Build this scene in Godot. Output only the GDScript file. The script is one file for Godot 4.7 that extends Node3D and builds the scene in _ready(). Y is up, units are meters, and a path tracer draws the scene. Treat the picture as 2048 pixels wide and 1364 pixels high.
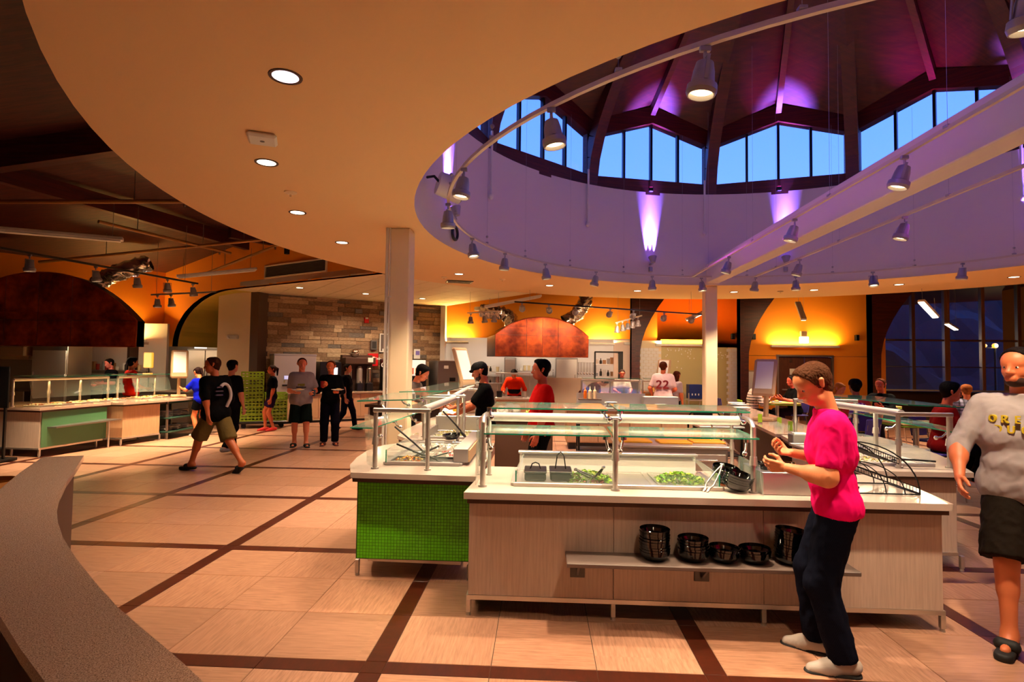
extends Node3D
# A university dining hall at dusk: round drop ceiling with an open drum and clerestory, food counters, diners and cooks.

const EYE := Vector3(0, 1.75, 0)
const FOCAL := 1130.0
const CX := 4.0
const CZ := -8.0
const CEIL := 3.7
const R_IN := 5.7
const R_OUT := 8.56
const TOP := 0.87
var rng := RandomNumberGenerator.new()
var taken := {}
var M := {}
var cam_basis: Basis

class G:
	var v := PackedVector3Array()
	var n := PackedVector3Array()
	var uv := PackedVector2Array()
	var c := PackedColorArray()
	var idx := PackedInt32Array()
	var xf := Transform3D()
	var tint := Color.WHITE
	var tinted := false
	func vert(p: Vector3, nn: Vector3, t: Vector2) -> int:
		v.append(xf * p); n.append((xf.basis * nn).normalized()); uv.append(t); c.append(tint)
		return v.size() - 1
	func quad(a: Vector3, b: Vector3, cc: Vector3, d: Vector3, uo := Vector2.ZERO) -> G:
		var nn := (b - a).cross(cc - a)
		if nn.length_squared() < 1e-14: nn = (cc - a).cross(d - a)
		nn = nn.normalized()
		var lu := (b - a).length(); var lv := (d - a).length()
		var i := vert(a, nn, uo)
		vert(b, nn, uo + Vector2(lu, 0)); vert(cc, nn, uo + Vector2(lu, lv)); vert(d, nn, uo + Vector2(0, lv))
		idx.append_array([i, i + 2, i + 1, i, i + 3, i + 2])
		return self
	func tri(a: Vector3, b: Vector3, cc: Vector3) -> G:
		var nn := (b - a).cross(cc - a).normalized()
		var i := vert(a, nn, Vector2(a.x, a.z)); vert(b, nn, Vector2(b.x, b.z)); vert(cc, nn, Vector2(cc.x, cc.z))
		idx.append_array([i, i + 2, i + 1])
		return self
	func hexa(p: Array) -> G:  # 8 corners: bottom 0..3 then top 4..7, counter-clockwise seen from above
		quad(p[3], p[2], p[1], p[0]); quad(p[4], p[5], p[6], p[7])
		for k in 4:
			var j := (k + 1) % 4
			quad(p[k], p[j], p[j + 4], p[k + 4])
		return self
	func box(ctr: Vector3, s: Vector3, bev := 0.0) -> G:
		var h := s * 0.5
		if bev <= 0.0:
			var p := []
			for y in [-1, 1]:
				for q in [[-1, 1], [1, 1], [1, -1], [-1, -1]]: p.append(ctr + Vector3(q[0] * h.x, y * h.y, q[1] * h.z))
			return hexa(p)
		bev = minf(bev, minf(h.x, minf(h.y, h.z)) * 0.95)
		var i := h - Vector3.ONE * bev
		var ax := [Vector3.RIGHT, Vector3.UP, Vector3.BACK]
		for k in 3:
			var a: Vector3 = ax[k]; var b: Vector3 = ax[(k + 1) % 3]; var d: Vector3 = ax[(k + 2) % 3]
			var hk: float = h[k]; var ib: float = i[(k + 1) % 3]; var id: float = i[(k + 2) % 3]
			quad(ctr + a * hk - b * ib - d * id, ctr + a * hk + b * ib - d * id, ctr + a * hk + b * ib + d * id, ctr + a * hk - b * ib + d * id)
			quad(ctr - a * hk - b * ib + d * id, ctr - a * hk + b * ib + d * id, ctr - a * hk + b * ib - d * id, ctr - a * hk - b * ib - d * id)
			var hb: float = h[(k + 1) % 3]; var ik: float = i[k]
			for sa in [-1, 1]:
				for sb in [-1, 1]:
					var e1: Vector3 = ctr + a * hk * sa + b * ib * sb
					var e2: Vector3 = ctr + a * ik * sa + b * hb * sb
					if sa * sb > 0: quad(e1 - d * id, e2 - d * id, e2 + d * id, e1 + d * id)
					else: quad(e1 + d * id, e2 + d * id, e2 - d * id, e1 - d * id)
		for sx in [-1, 1]:
			for sy in [-1, 1]:
				for sz in [-1, 1]:
					var q1 := ctr + Vector3(h.x * sx, i.y * sy, i.z * sz); var q2 := ctr + Vector3(i.x * sx, h.y * sy, i.z * sz); var q3 := ctr + Vector3(i.x * sx, i.y * sy, h.z * sz)
					if sx * sy * sz > 0: tri(q1, q2, q3)
					else: tri(q1, q3, q2)
		return self
	func cyl(a: Vector3, b: Vector3, r0: float, r1 := -1.0, seg := 10, caps := true) -> G:
		if r1 < 0.0: r1 = r0
		var d := (b - a); var L := d.length(); d = d / L
		var s := d.cross(Vector3.UP if absf(d.y) < 0.9 else Vector3.RIGHT).normalized(); var t := s.cross(d)
		var i := v.size()
		for k in seg + 1:
			var w := TAU * k / seg; var o := s * cos(w) + t * sin(w)
			var nn := (o + d * (r0 - r1) / L).normalized()
			vert(a + o * r0, nn, Vector2(w * r0, 0)); vert(b + o * r1, nn, Vector2(w * r0, L))
		for k in seg:
			var j := i + 2 * k
			idx.append_array([j, j + 2, j + 1, j + 1, j + 2, j + 3])
		if caps:
			for e in 2:
				var ctr := a if e == 0 else b; var r := r0 if e == 0 else r1; var nn := -d if e == 0 else d
				var m := vert(ctr, nn, Vector2.ZERO)
				for k in seg + 1:
					var w := TAU * k / seg; var o := s * cos(w) + t * sin(w)
					vert(ctr + o * r, nn, Vector2(o.x, o.y) * r)
				for k in seg:
					if e == 1: idx.append_array([m, m + 1 + k, m + 2 + k])
					else: idx.append_array([m, m + 2 + k, m + 1 + k])
		return self
	func tube(pts: Array, r: float, seg := 8, closed := false) -> G:
		var i := v.size(); var N := pts.size(); var L := 0.0
		var s := Vector3.ZERO
		for k in N:
			var p0: Vector3 = pts[(k - 1 + N) % N] if (closed or k > 0) else pts[0]
			var p1: Vector3 = pts[(k + 1) % N] if (closed or k < N - 1) else pts[N - 1]
			var d := (p1 - p0).normalized()
			if k == 0: s = d.cross(Vector3.UP if absf(d.y) < 0.9 else Vector3.RIGHT).normalized()
			else: s = (s - d * s.dot(d)).normalized()
			var t := s.cross(d)
			if k > 0: L += ((pts[k] as Vector3) - (pts[k - 1] as Vector3)).length()
			for q in seg + 1:
				var w := TAU * q / seg; var o := s * cos(w) + t * sin(w)
				vert((pts[k] as Vector3) + o * r, o, Vector2(w * r, L))
		var M2 := N if closed else N - 1
		for k in M2:
			var a := i + k * (seg + 1); var b := i + ((k + 1) % N) * (seg + 1)
			for q in seg: idx.append_array([a + q, a + q + 1, b + q, b + q, a + q + 1, b + q + 1])
		return self
	func lathe(pf: Array, seg := 20, axis := Transform3D()) -> G:  # profile [r, y] outward side to the right going up
		var i := v.size(); var N := pf.size(); var keep := xf; xf = xf * axis
		for k in N - 1:
			var a: Vector2 = pf[k]; var b: Vector2 = pf[k + 1]
			var t := b - a; var nn2 := Vector2(t.y, -t.x).normalized()
			var m := v.size()
			for q in seg + 1:
				var w := TAU * q / seg; var o := Vector3(cos(w), 0, sin(w))
				var nn := o * nn2.x + Vector3.UP * nn2.y
				vert(o * a.x + Vector3.UP * a.y, nn, Vector2(w * 0.1, a.y)); vert(o * b.x + Vector3.UP * b.y, nn, Vector2(w * 0.1, b.y))
			for q in seg:
				var j := m + 2 * q
				idx.append_array([j, j + 2, j + 1, j + 1, j + 2, j + 3])
		xf = keep
		return self
	func prism(poly: PackedVector2Array, y0: float, y1: float) -> G:  # poly in (x, z)
		var p := poly
		if not Geometry2D.is_polygon_clockwise(p): p.reverse()
		var tr := Geometry2D.triangulate_polygon(p); var N := p.size()
		for e in 2:
			var i := v.size(); var y := y0 if e == 0 else y1; var nn := Vector3.DOWN if e == 0 else Vector3.UP
			for q in p: vert(Vector3(q.x, y, q.y), nn, q)
			for k in range(0, tr.size(), 3):
				var a := v[i + tr[k]]; var b := v[i + tr[k + 1]]; var cc := v[i + tr[k + 2]]
				var up := (b - a).cross(cc - a).dot(xf.basis * nn) > 0.0
				if up: idx.append_array([i + tr[k], i + tr[k + 2], i + tr[k + 1]])
				else: idx.append_array([i + tr[k], i + tr[k + 1], i + tr[k + 2]])
		var L := 0.0
		for k in N:
			var a := p[k]; var b := p[(k + 1) % N]
			quad(Vector3(b.x, y0, b.y), Vector3(a.x, y0, a.y), Vector3(a.x, y1, a.y), Vector3(b.x, y1, b.y), Vector2(L, 0))
			L += a.distance_to(b)
		return self
	func sphere(ctr: Vector3, r: Vector3, seg := 12, rings := 8) -> G:
		var i := v.size()
		for a in rings + 1:
			var ph := PI * a / rings
			for b in seg + 1:
				var th := TAU * b / seg
				var o := Vector3(sin(ph) * cos(th), cos(ph), sin(ph) * sin(th))
				vert(ctr + o * r, o / r, Vector2(float(b) / seg, float(a) / rings))
		for a in rings:
			for b in seg:
				var j := i + a * (seg + 1) + b
				idx.append_array([j, j + seg + 1, j + 1, j + 1, j + seg + 1, j + seg + 2])
		return self
	func mesh() -> ArrayMesh:
		var A := []; A.resize(Mesh.ARRAY_MAX)
		A[Mesh.ARRAY_VERTEX] = v; A[Mesh.ARRAY_NORMAL] = n; A[Mesh.ARRAY_TEX_UV] = uv; A[Mesh.ARRAY_INDEX] = idx
		if tinted: A[Mesh.ARRAY_COLOR] = c
		var m := ArrayMesh.new(); m.add_surface_from_arrays(Mesh.PRIMITIVE_TRIANGLES, A)
		return m

func numbered(called: String) -> String:
	var k: int = taken.get(called, 0); taken[called] = k + 1
	return called if k == 0 else "%s_%03d" % [called, k]

func thing(called: String, label: String, category: String, at := Vector3.ZERO, turn := 0.0, group := "") -> Node3D:
	var o := Node3D.new(); o.name = numbered(called); add_child(o); o.position = at; o.rotation.y = turn
	o.set_meta("label", label); o.set_meta("category", category)
	if group: o.set_meta("group", group)
	return o

func part(parent: Node3D, called: String, g: G, m: Material, label := "") -> MeshInstance3D:
	var o := MeshInstance3D.new(); o.name = called; o.mesh = g.mesh(); o.material_override = m
	parent.add_child(o, true)
	if label: o.set_meta("label", label)
	return o

func solo(called: String, g: G, m: Material, label: String, category: String, at := Vector3.ZERO, turn := 0.0, group := "") -> MeshInstance3D:
	var o := MeshInstance3D.new(); o.name = numbered(called); o.mesh = g.mesh(); o.material_override = m
	add_child(o); o.position = at; o.rotation.y = turn
	o.set_meta("label", label); o.set_meta("category", category)
	if group: o.set_meta("group", group)
	return o

func copy(o: Node3D, label := "") -> Node3D:
	var base := String(o.name)
	var rx := RegEx.create_from_string("_\\d{3}$"); base = rx.sub(base, "")
	var r: Node3D = o.duplicate(); r.name = numbered(base); add_child(r)
	if label: r.set_meta("label", label)
	return r

func structure(called: String, g: G, m: Material, label := "") -> MeshInstance3D:
	var o := MeshInstance3D.new(); o.name = numbered(called); o.mesh = g.mesh(); o.material_override = m
	add_child(o); o.set_meta("kind", "structure")
	if label: o.set_meta("label", label)
	return o

func struct_node(called: String, label := "") -> Node3D:
	var o := Node3D.new(); o.name = numbered(called); add_child(o); o.set_meta("kind", "structure")
	if label: o.set_meta("label", label)
	return o

func mat(col: Color, rough := 0.6, metal := 0.0, extra := {}) -> StandardMaterial3D:
	var m := StandardMaterial3D.new(); m.albedo_color = col; m.roughness = rough; m.metallic = metal
	for k in extra: m.set(k, extra[k])
	return m

func cloth(col: Color, rough := 0.85) -> StandardMaterial3D:
	return mat(col, rough, 0.0, {"metallic_specular": 0.2})

func glow(col: Color, e: float) -> StandardMaterial3D:
	return mat(Color(0.9, 0.9, 0.88), 0.4, 0.0, {"emission_enabled": true, "emission": col, "emission_energy_multiplier": e})

func glass(col: Color, a: float) -> StandardMaterial3D:
	return mat(Color(col.r, col.g, col.b, a), 0.03, 0.0, {"transparency": BaseMaterial3D.TRANSPARENCY_ALPHA})

func tex(w: int, h: int, f: Callable) -> ImageTexture:
	var im := Image.create(w, h, false, Image.FORMAT_RGB8)
	for y in h:
		for x in w: im.set_pixel(x, y, f.call(x, y))
	return ImageTexture.create_from_image(im)

func noise(seed_: int, freq: float, oct := 4) -> FastNoiseLite:
	var n := FastNoiseLite.new(); n.seed = seed_; n.frequency = freq; n.fractal_octaves = oct; n.noise_type = FastNoiseLite.TYPE_SIMPLEX_SMOOTH
	return n

func streaks(size: int, sx: float, sy: float, cols: Array, seed_: int, contrast := 1.0) -> ImageTexture:
	# grain: noise stretched along x; seamless by blending
	var a := noise(seed_, 1.0, 4); var b := noise(seed_ + 7, 1.0, 2)
	var c0: Color = cols[0]; var c1: Color = cols[1]; var c2: Color = cols[2]
	return tex(size, size, func(x, y):
		var t: float = 0.5 + contrast * (a.get_noise_2d(x * sx / size, y * sy / size) * 0.55 + b.get_noise_2d(x * sx * 3.0 / size, y * sy * 3.0 / size) * 0.3)
		t = clampf(t, 0.0, 1.0)
		return c0.lerp(c1, t * 2.0) if t < 0.5 else c1.lerp(c2, t * 2.0 - 1.0))

func spot(parent: Node3D, at: Vector3, target: Vector3, col: Color, e: float, ang: float, soft := 0.6, size := 0.04) -> SpotLight3D:
	var l := SpotLight3D.new(); l.name = "light"; parent.add_child(l, true)
	l.light_color = col; l.light_energy = e; l.spot_angle = ang; l.spot_angle_attenuation = soft; l.light_size = size
	l.spot_range = 30.0; l.spot_attenuation = 2.0; l.shadow_enabled = true
	l.position = at
	var d := (target - at).normalized()
	l.basis = Basis.looking_at(d, Vector3.UP if absf(d.y) < 0.95 else Vector3.RIGHT)
	return l

func area(parent: Node3D, at: Vector3, dir: Vector3, w: float, h: float, col: Color, e: float) -> AreaLight3D:
	var l := AreaLight3D.new(); l.name = "light"; parent.add_child(l, true)
	l.area_size = Vector2(w, h); l.light_color = col; l.light_energy = e; l.area_range = 30.0; l.area_attenuation = 2.0; l.shadow_enabled = true
	l.position = at
	l.basis = Basis.looking_at(dir, Vector3.UP if absf(dir.y) < 0.95 else Vector3.BACK)
	return l

func arc_pts(cx: float, cz: float, r: float, a0: float, a1: float, n: int) -> PackedVector2Array:  # azimuth degrees, 0 = -z, 90 = +x
	var p := PackedVector2Array()
	for k in n + 1:
		var a := deg_to_rad(lerpf(a0, a1, float(k) / n))
		p.append(Vector2(cx + r * sin(a), cz - r * cos(a)))
	return p

func ringp(r: float, deg: float, y: float) -> Vector3:
	var a := deg_to_rad(deg)
	return Vector3(CX + r * sin(a), y, CZ - r * cos(a))

func to_px(p: Vector3) -> Vector2:
	var q := cam_basis.transposed() * (p - EYE)
	if q.z > -0.05: return Vector2(-9999, -9999)
	return Vector2(1024 + FOCAL * q.x / -q.z, 682 - FOCAL * q.y / -q.z)

func _ready() -> void:
	rng.seed = 20240
	camera_and_sky()
	materials()
	print("shell"); shell()
	print("roof"); roof()
	print("lights"); ceiling_lights()
	print("island"); island()
	print("left"); serving_line(); beverages()
	print("kitchen"); kitchen()
	print("dining"); dining(); foreground()
	print("people"); people()
	print("done")

func camera_and_sky() -> void:
	var cam := Camera3D.new(); cam.name = "camera"; add_child(cam)
	cam_basis = Basis(Vector3.UP, deg_to_rad(2.9234)) * Basis(Vector3.RIGHT, deg_to_rad(2.3452)) * Basis(Vector3.BACK, deg_to_rad(0.7423))
	cam.transform = Transform3D(cam_basis, EYE)
	cam.fov = rad_to_deg(2.0 * atan(682.0 / FOCAL)); cam.near = 0.05; cam.far = 200.0; cam.current = true
	var we := WorldEnvironment.new(); we.name = "dusk"; add_child(we)
	var e := Environment.new(); we.environment = e
	e.tonemap_mode = Environment.TONE_MAPPER_LINEAR; e.tonemap_exposure = 0.86
	e.background_mode = Environment.BG_SKY
	var sky := Sky.new(); var sm := ProceduralSkyMaterial.new()
	sm.sky_top_color = Color(0.28, 0.46, 0.98); sm.sky_horizon_color = Color(0.50, 0.66, 1.0); sm.sky_curve = 0.12
	sm.ground_bottom_color = Color(0.02, 0.03, 0.05); sm.ground_horizon_color = Color(0.04, 0.05, 0.1); sm.sky_energy_multiplier = 1.7
	sky.sky_material = sm; e.sky = sky
	e.sdfgi_enabled = true; e.ssao_enabled = true; e.ssil_enabled = true

func materials() -> void:
	M.ceil = mat(Color(0.90, 0.74, 0.54), 0.85)
	M.drum = mat(Color(0.84, 0.80, 0.80), 0.8)
	M.orange = mat(Color(0.94, 0.56, 0.06), 0.75)
	M.cream = mat(Color(0.88, 0.80, 0.66), 0.7)
	M.steel = mat(Color(0.84, 0.82, 0.79), 0.38, 0.9)
	M.steel_soft = mat(Color(0.62, 0.60, 0.58), 0.42, 1.0)
	M.chrome = mat(Color(0.86, 0.84, 0.82), 0.12, 1.0)
	M.white = mat(Color(0.85, 0.83, 0.80), 0.5)
	M.white_gloss = mat(Color(0.88, 0.86, 0.84), 0.2)
	M.black = mat(Color(0.03, 0.03, 0.035), 0.35)
	M.black_gloss = mat(Color(0.012, 0.012, 0.015), 0.06)
	M.wire = mat(Color(0.02, 0.02, 0.02), 0.4, 0.3)
	M.dark = mat(Color(0.10, 0.075, 0.06), 0.6)
	M.brown = mat(Color(0.26, 0.15, 0.09), 0.55)
	M.grey = mat(Color(0.36, 0.34, 0.33), 0.5)
	M.tan = mat(Color(0.72, 0.58, 0.42), 0.5)
	M.glass = glass(Color(0.82, 0.95, 0.9), 0.10)
	M.glass_edge = mat(Color(0.10, 0.55, 0.42), 0.15)
	M.pane = glass(Color(0.55, 0.6, 0.7), 0.12)
	M.rubber = mat(Color(0.02, 0.02, 0.02), 0.8)
	M.housing = mat(Color(0.62, 0.60, 0.62), 0.42, 0.45)
	M.track = mat(Color(0.80, 0.74, 0.68), 0.5)
	M.pipe = mat(Color(0.62, 0.42, 0.18), 0.55)
	M.lens = glow(Color(1.0, 0.86, 0.62), 9.0)
	M.lens_far = glow(Color(1.0, 0.86, 0.62), 6.0)
	M.tube_on = glow(Color(1.0, 0.93, 0.80), 5.0)
	# floor
	var t1 := streaks(256, 2.0, 26.0, [Color(0.57, 0.41, 0.32), Color(0.70, 0.52, 0.42), Color(0.78, 0.61, 0.50)], 3, 0.85)
	var t2 := streaks(256, 1.6, 34.0, [Color(0.59, 0.43, 0.34), Color(0.72, 0.54, 0.44), Color(0.80, 0.63, 0.52)], 11, 0.75)
	M.tiles = []
	for k in 4:
		var b: float = [1.0, 0.94, 1.05, 0.90][k]
		M.tiles.append(mat(Color(b, b * 0.985, b * 0.96).clamp(), 0.34, 0.0, {"albedo_texture": t1 if k % 2 == 0 else t2, "uv1_scale": Vector3(1.64, 1.64, 1), "uv1_offset": Vector3(0.37 * k, 0.23 * k, 0)}))
	M.grout = mat(Color(0.34, 0.26, 0.19), 0.9)
	var ts := streaks(128, 3.0, 10.0, [Color(0.20, 0.075, 0.03), Color(0.27, 0.10, 0.04), Color(0.33, 0.13, 0.055)], 21, 0.7)
	M.strip = mat(Color(1, 1, 1), 0.32, 0.0, {"albedo_texture": ts, "uv1_scale": Vector3(1.6, 1.6, 1)})
	# whitewashed laminate with vertical grain (v = vertical)
	var tl := streaks(256, 34.0, 1.4, [Color(0.68, 0.62, 0.58), Color(0.77, 0.71, 0.67), Color(0.84, 0.79, 0.75)], 5, 0.6)
	M.laminate = mat(Color(1, 0.97, 0.93), 0.45, 0.0, {"albedo_texture": tl, "uv1_scale": Vector3(1.3, 1.3, 1)})
	M.laminate_tan = mat(Color(1.0, 0.85, 0.68), 0.45, 0.0, {"albedo_texture": tl, "uv1_scale": Vector3(1.3, 1.3, 1)})
	# quartz: speckles
	var na := noise(31, 0.35, 2); var nb := noise(37, 0.16, 2)
	var tq := tex(512, 512, func(x, y):
		var a: float = na.get_noise_2d(x, y); var b: float = nb.get_noise_2d(x, y)
		var col := Color(0.72, 0.60, 0.52) * (1.0 + 0.10 * b)
		if a > 0.36: col = Color(0.86, 0.77, 0.69)
		elif a < -0.42: col = Color(0.38, 0.30, 0.25)
		return col)
	M.quartz = mat(Color(1, 1, 1), 0.10, 0.0, {"albedo_texture": tq, "uv1_triplanar": true, "uv1_world_triplanar": true, "uv1_scale": Vector3(1.5, 1.5, 1.5)})
	M.quartz_pale = mat(Color(1, 1, 1), 0.12, 0.0, {"albedo_texture": tex(256, 256, func(x, y):
		var a: float = na.get_noise_2d(x, y)
		return Color(0.78, 0.72, 0.67) * (1.0 + 0.14 * a)), "uv1_triplanar": true, "uv1_world_triplanar": true, "uv1_scale": Vector3(3, 3, 3)})
	# copper hood, blotched patina
	var nc := noise(41, 0.006, 4); var nd := noise(43, 0.03, 4)
	var tcop := tex(512, 512, func(x, y):
		var a: float = clampf(0.5 + nc.get_noise_2d(x, y) * 0.8 + nd.get_noise_2d(x, y) * 0.35, 0.0, 1.0)
		return Color(0.40, 0.12, 0.035).lerp(Color(0.78, 0.34, 0.10), a))
	M.copper = mat(Color(1, 1, 1), 0.34, 0.6, {"albedo_texture": tcop, "uv1_scale": Vector3(0.35, 0.35, 1)})
	# dark stained roof boards and glulam
	var tw := streaks(256, 2.0, 22.0, [Color(0.16, 0.05, 0.025), Color(0.27, 0.09, 0.04), Color(0.36, 0.14, 0.06)], 51, 1.0)
	M.deck = mat(Color(1, 1, 1), 0.6, 0.0, {"albedo_texture": tw, "uv1_triplanar": true, "uv1_world_triplanar": true, "uv1_scale": Vector3(0.5, 0.5, 0.5)})
	M.glulam = mat(Color(0.85, 0.8, 0.78), 0.5, 0.0, {"albedo_texture": streaks(256, 1.2, 30.0, [Color(0.20, 0.06, 0.022), Color(0.33, 0.11, 0.045), Color(0.43, 0.16, 0.07)], 57, 1.0), "uv1_triplanar": true, "uv1_scale": Vector3(0.6, 0.6, 0.6)})
	# stones
	M.stones = []
	for k in 5:
		var base: Color = [Color(0.62, 0.50, 0.38), Color(0.52, 0.40, 0.29), Color(0.70, 0.59, 0.46), Color(0.45, 0.36, 0.28), Color(0.40, 0.36, 0.33)][k]
		M.stones.append(mat(Color(1, 1, 1), 0.8, 0.0, {"albedo_texture": streaks(128, 6.0, 18.0, [base.darkened(0.25), base, base.lightened(0.18)], 61 + k, 0.9), "uv1_scale": Vector3(1.5, 1.5, 1)}))
	M.mosaic = mat(Color(0.23, 0.62, 0.03), 0.3)
	M.green_front = mat(Color(0.28, 0.46, 0.30), 0.5)
	M.olive = mat(Color(0.72, 0.66, 0.46), 0.35)
	M.door_wood = mat(Color(1, 1, 1), 0.5, 0.0, {"albedo_texture": streaks(128, 18.0, 1.5, [Color(0.24, 0.10, 0.05), Color(0.33, 0.15, 0.07), Color(0.40, 0.19, 0.09)], 71, 0.8), "uv1_scale": Vector3(1, 1, 1)})
	M.lime = mat(Color(0.50, 0.62, 0.08), 0.5)
	M.violet = mat(Color(0.20, 0.15, 0.48), 0.45)
	M.pale_steel = mat(Color(0.74, 0.72, 0.72), 0.35, 0.9)
	M.foil = mat(Color(0.86, 0.84, 0.82), 0.22, 1.0)
	M.plate = mat(Color(0.90, 0.88, 0.84), 0.2)
	M.red_sign = mat(Color(0.75, 0.03, 0.04), 0.4)
	M.paper = mat(Color(0.9, 0.89, 0.86), 0.7)
	M.leafgreen = mat(Color(0.28, 0.55, 0.06), 0.55, 0.0, {"vertex_color_use_as_albedo": true})
	M.painted = mat(Color(1, 1, 1), 0.6, 0.0, {"vertex_color_use_as_albedo": true})

func wall(g: G, a: Vector2, b: Vector2, y0: float, y1: float, th := 0.15) -> G:  # upright slab from a to b, thickness to the right of a->b
	var d := (b - a).normalized(); var s := Vector2(-d.y, d.x) * th
	g.hexa([Vector3(a.x, y0, a.y), Vector3(a.x + s.x, y0, a.y + s.y), Vector3(b.x + s.x, y0, b.y + s.y), Vector3(b.x, y0, b.y), Vector3(a.x, y1, a.y), Vector3(a.x + s.x, y1, a.y + s.y), Vector3(b.x + s.x, y1, b.y + s.y), Vector3(b.x, y1, b.y)])
	return g

func shell() -> void:
	floor_tiles()
	# round drop ceiling
	var g := G.new(); var N := 120
	for k in N:
		var a0 := 360.0 * k / N; var a1 := 360.0 * (k + 1) / N
		var i0 := ringp(R_IN, a0, CEIL); var i1 := ringp(R_IN, a1, CEIL); var o0 := ringp(R_OUT, a0, CEIL); var o1 := ringp(R_OUT, a1, CEIL)
		var up := Vector3(0, 0.18, 0)
		g.quad(i0, i1, o1, o0); g.quad(o0, o1, o1 + up, o0 + up); g.quad(o0 + up, o1 + up, i1 + up, i0 + up)
	structure("ceiling", g, M.ceil, "round cream drop ceiling with a large circular opening")
	# drum wall round the opening
	g = G.new()
	for k in N:
		var a0 := 360.0 * k / N; var a1 := 360.0 * (k + 1) / N
		var lo := CEIL; var hi := 5.9
		var p0 := ringp(R_IN, a0, lo); var p1 := ringp(R_IN, a1, lo); var q0 := ringp(R_IN + 0.14, a0, lo + 0.18); var q1 := ringp(R_IN + 0.14, a1, lo + 0.18)
		var u := Vector3(0, hi - lo, 0); var u2 := Vector3(0, hi - lo - 0.18, 0)
		var nm0 := (Vector3(CX, 0, CZ) - Vector3(p0.x, 0, p0.z)).normalized(); var nm1 := (Vector3(CX, 0, CZ) - Vector3(p1.x, 0, p1.z)).normalized()
		var i := g.vert(p0, nm0, Vector2(a0, lo)); g.vert(p1, nm1, Vector2(a1, lo)); g.vert(p1 + u, nm1, Vector2(a1, hi)); g.vert(p0 + u, nm0, Vector2(a0, hi))
		g.idx.append_array([i, i + 2, i + 1, i, i + 3, i + 2])
		g.quad(q0, q1, q1 + u2, q0 + u2); g.quad(p0 + u, q0 + u2, q1 + u2, p1 + u)
	structure("wall_drum", g, M.drum, "white drum wall above the round ceiling opening")
	# straight bulkhead across the opening
	g = G.new(); g.box(Vector3(4.10, 3.98, -8.0), Vector3(0.30, 0.46, 11.55), 0.012)
	structure("trim_bulkhead", g, M.drum, "long drywall bulkhead crossing the round ceiling opening")
	# columns
	column(Vector3(-2.045, 0, -8.15), 0.30, "trim_column"); column(Vector3(4.10, 0, -13.95), 0.29, "trim_column"); column(Vector3(4.10, 0, -2.0), 0.29, "trim_column"); column(Vector3(10.2, 0, -8.0), 0.29, "trim_column")
	# conduit on the near column
	g = G.new(); g.tube([Vector3(-2.235, 0.0, -8.02), Vector3(-2.235, CEIL, -8.02)], 0.024); g.box(Vector3(-2.2, 2.7, -8.01), Vector3(0.09, 0.02, 0.03)); g.box(Vector3(-2.2, 1.2, -8.01), Vector3(0.09, 0.02, 0.03))
	g.tube([Vector3(-2.185, 0.0, -7.985), Vector3(-2.185, CEIL, -7.985)], 0.009)
	solo("conduit_pipe", g, M.white, "thin painted conduit running up the white column by the salad counters", "pipe")
	alcove()
	outer_walls()
	back_wall()

func column(at: Vector3, w: float, called: String) -> void:
	var g := G.new(); g.box(Vector3(0, CEIL * 0.5, 0), Vector3(w, CEIL, w), 0.02); g.box(Vector3(0, 0.05, 0), Vector3(w + 0.03, 0.1, w + 0.03), 0.005)
	var o := structure(called, g, M.cream, "square cream column")
	o.position = at

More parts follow.
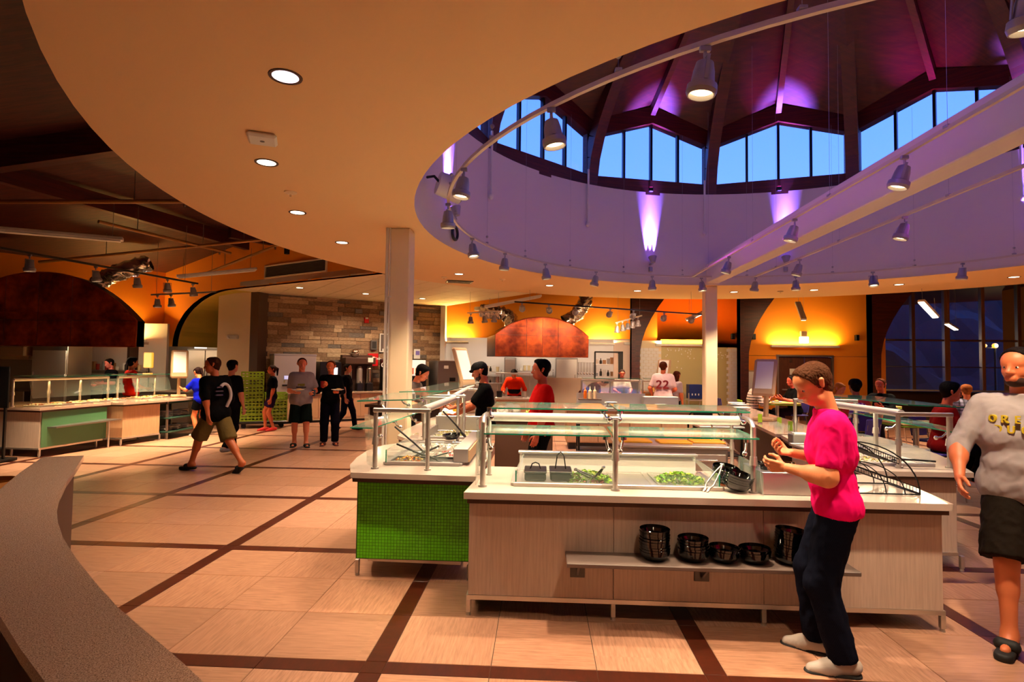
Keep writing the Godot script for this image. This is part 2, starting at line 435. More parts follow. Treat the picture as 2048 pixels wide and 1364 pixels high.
func floor_tiles() -> void:
	var fl := struct_node("floor", "pale vein-cut stone tile floor with dark brown strips")
	var g := G.new(); g.box(Vector3(2.5, -0.105, -11.0), Vector3(36, 0.2, 30)); part(fl, "grout_bed", g, M.grout)
	var s := 1.95493; var x0 := -2.89577; var z0 := -3.27853; var w := 0.125; var t := (s - w) / 3.0
	var variants := []
	for d in 2:
		var q := G.new(); var h := t - 0.004
		var a := h * 0.5; var b := a - 0.002
		var lo := -0.0035
		# slightly eased edges
		var pts_t := [Vector3(-b, 0, b), Vector3(b, 0, b), Vector3(b, 0, -b), Vector3(-b, 0, -b)]; var pts_b := [Vector3(-a, lo, a), Vector3(a, lo, a), Vector3(a, lo, -a), Vector3(-a, lo, -a)]
		if d == 0: q.quad(pts_t[0], pts_t[1], pts_t[2], pts_t[3])
		else: q.quad(pts_t[1], pts_t[2], pts_t[3], pts_t[0])
		for k in 4: q.quad(pts_b[k], pts_b[(k + 1) % 4], pts_t[(k + 1) % 4], pts_t[k])
		variants.append(q.mesh())
	var strip_h := G.new(); strip_h.box(Vector3(0, -0.003, 0), Vector3(t - 0.003, 0.006, w - 0.003), 0.001)
	var strip_v := G.new(); strip_v.xf = Transform3D(Basis(Vector3.UP, PI / 2), Vector3.ZERO); strip_v.box(Vector3(0, -0.003, 0), Vector3(t - 0.003, 0.006, w - 0.003), 0.001)
	var strip_x := G.new(); strip_x.box(Vector3(0, -0.003, 0), Vector3(w - 0.003, 0.006, w - 0.003), 0.001)
	var mh := strip_h.mesh(); var mv := strip_v.mesh(); var mx := strip_x.mesh()
	var list := []
	for i in range(-6, 8):
		for j in range(-3, 11):
			var bx := x0 + i * s + w * 0.5; var bz := z0 - j * s - w * 0.5
			for a in 3:
				for b in 3:
					list.append({"p": Vector3(bx + (a + 0.5) * t, 0, bz - (b + 0.5) * t), "k": "tile", "o": (a + b + i + j) % 2, "m": rng.randi() % 4})
				list.append({"p": Vector3(bx + (a + 0.5) * t, 0, bz + w * 0.5), "k": "h"}); list.append({"p": Vector3(bx - w * 0.5, 0, bz - (a + 0.5) * t), "k": "v"})
			list.append({"p": Vector3(bx - w * 0.5, 0, bz + w * 0.5), "k": "x"})
	var vis := []; var rest := []
	for e in list:
		var q := to_px(e.p)
		if q.x > -150 and q.x < 2200 and q.y < 1500 and q.y > 0: vis.append(e)
		else: rest.append(e)
	vis.sort_custom(func(a, b): return (a.p as Vector3).distance_squared_to(EYE) < (b.p as Vector3).distance_squared_to(EYE))
	var count := {"tile": 0, "s": 0}
	var bulk := [[], [], [], [], []]
	for e in vis + rest:
		var tl: bool = e.k == "tile"
		var key := "tile" if tl else "s"
		if count[key] < (300 if tl else 240):
			count[key] += 1
			var o := MeshInstance3D.new(); o.name = "floor_tile" if tl else "border_tile"
			if tl: o.mesh = variants[e.o]; o.material_override = M.tiles[e.m]
			else: o.mesh = mh if e.k == "h" else mv if e.k == "v" else mx; o.material_override = M.strip
			fl.add_child(o, true); o.position = e.p
		else:
			bulk[e.m if tl else 4].append(e)
	for m in 5:
		var st := SurfaceTool.new(); st.begin(Mesh.PRIMITIVE_TRIANGLES)
		for e in bulk[m]:
			var ms: Mesh = variants[e.o] if e.k == "tile" else mh if e.k == "h" else mv if e.k == "v" else mx
			st.append_from(ms, 0, Transform3D(Basis(), e.p))
		var o := MeshInstance3D.new(); o.name = "far_tiles" if m < 4 else "far_border_tiles"; o.mesh = st.commit(); o.material_override = M.tiles[m] if m < 4 else M.strip
		o.set_meta("kind", "stuff"); fl.add_child(o, true)

func alcove() -> void:
	# flat tiled ceiling over the drinks counter
	var A := Vector2(-8.03, -14.62); var B := Vector2(-9.3, -15.9); var B2 := Vector2(-8.2, -15.75); var C := Vector2(-3.4, -19.25); var D := Vector2(-0.17, -15.4); var E := Vector2(-2.0, -13.4); var F := Vector2(-3.7, -12.17)
	var poly := PackedVector2Array([A, B, C, D, E, F])
	var g := G.new(); g.prism(poly, CEIL + 0.03, CEIL + 0.15)
	var al := struct_node("ceiling_alcove", "flat white tiled ceiling over the drinks counter")
	part(al, "grid", g, M.white)
	var u := (Vector2(-3.4, -19.25) - Vector2(-8.2, -15.75)).normalized(); var vv := Vector2(-u.y, u.x)
	for a in range(-2, 12):
		for b in range(-1, 11):
			var o := Vector2(-8.2, -15.75) + u * (a * 0.61) + vv * (b * 0.61)
			var sq := PackedVector2Array([o + (u + vv) * 0.008, o + u * 0.602 + vv * 0.008, o + (u + vv) * 0.602, o + u * 0.008 + vv * 0.602])
			for r in Geometry2D.intersect_polygons(sq, poly):
				if r.size() < 3: continue
				var h := G.new(); h.prism(r, CEIL + 0.004, CEIL + 0.03); part(al, "ceiling_panel", h, M.cream)
	# orange wall with the arched opening (runs A-F and on to the corner K)
	var d := (F - A).normalized(); var nrm := Vector2(-d.y, d.x)
	var K := A - d * 4.05
	var pl := PackedVector2Array()  # in (s, y)
	pl.append(Vector2(-4.05, 2.15)); pl.append(Vector2(-3.36, 2.15))
	for k in 13:
		var w := PI * 0.5 * k / 12.0
		pl.append(Vector2(-0.6 - 2.76 * cos(w), 2.15 + 1.55 * sin(w)))
	pl.append(Vector2(5.1, CEIL)); pl.append(Vector2(5.1, 5.9)); pl.append(Vector2(-4.05, 5.3))
	g = G.new()
	g.xf = Transform3D(Basis(Vector3(d.x, 0, d.y), Vector3(nrm.x, 0, nrm.y), Vector3(0, 1, 0)), Vector3(A.x, 0, A.y))
	g.prism(pl, -0.16, 0.0)
	structure("wall_orange", g, M.orange, "orange upper wall with a quarter arch beside the drinks alcove")
	# underside of the arch (yellow-green vault running back) and its far wall
	g = G.new(); var prev := Vector3.ZERO
	for k in 17:
		var w := PI * 0.5 * k / 16.0
		var s := -0.6 - 2.76 * cos(w); var y := 2.15 + 1.55 * sin(w)
		var p := Vector3(A.x + d.x * s - nrm.x * 0.165, y, A.y + d.y * s - nrm.y * 0.165)
		if k > 0:
			var bk := Vector3(-nrm.x, 0, -nrm.y) * 2.6
			g.quad(prev, p, p + bk, prev + bk)
		prev = p
	var vault := structure("ceiling_vault", g, mat(Color(0.74, 0.62, 0.22), 0.8), "yellow-green curved vault in the arch")
	vault.name = "ceiling_vault"
	g = G.new(); wall(g, Vector2(-13.2, -18.5), Vector2(-7.8, -17.4), 0, 4.0, -0.15)
	structure("wall_passage", g, M.cream, "cream wall at the back of the arched passage")
	# white pier between arch and stone wall
	g = G.new(); wall(g, Vector2(-9.25, -15.72), Vector2(-8.25, -15.62), 0, CEIL, -0.4); structure("wall_pier", g, M.cream, "cream pier between the arch and the stone wall")
	g = G.new(); wall(g, Vector2(-8.25, -15.62), Vector2(-7.98, -15.55), 0, CEIL, -0.5); structure("trim_stone_edge", g, M.brown, "dark side edge of the stone wall")
	# exit light on the pier
	var ex := thing("emergency_light", "small white emergency light on the cream pier", "light", Vector3(-8.75, 2.42, -15.63), 0.1)
	g = G.new(); g.box(Vector3.ZERO, Vector3(0.34, 0.12, 0.09), 0.03); part(ex, "case", g, M.white)
	for x in [-0.1, 0.1]:
		g = G.new(); g.sphere(Vector3(x, -0.02, 0.05), Vector3(0.035, 0.035, 0.03)); part(ex, "lamp_head", g, M.white_gloss)
	stone_wall()
	# long grille high on the orange wall
	var p0 := A + d * 1.12; var p1 := A + d * 3.47
	var gr := thing("air_grille", "long grey air grille high on the orange wall", "grille")
	g = G.new(); g.xf = Transform3D(Basis(Vector3(d.x, 0, d.y), Vector3.UP, Vector3(nrm.x, 0, nrm.y)), Vector3(p0.x, 4.02, p0.y))
	for q in [[1.17, 0.15, 2.34, 0.03], [1.17, -0.15, 2.34, 0.03], [0.0, 0, 0.03, 0.33], [2.34, 0, 0.03, 0.33]]: g.box(Vector3(q[0], q[1], 0.02), Vector3(q[2], q[3], 0.05))
	part(gr, "frame", g, M.cream)
	for k in 8:
		var h := G.new(); h.xf = g.xf; h.box(Vector3(1.17, -0.12 + 0.034 * k, 0.01), Vector3(2.3, 0.012, 0.02)); part(gr, "slat", h, M.grey)
	g = G.new(); g.xf = Transform3D(Basis(Vector3(d.x, 0, d.y), Vector3.UP, Vector3(nrm.x, 0, nrm.y)), Vector3(p0.x, 4.02, p0.y)); g.box(Vector3(1.17, 0, 0.0), Vector3(2.3, 0.28, 0.01)); part(gr, "backing", g, M.dark)
	g = G.new(); var ps := A + d * 2.0; g.xf = Transform3D(Basis(Vector3(d.x, 0, d.y), Vector3.UP, Vector3(nrm.x, 0, nrm.y)), Vector3(ps.x, 4.5, ps.y)); g.box(Vector3(0, 0, 0.04), Vector3(0.1, 0.2, 0.1), 0.01)
	solo("wall_speaker", g, M.black, "tiny black speaker box high on the orange wall above the grille", "speaker")
	# wall A: orange return wall behind the big hood
	g = G.new(); var K2 := K + Vector2(-0.493, 0.871) * 4.6
	wall(g, K, K2, 2.12, 5.0, -0.16); structure("wall_orange_return", g, M.orange, "orange return wall behind the large copper hood")
	g = G.new(); wall(g, K + Vector2(0.0, 0.02), K + Vector2(-0.493, 0.871) * 0.9, 0.0, 2.12, -0.16); structure("wall_return_base", g, M.brown, "dark brown base under the orange return wall")

func stone_wall() -> void:
	var B0 := Vector2(-7.98, -15.88); var B1 := Vector2(-3.44, -19.23); var u := (B1 - B0).normalized(); var L := B0.distance_to(B1)
	var sw := struct_node("wall_stone", "stacked stone wall of uneven tan and grey strips")
	var basis := Basis(Vector3(u.x, 0, u.y), Vector3.UP, Vector3(-u.y, 0, u.x))
	var o0 := Vector3(B0.x, 0, B0.y)
	var g := G.new(); g.xf = Transform3D(basis, o0); g.box(Vector3(L * 0.5, CEIL * 0.5, -0.10), Vector3(L, CEIL, 0.2)); part(sw, "backing", g, M.grout)
	var y := 0.0; var n := 0; var rest := []
	var todo := []
	while y < CEIL - 0.02:
		var h := minf(rng.randf_range(0.075, 0.16), CEIL - y); var x := 0.0
		while x < L:
			var w := minf(rng.randf_range(0.22, 0.75), L - x)
			if L - x - w < 0.12: w = L - x
			todo.append([x, y, w, h, rng.randf_range(0.0, 0.035), [0, 0, 1, 1, 2, 2, 3, 1, 0, 4][rng.randi() % 10], rng.randf() * 5.0]); x += w
		y += h
	todo.sort_custom(func(a, b): return a[1] > b[1])
	var bulk := {}
	for e in todo:
		var q := G.new(); q.xf = Transform3D(basis, o0)
		q.box(Vector3(e[0] + e[2] * 0.5, e[1] + e[3] * 0.5, e[4] * 0.5), Vector3(e[2] - 0.005, e[3] - 0.005, 0.03 + e[4]), 0.004)
		for k in q.uv.size(): q.uv[k] += Vector2(e[6], e[6] * 0.7)
		if n < 300:
			n += 1; part(sw, "stone", q, M.stones[e[5]])
		else:
			if not bulk.has(e[5]): bulk[e[5]] = G.new()
			var bb: G = bulk[e[5]]; var off := bb.v.size()
			bb.v.append_array(q.v); bb.n.append_array(q.n); bb.uv.append_array(q.uv)
			for i in q.idx: bb.idx.append(i + off)
	for k in bulk: part(sw, "low_stones", bulk[k], M.stones[k]).set_meta("kind", "stuff")
	# white corner trim
	g = G.new(); g.box(Vector3(-3.32, CEIL * 0.5, -19.1), Vector3(0.16, CEIL, 0.3)); structure("trim_corner", g, M.white, "white corner trim at the end of the stone wall")
	# fire alarm, vents, clock-like plates, picture
	var at := func(s: float, yy: float, out: float) -> Vector3: return o0 + basis * Vector3(s, yy, out)
	var al := thing("fire_alarm", "small red fire alarm strobe on the stone wall", "alarm", at.call(3.0, 3.08, 0.07), atan2(-u.y, u.x) * 1.0 + 0.0)
	al.basis = basis
	g = G.new(); g.box(Vector3.ZERO, Vector3(0.15, 0.18, 0.06), 0.01); part(al, "body", g, M.red_sign)
	g = G.new(); g.box(Vector3(0, 0.06, 0.035), Vector3(0.09, 0.05, 0.02), 0.005); part(al, "strobe_lens", g, M.white_gloss)
	for e in [[2.75, 3.35], [3.55, 3.33]]:
		var vt := thing("wall_vent", "small square grey vent above the alarm on the stone wall" if e[0] < 3 else "small square grey vent beside the column high on the stone wall", "vent", at.call(e[0], e[1], 0.05)); vt.basis = basis
		g = G.new(); g.box(Vector3.ZERO, Vector3(0.24, 0.14, 0.04), 0.005); part(vt, "frame", g, M.grey)
		for k in 4:
			g = G.new(); g.box(Vector3(0, -0.045 + 0.03 * k, 0.022), Vector3(0.2, 0.01, 0.01)); part(vt, "slat", g, M.steel_soft)
	var bx := thing("wall_box", "dark grey rectangular box on the stone wall near the picture", "box", at.call(3.25, 2.3, 0.08)); bx.basis = basis
	g = G.new(); g.box(Vector3.ZERO, Vector3(0.2, 0.3, 0.08), 0.01); part(bx, "case", g, M.grey)
	g = G.new(); g.box(Vector3(0, 0, 0.042), Vector3(0.14, 0.22, 0.006)); part(bx, "face", g, M.dark)
	var pc := thing("framed_picture", "framed picture with a pale sweep on grey, partly behind the column", "picture", at.call(3.72, 2.38, 0.07)); pc.basis = basis
	g = G.new(); g.box(Vector3.ZERO, Vector3(0.55, 0.6, 0.03), 0.005); part(pc, "frame", g, M.white)
	g = G.new(); g.box(Vector3(0, 0, 0.017), Vector3(0.48, 0.53, 0.004)); part(pc, "print", g, mat(Color(0.35, 0.30, 0.28), 0.4))
	g = G.new(); var pts := []
	for k in 9: pts.append(Vector3(-0.18 + 0.36 * k / 8.0, -0.24 + 0.46 * pow(k / 8.0, 2.0), 0.021))
	for k in 8: g.quad(pts[k] + Vector3(0, -0.03, 0), pts[k + 1] + Vector3(0, -0.03, 0), pts[k + 1] + Vector3(0, 0.05, 0), pts[k] + Vector3(0, 0.05, 0))
	part(pc, "motif", g, M.paper)

func outer_walls() -> void:
	var g := G.new(); g.box(Vector3(-15.2, 3.0, -9), Vector3(0.2, 6, 26)); structure("wall_left", g, M.cream)
	g = G.new(); g.box(Vector3(20.1, 3.0, -11), Vector3(0.2, 6, 29)); structure("wall_right", g, M.orange)
	g = G.new(); g.box(Vector3(2.5, 3.0, 3.1), Vector3(35.4, 6, 0.2)); structure("wall_front", g, M.cream)
	g = G.new(); g.box(Vector3(-9.5, 3.0, -22.1), Vector3(11.6, 6, 0.2)); structure("wall_kitchen", g, M.white)

func back_wall() -> void:
	var zb := -19.3
	# upper orange wall with solid door bay; openings below for the kitchen
	var g := G.new(); g.box(Vector3(1.35, 4.3, zb - 0.1), Vector3(9.7, 3.3, 0.2)); g.box(Vector3(3.55, 1.325, zb - 0.1), Vector3(1.0, 2.65, 0.2))
	structure("wall_back", g, M.orange, "orange back wall above the kitchen opening")
	g = G.new(); g.box(Vector3(6.35, 4.17, zb - 0.1), Vector3(1.3, 3.56, 0.2)); g.box(Vector3(8.6, 4.05, zb - 0.1), Vector3(5.2, 3.8, 0.2)); g.box(Vector3(7.22, 1.06, zb - 0.1), Vector3(1.36, 2.15, 0.2)); g.box(Vector3(10.42, 1.06, zb - 0.1), Vector3(1.56, 2.15, 0.2))
	structure("wall_back_door_bay", g, M.orange, "orange wall around the wooden double door")
	# olive glass-tile wall with small diamond tiles
	var ol := struct_node("wall_tile", "pale olive tile wall with scattered shiny diamond tiles")
	g = G.new(); g.box(Vector3(5.3, 1.2, zb - 0.06), Vector3(2.75, 2.4, 0.2)); part(ol, "face", g, M.olive)
	g = G.new(); g.box(Vector3(5.3, 4.04, zb - 0.1), Vector3(2.75, 3.3, 0.2)); part(ol, "upper_wall", g, M.orange)
	var n := 0
	for k in 70:
		var x := rng.randf_range(4.15, 6.45); var y := 2.35 - absf(rng.randfn(0.0, 0.22))
		if x > 5.15 and x < 5.55: continue
		g = G.new(); var c := Vector3(x, y, zb + 0.05); var r := 0.028
		g.quad(c + Vector3(-r * 0.7, 0, 0), c + Vector3(0, -r, 0), c + Vector3(r * 0.7, 0, 0), c + Vector3(0, r, 0)); part(ol, "diamond_tile", g, M.white_gloss); n += 1
	# white tile flank with courses
	var wt := struct_node("wall_white_tile", "white glazed tile strip beside the brown arch")
	g = G.new(); g.box(Vector3(3.7, 1.3, zb + 0.02), Vector3(0.7, 2.6, 0.1)); g.box(Vector3(6.5, 1.2, zb + 0.03), Vector3(0.5, 2.4, 0.1)); part(wt, "grout_bed", g, M.cream)
	for r in 23:
		for b in [3.37, 3.54, 3.71, 3.88, 6.28, 6.45, 6.62]:
			g = G.new(); g.box(Vector3(b + (0.08 if r % 2 else 0.0), 0.06 + r * 0.102, zb + 0.08), Vector3(0.16, 0.095, 0.014), 0.003); part(wt, "wall_tile", g, M.white_gloss)
	# double door
	var dr := struct_node("door_1", "brown wooden double door in the orange wall")
	g = G.new()
	for x in [7.88, 9.66]: g.box(Vector3(x, 1.07, zb + 0.01), Vector3(0.06, 2.14, 0.14))
	g.box(Vector3(8.77, 2.15, zb + 0.01), Vector3(1.84, 0.06, 0.14)); part(dr, "frame", g, M.steel_soft)
	for x in [8.33, 9.21]:
		g = G.new(); g.box(Vector3(x, 1.05, zb - 0.02), Vector3(0.86, 2.1, 0.05), 0.004); part(dr, "leaf", g, M.door_wood)
		g = G.new(); g.box(Vector3(x, 1.02, zb + 0.03), Vector3(0.6, 0.04, 0.05), 0.01); part(dr, "push_bar", g, M.steel)
		g = G.new(); g.box(Vector3(x + 0.1, 1.62, zb + 0.008), Vector3(0.28, 0.2, 0.003)); part(dr, "notice", g, M.paper)
		g = G.new(); g.cyl(Vector3(x, 1.97, zb), Vector3(x, 1.97, zb + 0.02), 0.055); part(dr, "door_plate", g, M.chrome)
	# framed board left of the door
	var bd := thing("notice_board", "pale framed board on the orange wall beside the door", "board", Vector3(7.25, 1.25, zb + 0.03))
	g = G.new(); g.box(Vector3.ZERO, Vector3(0.75, 0.8, 0.03), 0.006); part(bd, "frame", g, M.tan)
	g = G.new(); g.box(Vector3(0, 0, 0.016), Vector3(0.66, 0.7, 0.006)); part(bd, "panel", g, M.paper)
	for e in [[6.42, "dark", "left"], [7.1, "dark", "right"], [10.45, "dark", "far"]]:
		g = G.new(); g.box(Vector3.ZERO, Vector3(0.11, 0.19, 0.12), 0.01)
		solo("small_speaker", g, M.black, {"left": "small black speaker on the orange wall left of the middle arch", "right": "small black speaker on the orange wall right of the middle arch", "far": "small black speaker on the orange wall beside the window arch"}[e[2]], "speaker", Vector3(e[0], 2.77, zb + 0.06))
	# side return and window wall
	g = G.new(); g.box(Vector3(11.3, 2.7, -20.7), Vector3(0.2, 5.4, 2.8)); structure("wall_return", g, M.orange)
	window_wall()
	# arches (glulam) against the back wall
	arch_leg(Vector3(3.13, 0, zb + 0.28), "brown glulam arch between the copper hood and the tile wall")
	arch_leg(Vector3(6.66, 0, zb + 0.28), "brown glulam arch between the tile wall and the door bay")
	arch_leg(Vector3(10.86, 0, zb + 0.28), "brown glulam arch beside the dark window wall")

func arch_leg(at: Vector3, label: String) -> void:
	var a := thing("arch_column", label, "arch", at)
	# profile in local x (towards the right at the top) and y
	var L := PackedVector2Array(); var n := 14
	var left := []; var right := []
	for k in n + 1:
		var t := float(k) / n; var y := 5.2 * t
		var bend := 0.0 if y < 2.1 else 0.8 * pow((y - 2.1) / 1.9, 1.8)
		left.append(Vector2(-0.13, y)); right.append(Vector2(0.13 + 0.03 * t + bend, y))
	for p in left: L.append(p)
	right.reverse()
	for p in right: L.append(p)
	var g := G.new(); g.xf = Transform3D(Basis(Vector3.RIGHT, Vector3.BACK, Vector3.UP), Vector3.ZERO)
	g.prism(L, -0.16, 0.16); part(a, "laminated_leg", g, M.glulam)
	g = G.new(); g.box(Vector3(-0.02, 0.16, 0), Vector3(0.34, 0.32, 0.36), 0.01); part(a, "steel_shoe", g, M.dark)

func window_wall() -> void:
	var zw := -22.0
	var ww := struct_node("wall_window", "dark window wall of tall mullioned panes")
	var g := G.new(); g.box(Vector3(15.7, 0.46, zw), Vector3(9.0, 0.92, 0.2)); part(ww, "low_wall", g, M.brown)
	g = G.new(); g.box(Vector3(15.7, 0.97, zw + 0.12), Vector3(9.0, 0.05, 0.3), 0.01); part(ww, "sill", g, M.cream)
	g = G.new(); g.box(Vector3(15.7, 5.3, zw), Vector3(9.0, 0.6, 0.2)); part(ww, "head", g, M.glulam)
	var xs := [11.4, 12.75, 13.98, 15.2, 16.5, 17.8, 19.1, 20.2]
	for k in xs.size():
		var w := 0.2 if k in [3, 6] else 0.13
		g = G.new(); g.box(Vector3(xs[k], 2.95, zw), Vector3(w, 4.1, 0.16), 0.01); part(ww, "mullion", g, M.pale_steel if k in [3, 4] else M.steel_soft)
	for y in [1.85, 2.85]:
		for k in xs.size() - 1:
			g = G.new(); g.box(Vector3((xs[k] + xs[k + 1]) * 0.5, y, zw), Vector3(xs[k + 1] - xs[k] - 0.12, 0.07 if y > 2 else 0.04, 0.1), 0.005); part(ww, "transom", g, M.steel_soft)
	for y in [[1.0, 1.84], [1.87, 2.82], [2.88, 5.0]]:
		for k in xs.size() - 1:
			g = G.new(); g.box(Vector3((xs[k] + xs[k + 1]) * 0.5, (y[0] + y[1]) * 0.5, zw), Vector3(xs[k + 1] - xs[k] - 0.12, y[1] - y[0], 0.012)); part(ww, "pane", g, M.pane)
	# dark wooded bank outside
	g = G.new(); var nz := noise(5, 0.15, 4); var N := 60
	for i in N:
		for j in 12:
			var f := func(a: int, b: int) -> Vector3:
				var x := 4.0 + a * 0.75; var z := -26.0 - b * 1.4
				return Vector3(x, -0.5 + b * 0.85 + nz.get_noise_2d(x, z) * (0.6 + b * 0.3), z)
			g.quad(f.call(i, j), f.call(i + 1, j), f.call(i + 1, j + 1), f.call(i, j + 1))
	structure("ground_bank", g, mat(Color(0.045, 0.06, 0.035), 0.95), "dark wooded bank outside the windows")
	# small lamps outside
	for e in [[13.5, 2.6, -27.0, "pair of small white lamps glowing outside the dark window"], [21.2, 2.9, -27.5, "small amber lamp outside at the far end of the window"]]:
		var t := thing("outdoor_lamp", e[3], "lamp", Vector3(e[0], 0, e[2]))
		g = G.new(); g.cyl(Vector3(0, 0, 0), Vector3(0, e[1] - 0.1, 0), 0.05); part(t, "post", g, M.black)
		g = G.new(); g.sphere(Vector3(0, e[1], 0), Vector3.ONE * 0.12); var gm := glow(Color(1, 0.9, 0.75) if e[0] < 20 else Color(1, 0.6, 0.1), 4.0); part(t, "lamp_globe", g, gm); g = G.new(); g.sphere(Vector3(-0.45, e[1], 0), Vector3.ONE * 0.08); part(t, "lamp_globe", g, gm)
		g = G.new(); g.cyl(Vector3(0, e[1] - 0.12, 0), Vector3(-0.45, e[1] - 0.1, 0), 0.02); part(t, "cross_arm", g, M.black)
		var o := OmniLight3D.new(); o.name = "light"; o.light_energy = 1.2; o.light_color = Color(1, 0.85, 0.6); o.omni_range = 15; o.omni_attenuation = 2.0; o.shadow_enabled = true; o.position = Vector3(0, e[1] + 0.0, 0.2); t.add_child(o)

const ROT := 1.0
const R_W := 5.98

func roof() -> void:
	# clerestory: twelve gabled bays
	var sill := 6.2; var eave := 7.15; var peak := 7.62
	var dark: Material = M.glulam
	for k in 12:
		var a0 := ROT + 30.0 * k; var a1 := a0 + 30.0
		var c0 := ringp(R_W, a0, 0); var c1 := ringp(R_W, a1, 0)
		var u := (c1 - c0).normalized(); var L := c0.distance_to(c1); var inw := Vector3(-u.z, 0, u.x)
		if inw.dot(Vector3(CX, 0, CZ) - c0) < 0: inw = -inw
		var b := Basis(u, Vector3.UP, u.cross(Vector3.UP))
		var w := struct_node("window_%d" % (k + 1), "gabled clerestory bay with four blue dusk panes")
		w.transform = Transform3D(b, c0)
		var g := G.new(); g.box(Vector3(L * 0.5, 6.02, 0), Vector3(L, 0.36, 0.16)); part(w, "sill_beam", g, dark)
		var topy := func(x: float) -> float: return lerpf(eave, peak, 1.0 - absf(x - L * 0.5) / (L * 0.5))
		g = G.new()
		var xs := [0.16, 0.16 + (L - 0.32) * 0.25, L * 0.5, 0.16 + (L - 0.32) * 0.75, L - 0.16]
		for x in [0.08, L - 0.08]:
			g = G.new(); g.box(Vector3(x, (sill + topy.call(x)) * 0.5, 0), Vector3(0.16, topy.call(x) - sill + 0.1, 0.14)); part(w, "jamb", g, dark)
		for q in 3:
			var x: float = xs[q + 1]
			g = G.new(); g.box(Vector3(x, (sill + topy.call(x)) * 0.5, 0), Vector3(0.055, topy.call(x) - sill, 0.09)); part(w, "mullion", g, M.black)
		for q in 4:
			var x0: float = xs[q]; var x1: float = xs[q + 1]
			g = G.new(); g.hexa([Vector3(x0, sill, 0.004), Vector3(x1, sill, 0.004), Vector3(x1, sill, -0.004), Vector3(x0, sill, -0.004), Vector3(x0, topy.call(x0), 0.004), Vector3(x1, topy.call(x1), 0.004), Vector3(x1, topy.call(x1), -0.004), Vector3(x0, topy.call(x0), -0.004)])
			part(w, "pane", g, glass(Color(0.9, 0.95, 1.0), 0.03) if q == 0 and k == 0 else clear_pane())
		# gable rafters
		for q in 2:
			var x0 := 0.0 if q == 0 else L * 0.5; var x1 := L * 0.5 if q == 0 else L
			var y0: float = eave if q == 0 else peak; var y1: float = peak if q == 0 else eave
			g = G.new(); g.hexa([Vector3(x0, y0 - 0.04, 0.12), Vector3(x1, y1 - 0.04, 0.12), Vector3(x1, y1 - 0.04, -0.12), Vector3(x0, y0 - 0.04, -0.12), Vector3(x0, y0 + 0.36, 0.12), Vector3(x1, y1 + 0.36, 0.12), Vector3(x1, y1 + 0.36, -0.12), Vector3(x0, y0 + 0.36, -0.12)])
			part(w, "gable_rafter", g, dark)
	# folded roof of boards over the drum
	var g := G.new(); var apex := Vector3(CX, 11.4, CZ)
	for k in 12:
		var a0 := ROT + 30.0 * k
		var c0 := ringp(R_W + 0.1, a0, 7.35); var c1 := ringp(R_W + 0.1, a0 + 30.0, 7.35); var pk := (c0 + c1) * 0.5 + Vector3(0, 0.55, 0)
		var inner := func(p: Vector3) -> Vector3: return apex + (p - apex) * 0.04
		g.quad(c0, pk, inner.call(pk), inner.call(c0)); g.quad(pk, c1, inner.call(c1), inner.call(pk))
	var up := G.new(); up.prism(arc_pts(CX, CZ, 0.5, 0, 345, 23), 11.2, 11.45)
	var rf := struct_node("ceiling_cupola", "dark board roof folding up to the peak of the drum")
	part(rf, "boards", g, M.deck); part(rf, "compression_ring", up, M.glulam)
	# ridge ribs
	for k in 12:
		var a0 := ROT + 15.0 + 30.0 * k
		g = G.new(); var p0 := ringp(R_W - 0.1, a0, 7.75); var p1 := apex + (p0 - apex) * 0.05
		beam_between(g, p0 + Vector3(0, -0.02, 0), p1, 0.12, 0.18); part(rf, "ridge_rib", g, M.glulam)
	# glulam arches rising from the drum corners to the peak
	for k in 12:
		var a := ROT + 30.0 * k
		var t := thing("roof_arch", "curved glulam roof arch rising from the drum to the peak", "arch", Vector3.ZERO, 0.0, "roof arches over the drum")
		g = G.new(); var pts := []
		for q in 19:
			var w := float(q) / 18.0
			pts.append([lerpf(5.86, 0.45, pow(w, 1.5) * 0.75 + w * 0.25), 5.9 + 5.2 * pow(w, 0.72)])
		var dirv := ringp(1.0, a, 0) - ringp(0.0, a, 0); var side := Vector3(-dirv.z, 0, dirv.x) * 0.13
		for q in 18:
			var r0: float = pts[q][0]; var r1: float = pts[q + 1][0]; var y0: float = pts[q][1]; var y1: float = pts[q + 1][1]
			var tan := Vector2(r1 - r0, y1 - y0).normalized(); var nn := Vector2(-tan.y, tan.x) * -0.34  # depth towards outside
			var f := func(r: float, y: float, s: float) -> Vector3: return Vector3(CX, y, CZ) + dirv * r + side * s
			var A0: Vector3 = f.call(r0, y0, -1); var A1: Vector3 = f.call(r1, y1, -1); var B0: Vector3 = f.call(r0, y0, 1); var B1: Vector3 = f.call(r1, y1, 1)
			var o := dirv * absf(nn.x) * 0.8 + Vector3(0, absf(nn.y) * 0.8, 0)
			g.quad(B0, B1, A1, A0); g.quad(A0, A1, A1 + o, A0 + o); g.quad(B1, B0, B0 + o, B1 + o)
		part(t, "laminated_rib", g, M.glulam)
	# low surrounding roof deck sloping down and out
	var deck := struct_node("ceiling_deck", "dark sloping board roof around the drum")
	var outer_y := func(a: float) -> float:
		var w := wrapf(a, -180.0, 180.0)
		return lerpf(5.35, 4.1, smoothstep(-5.0, -35.0, w) * smoothstep(-175.0, -140.0, w)) if w < 0 else 5.35
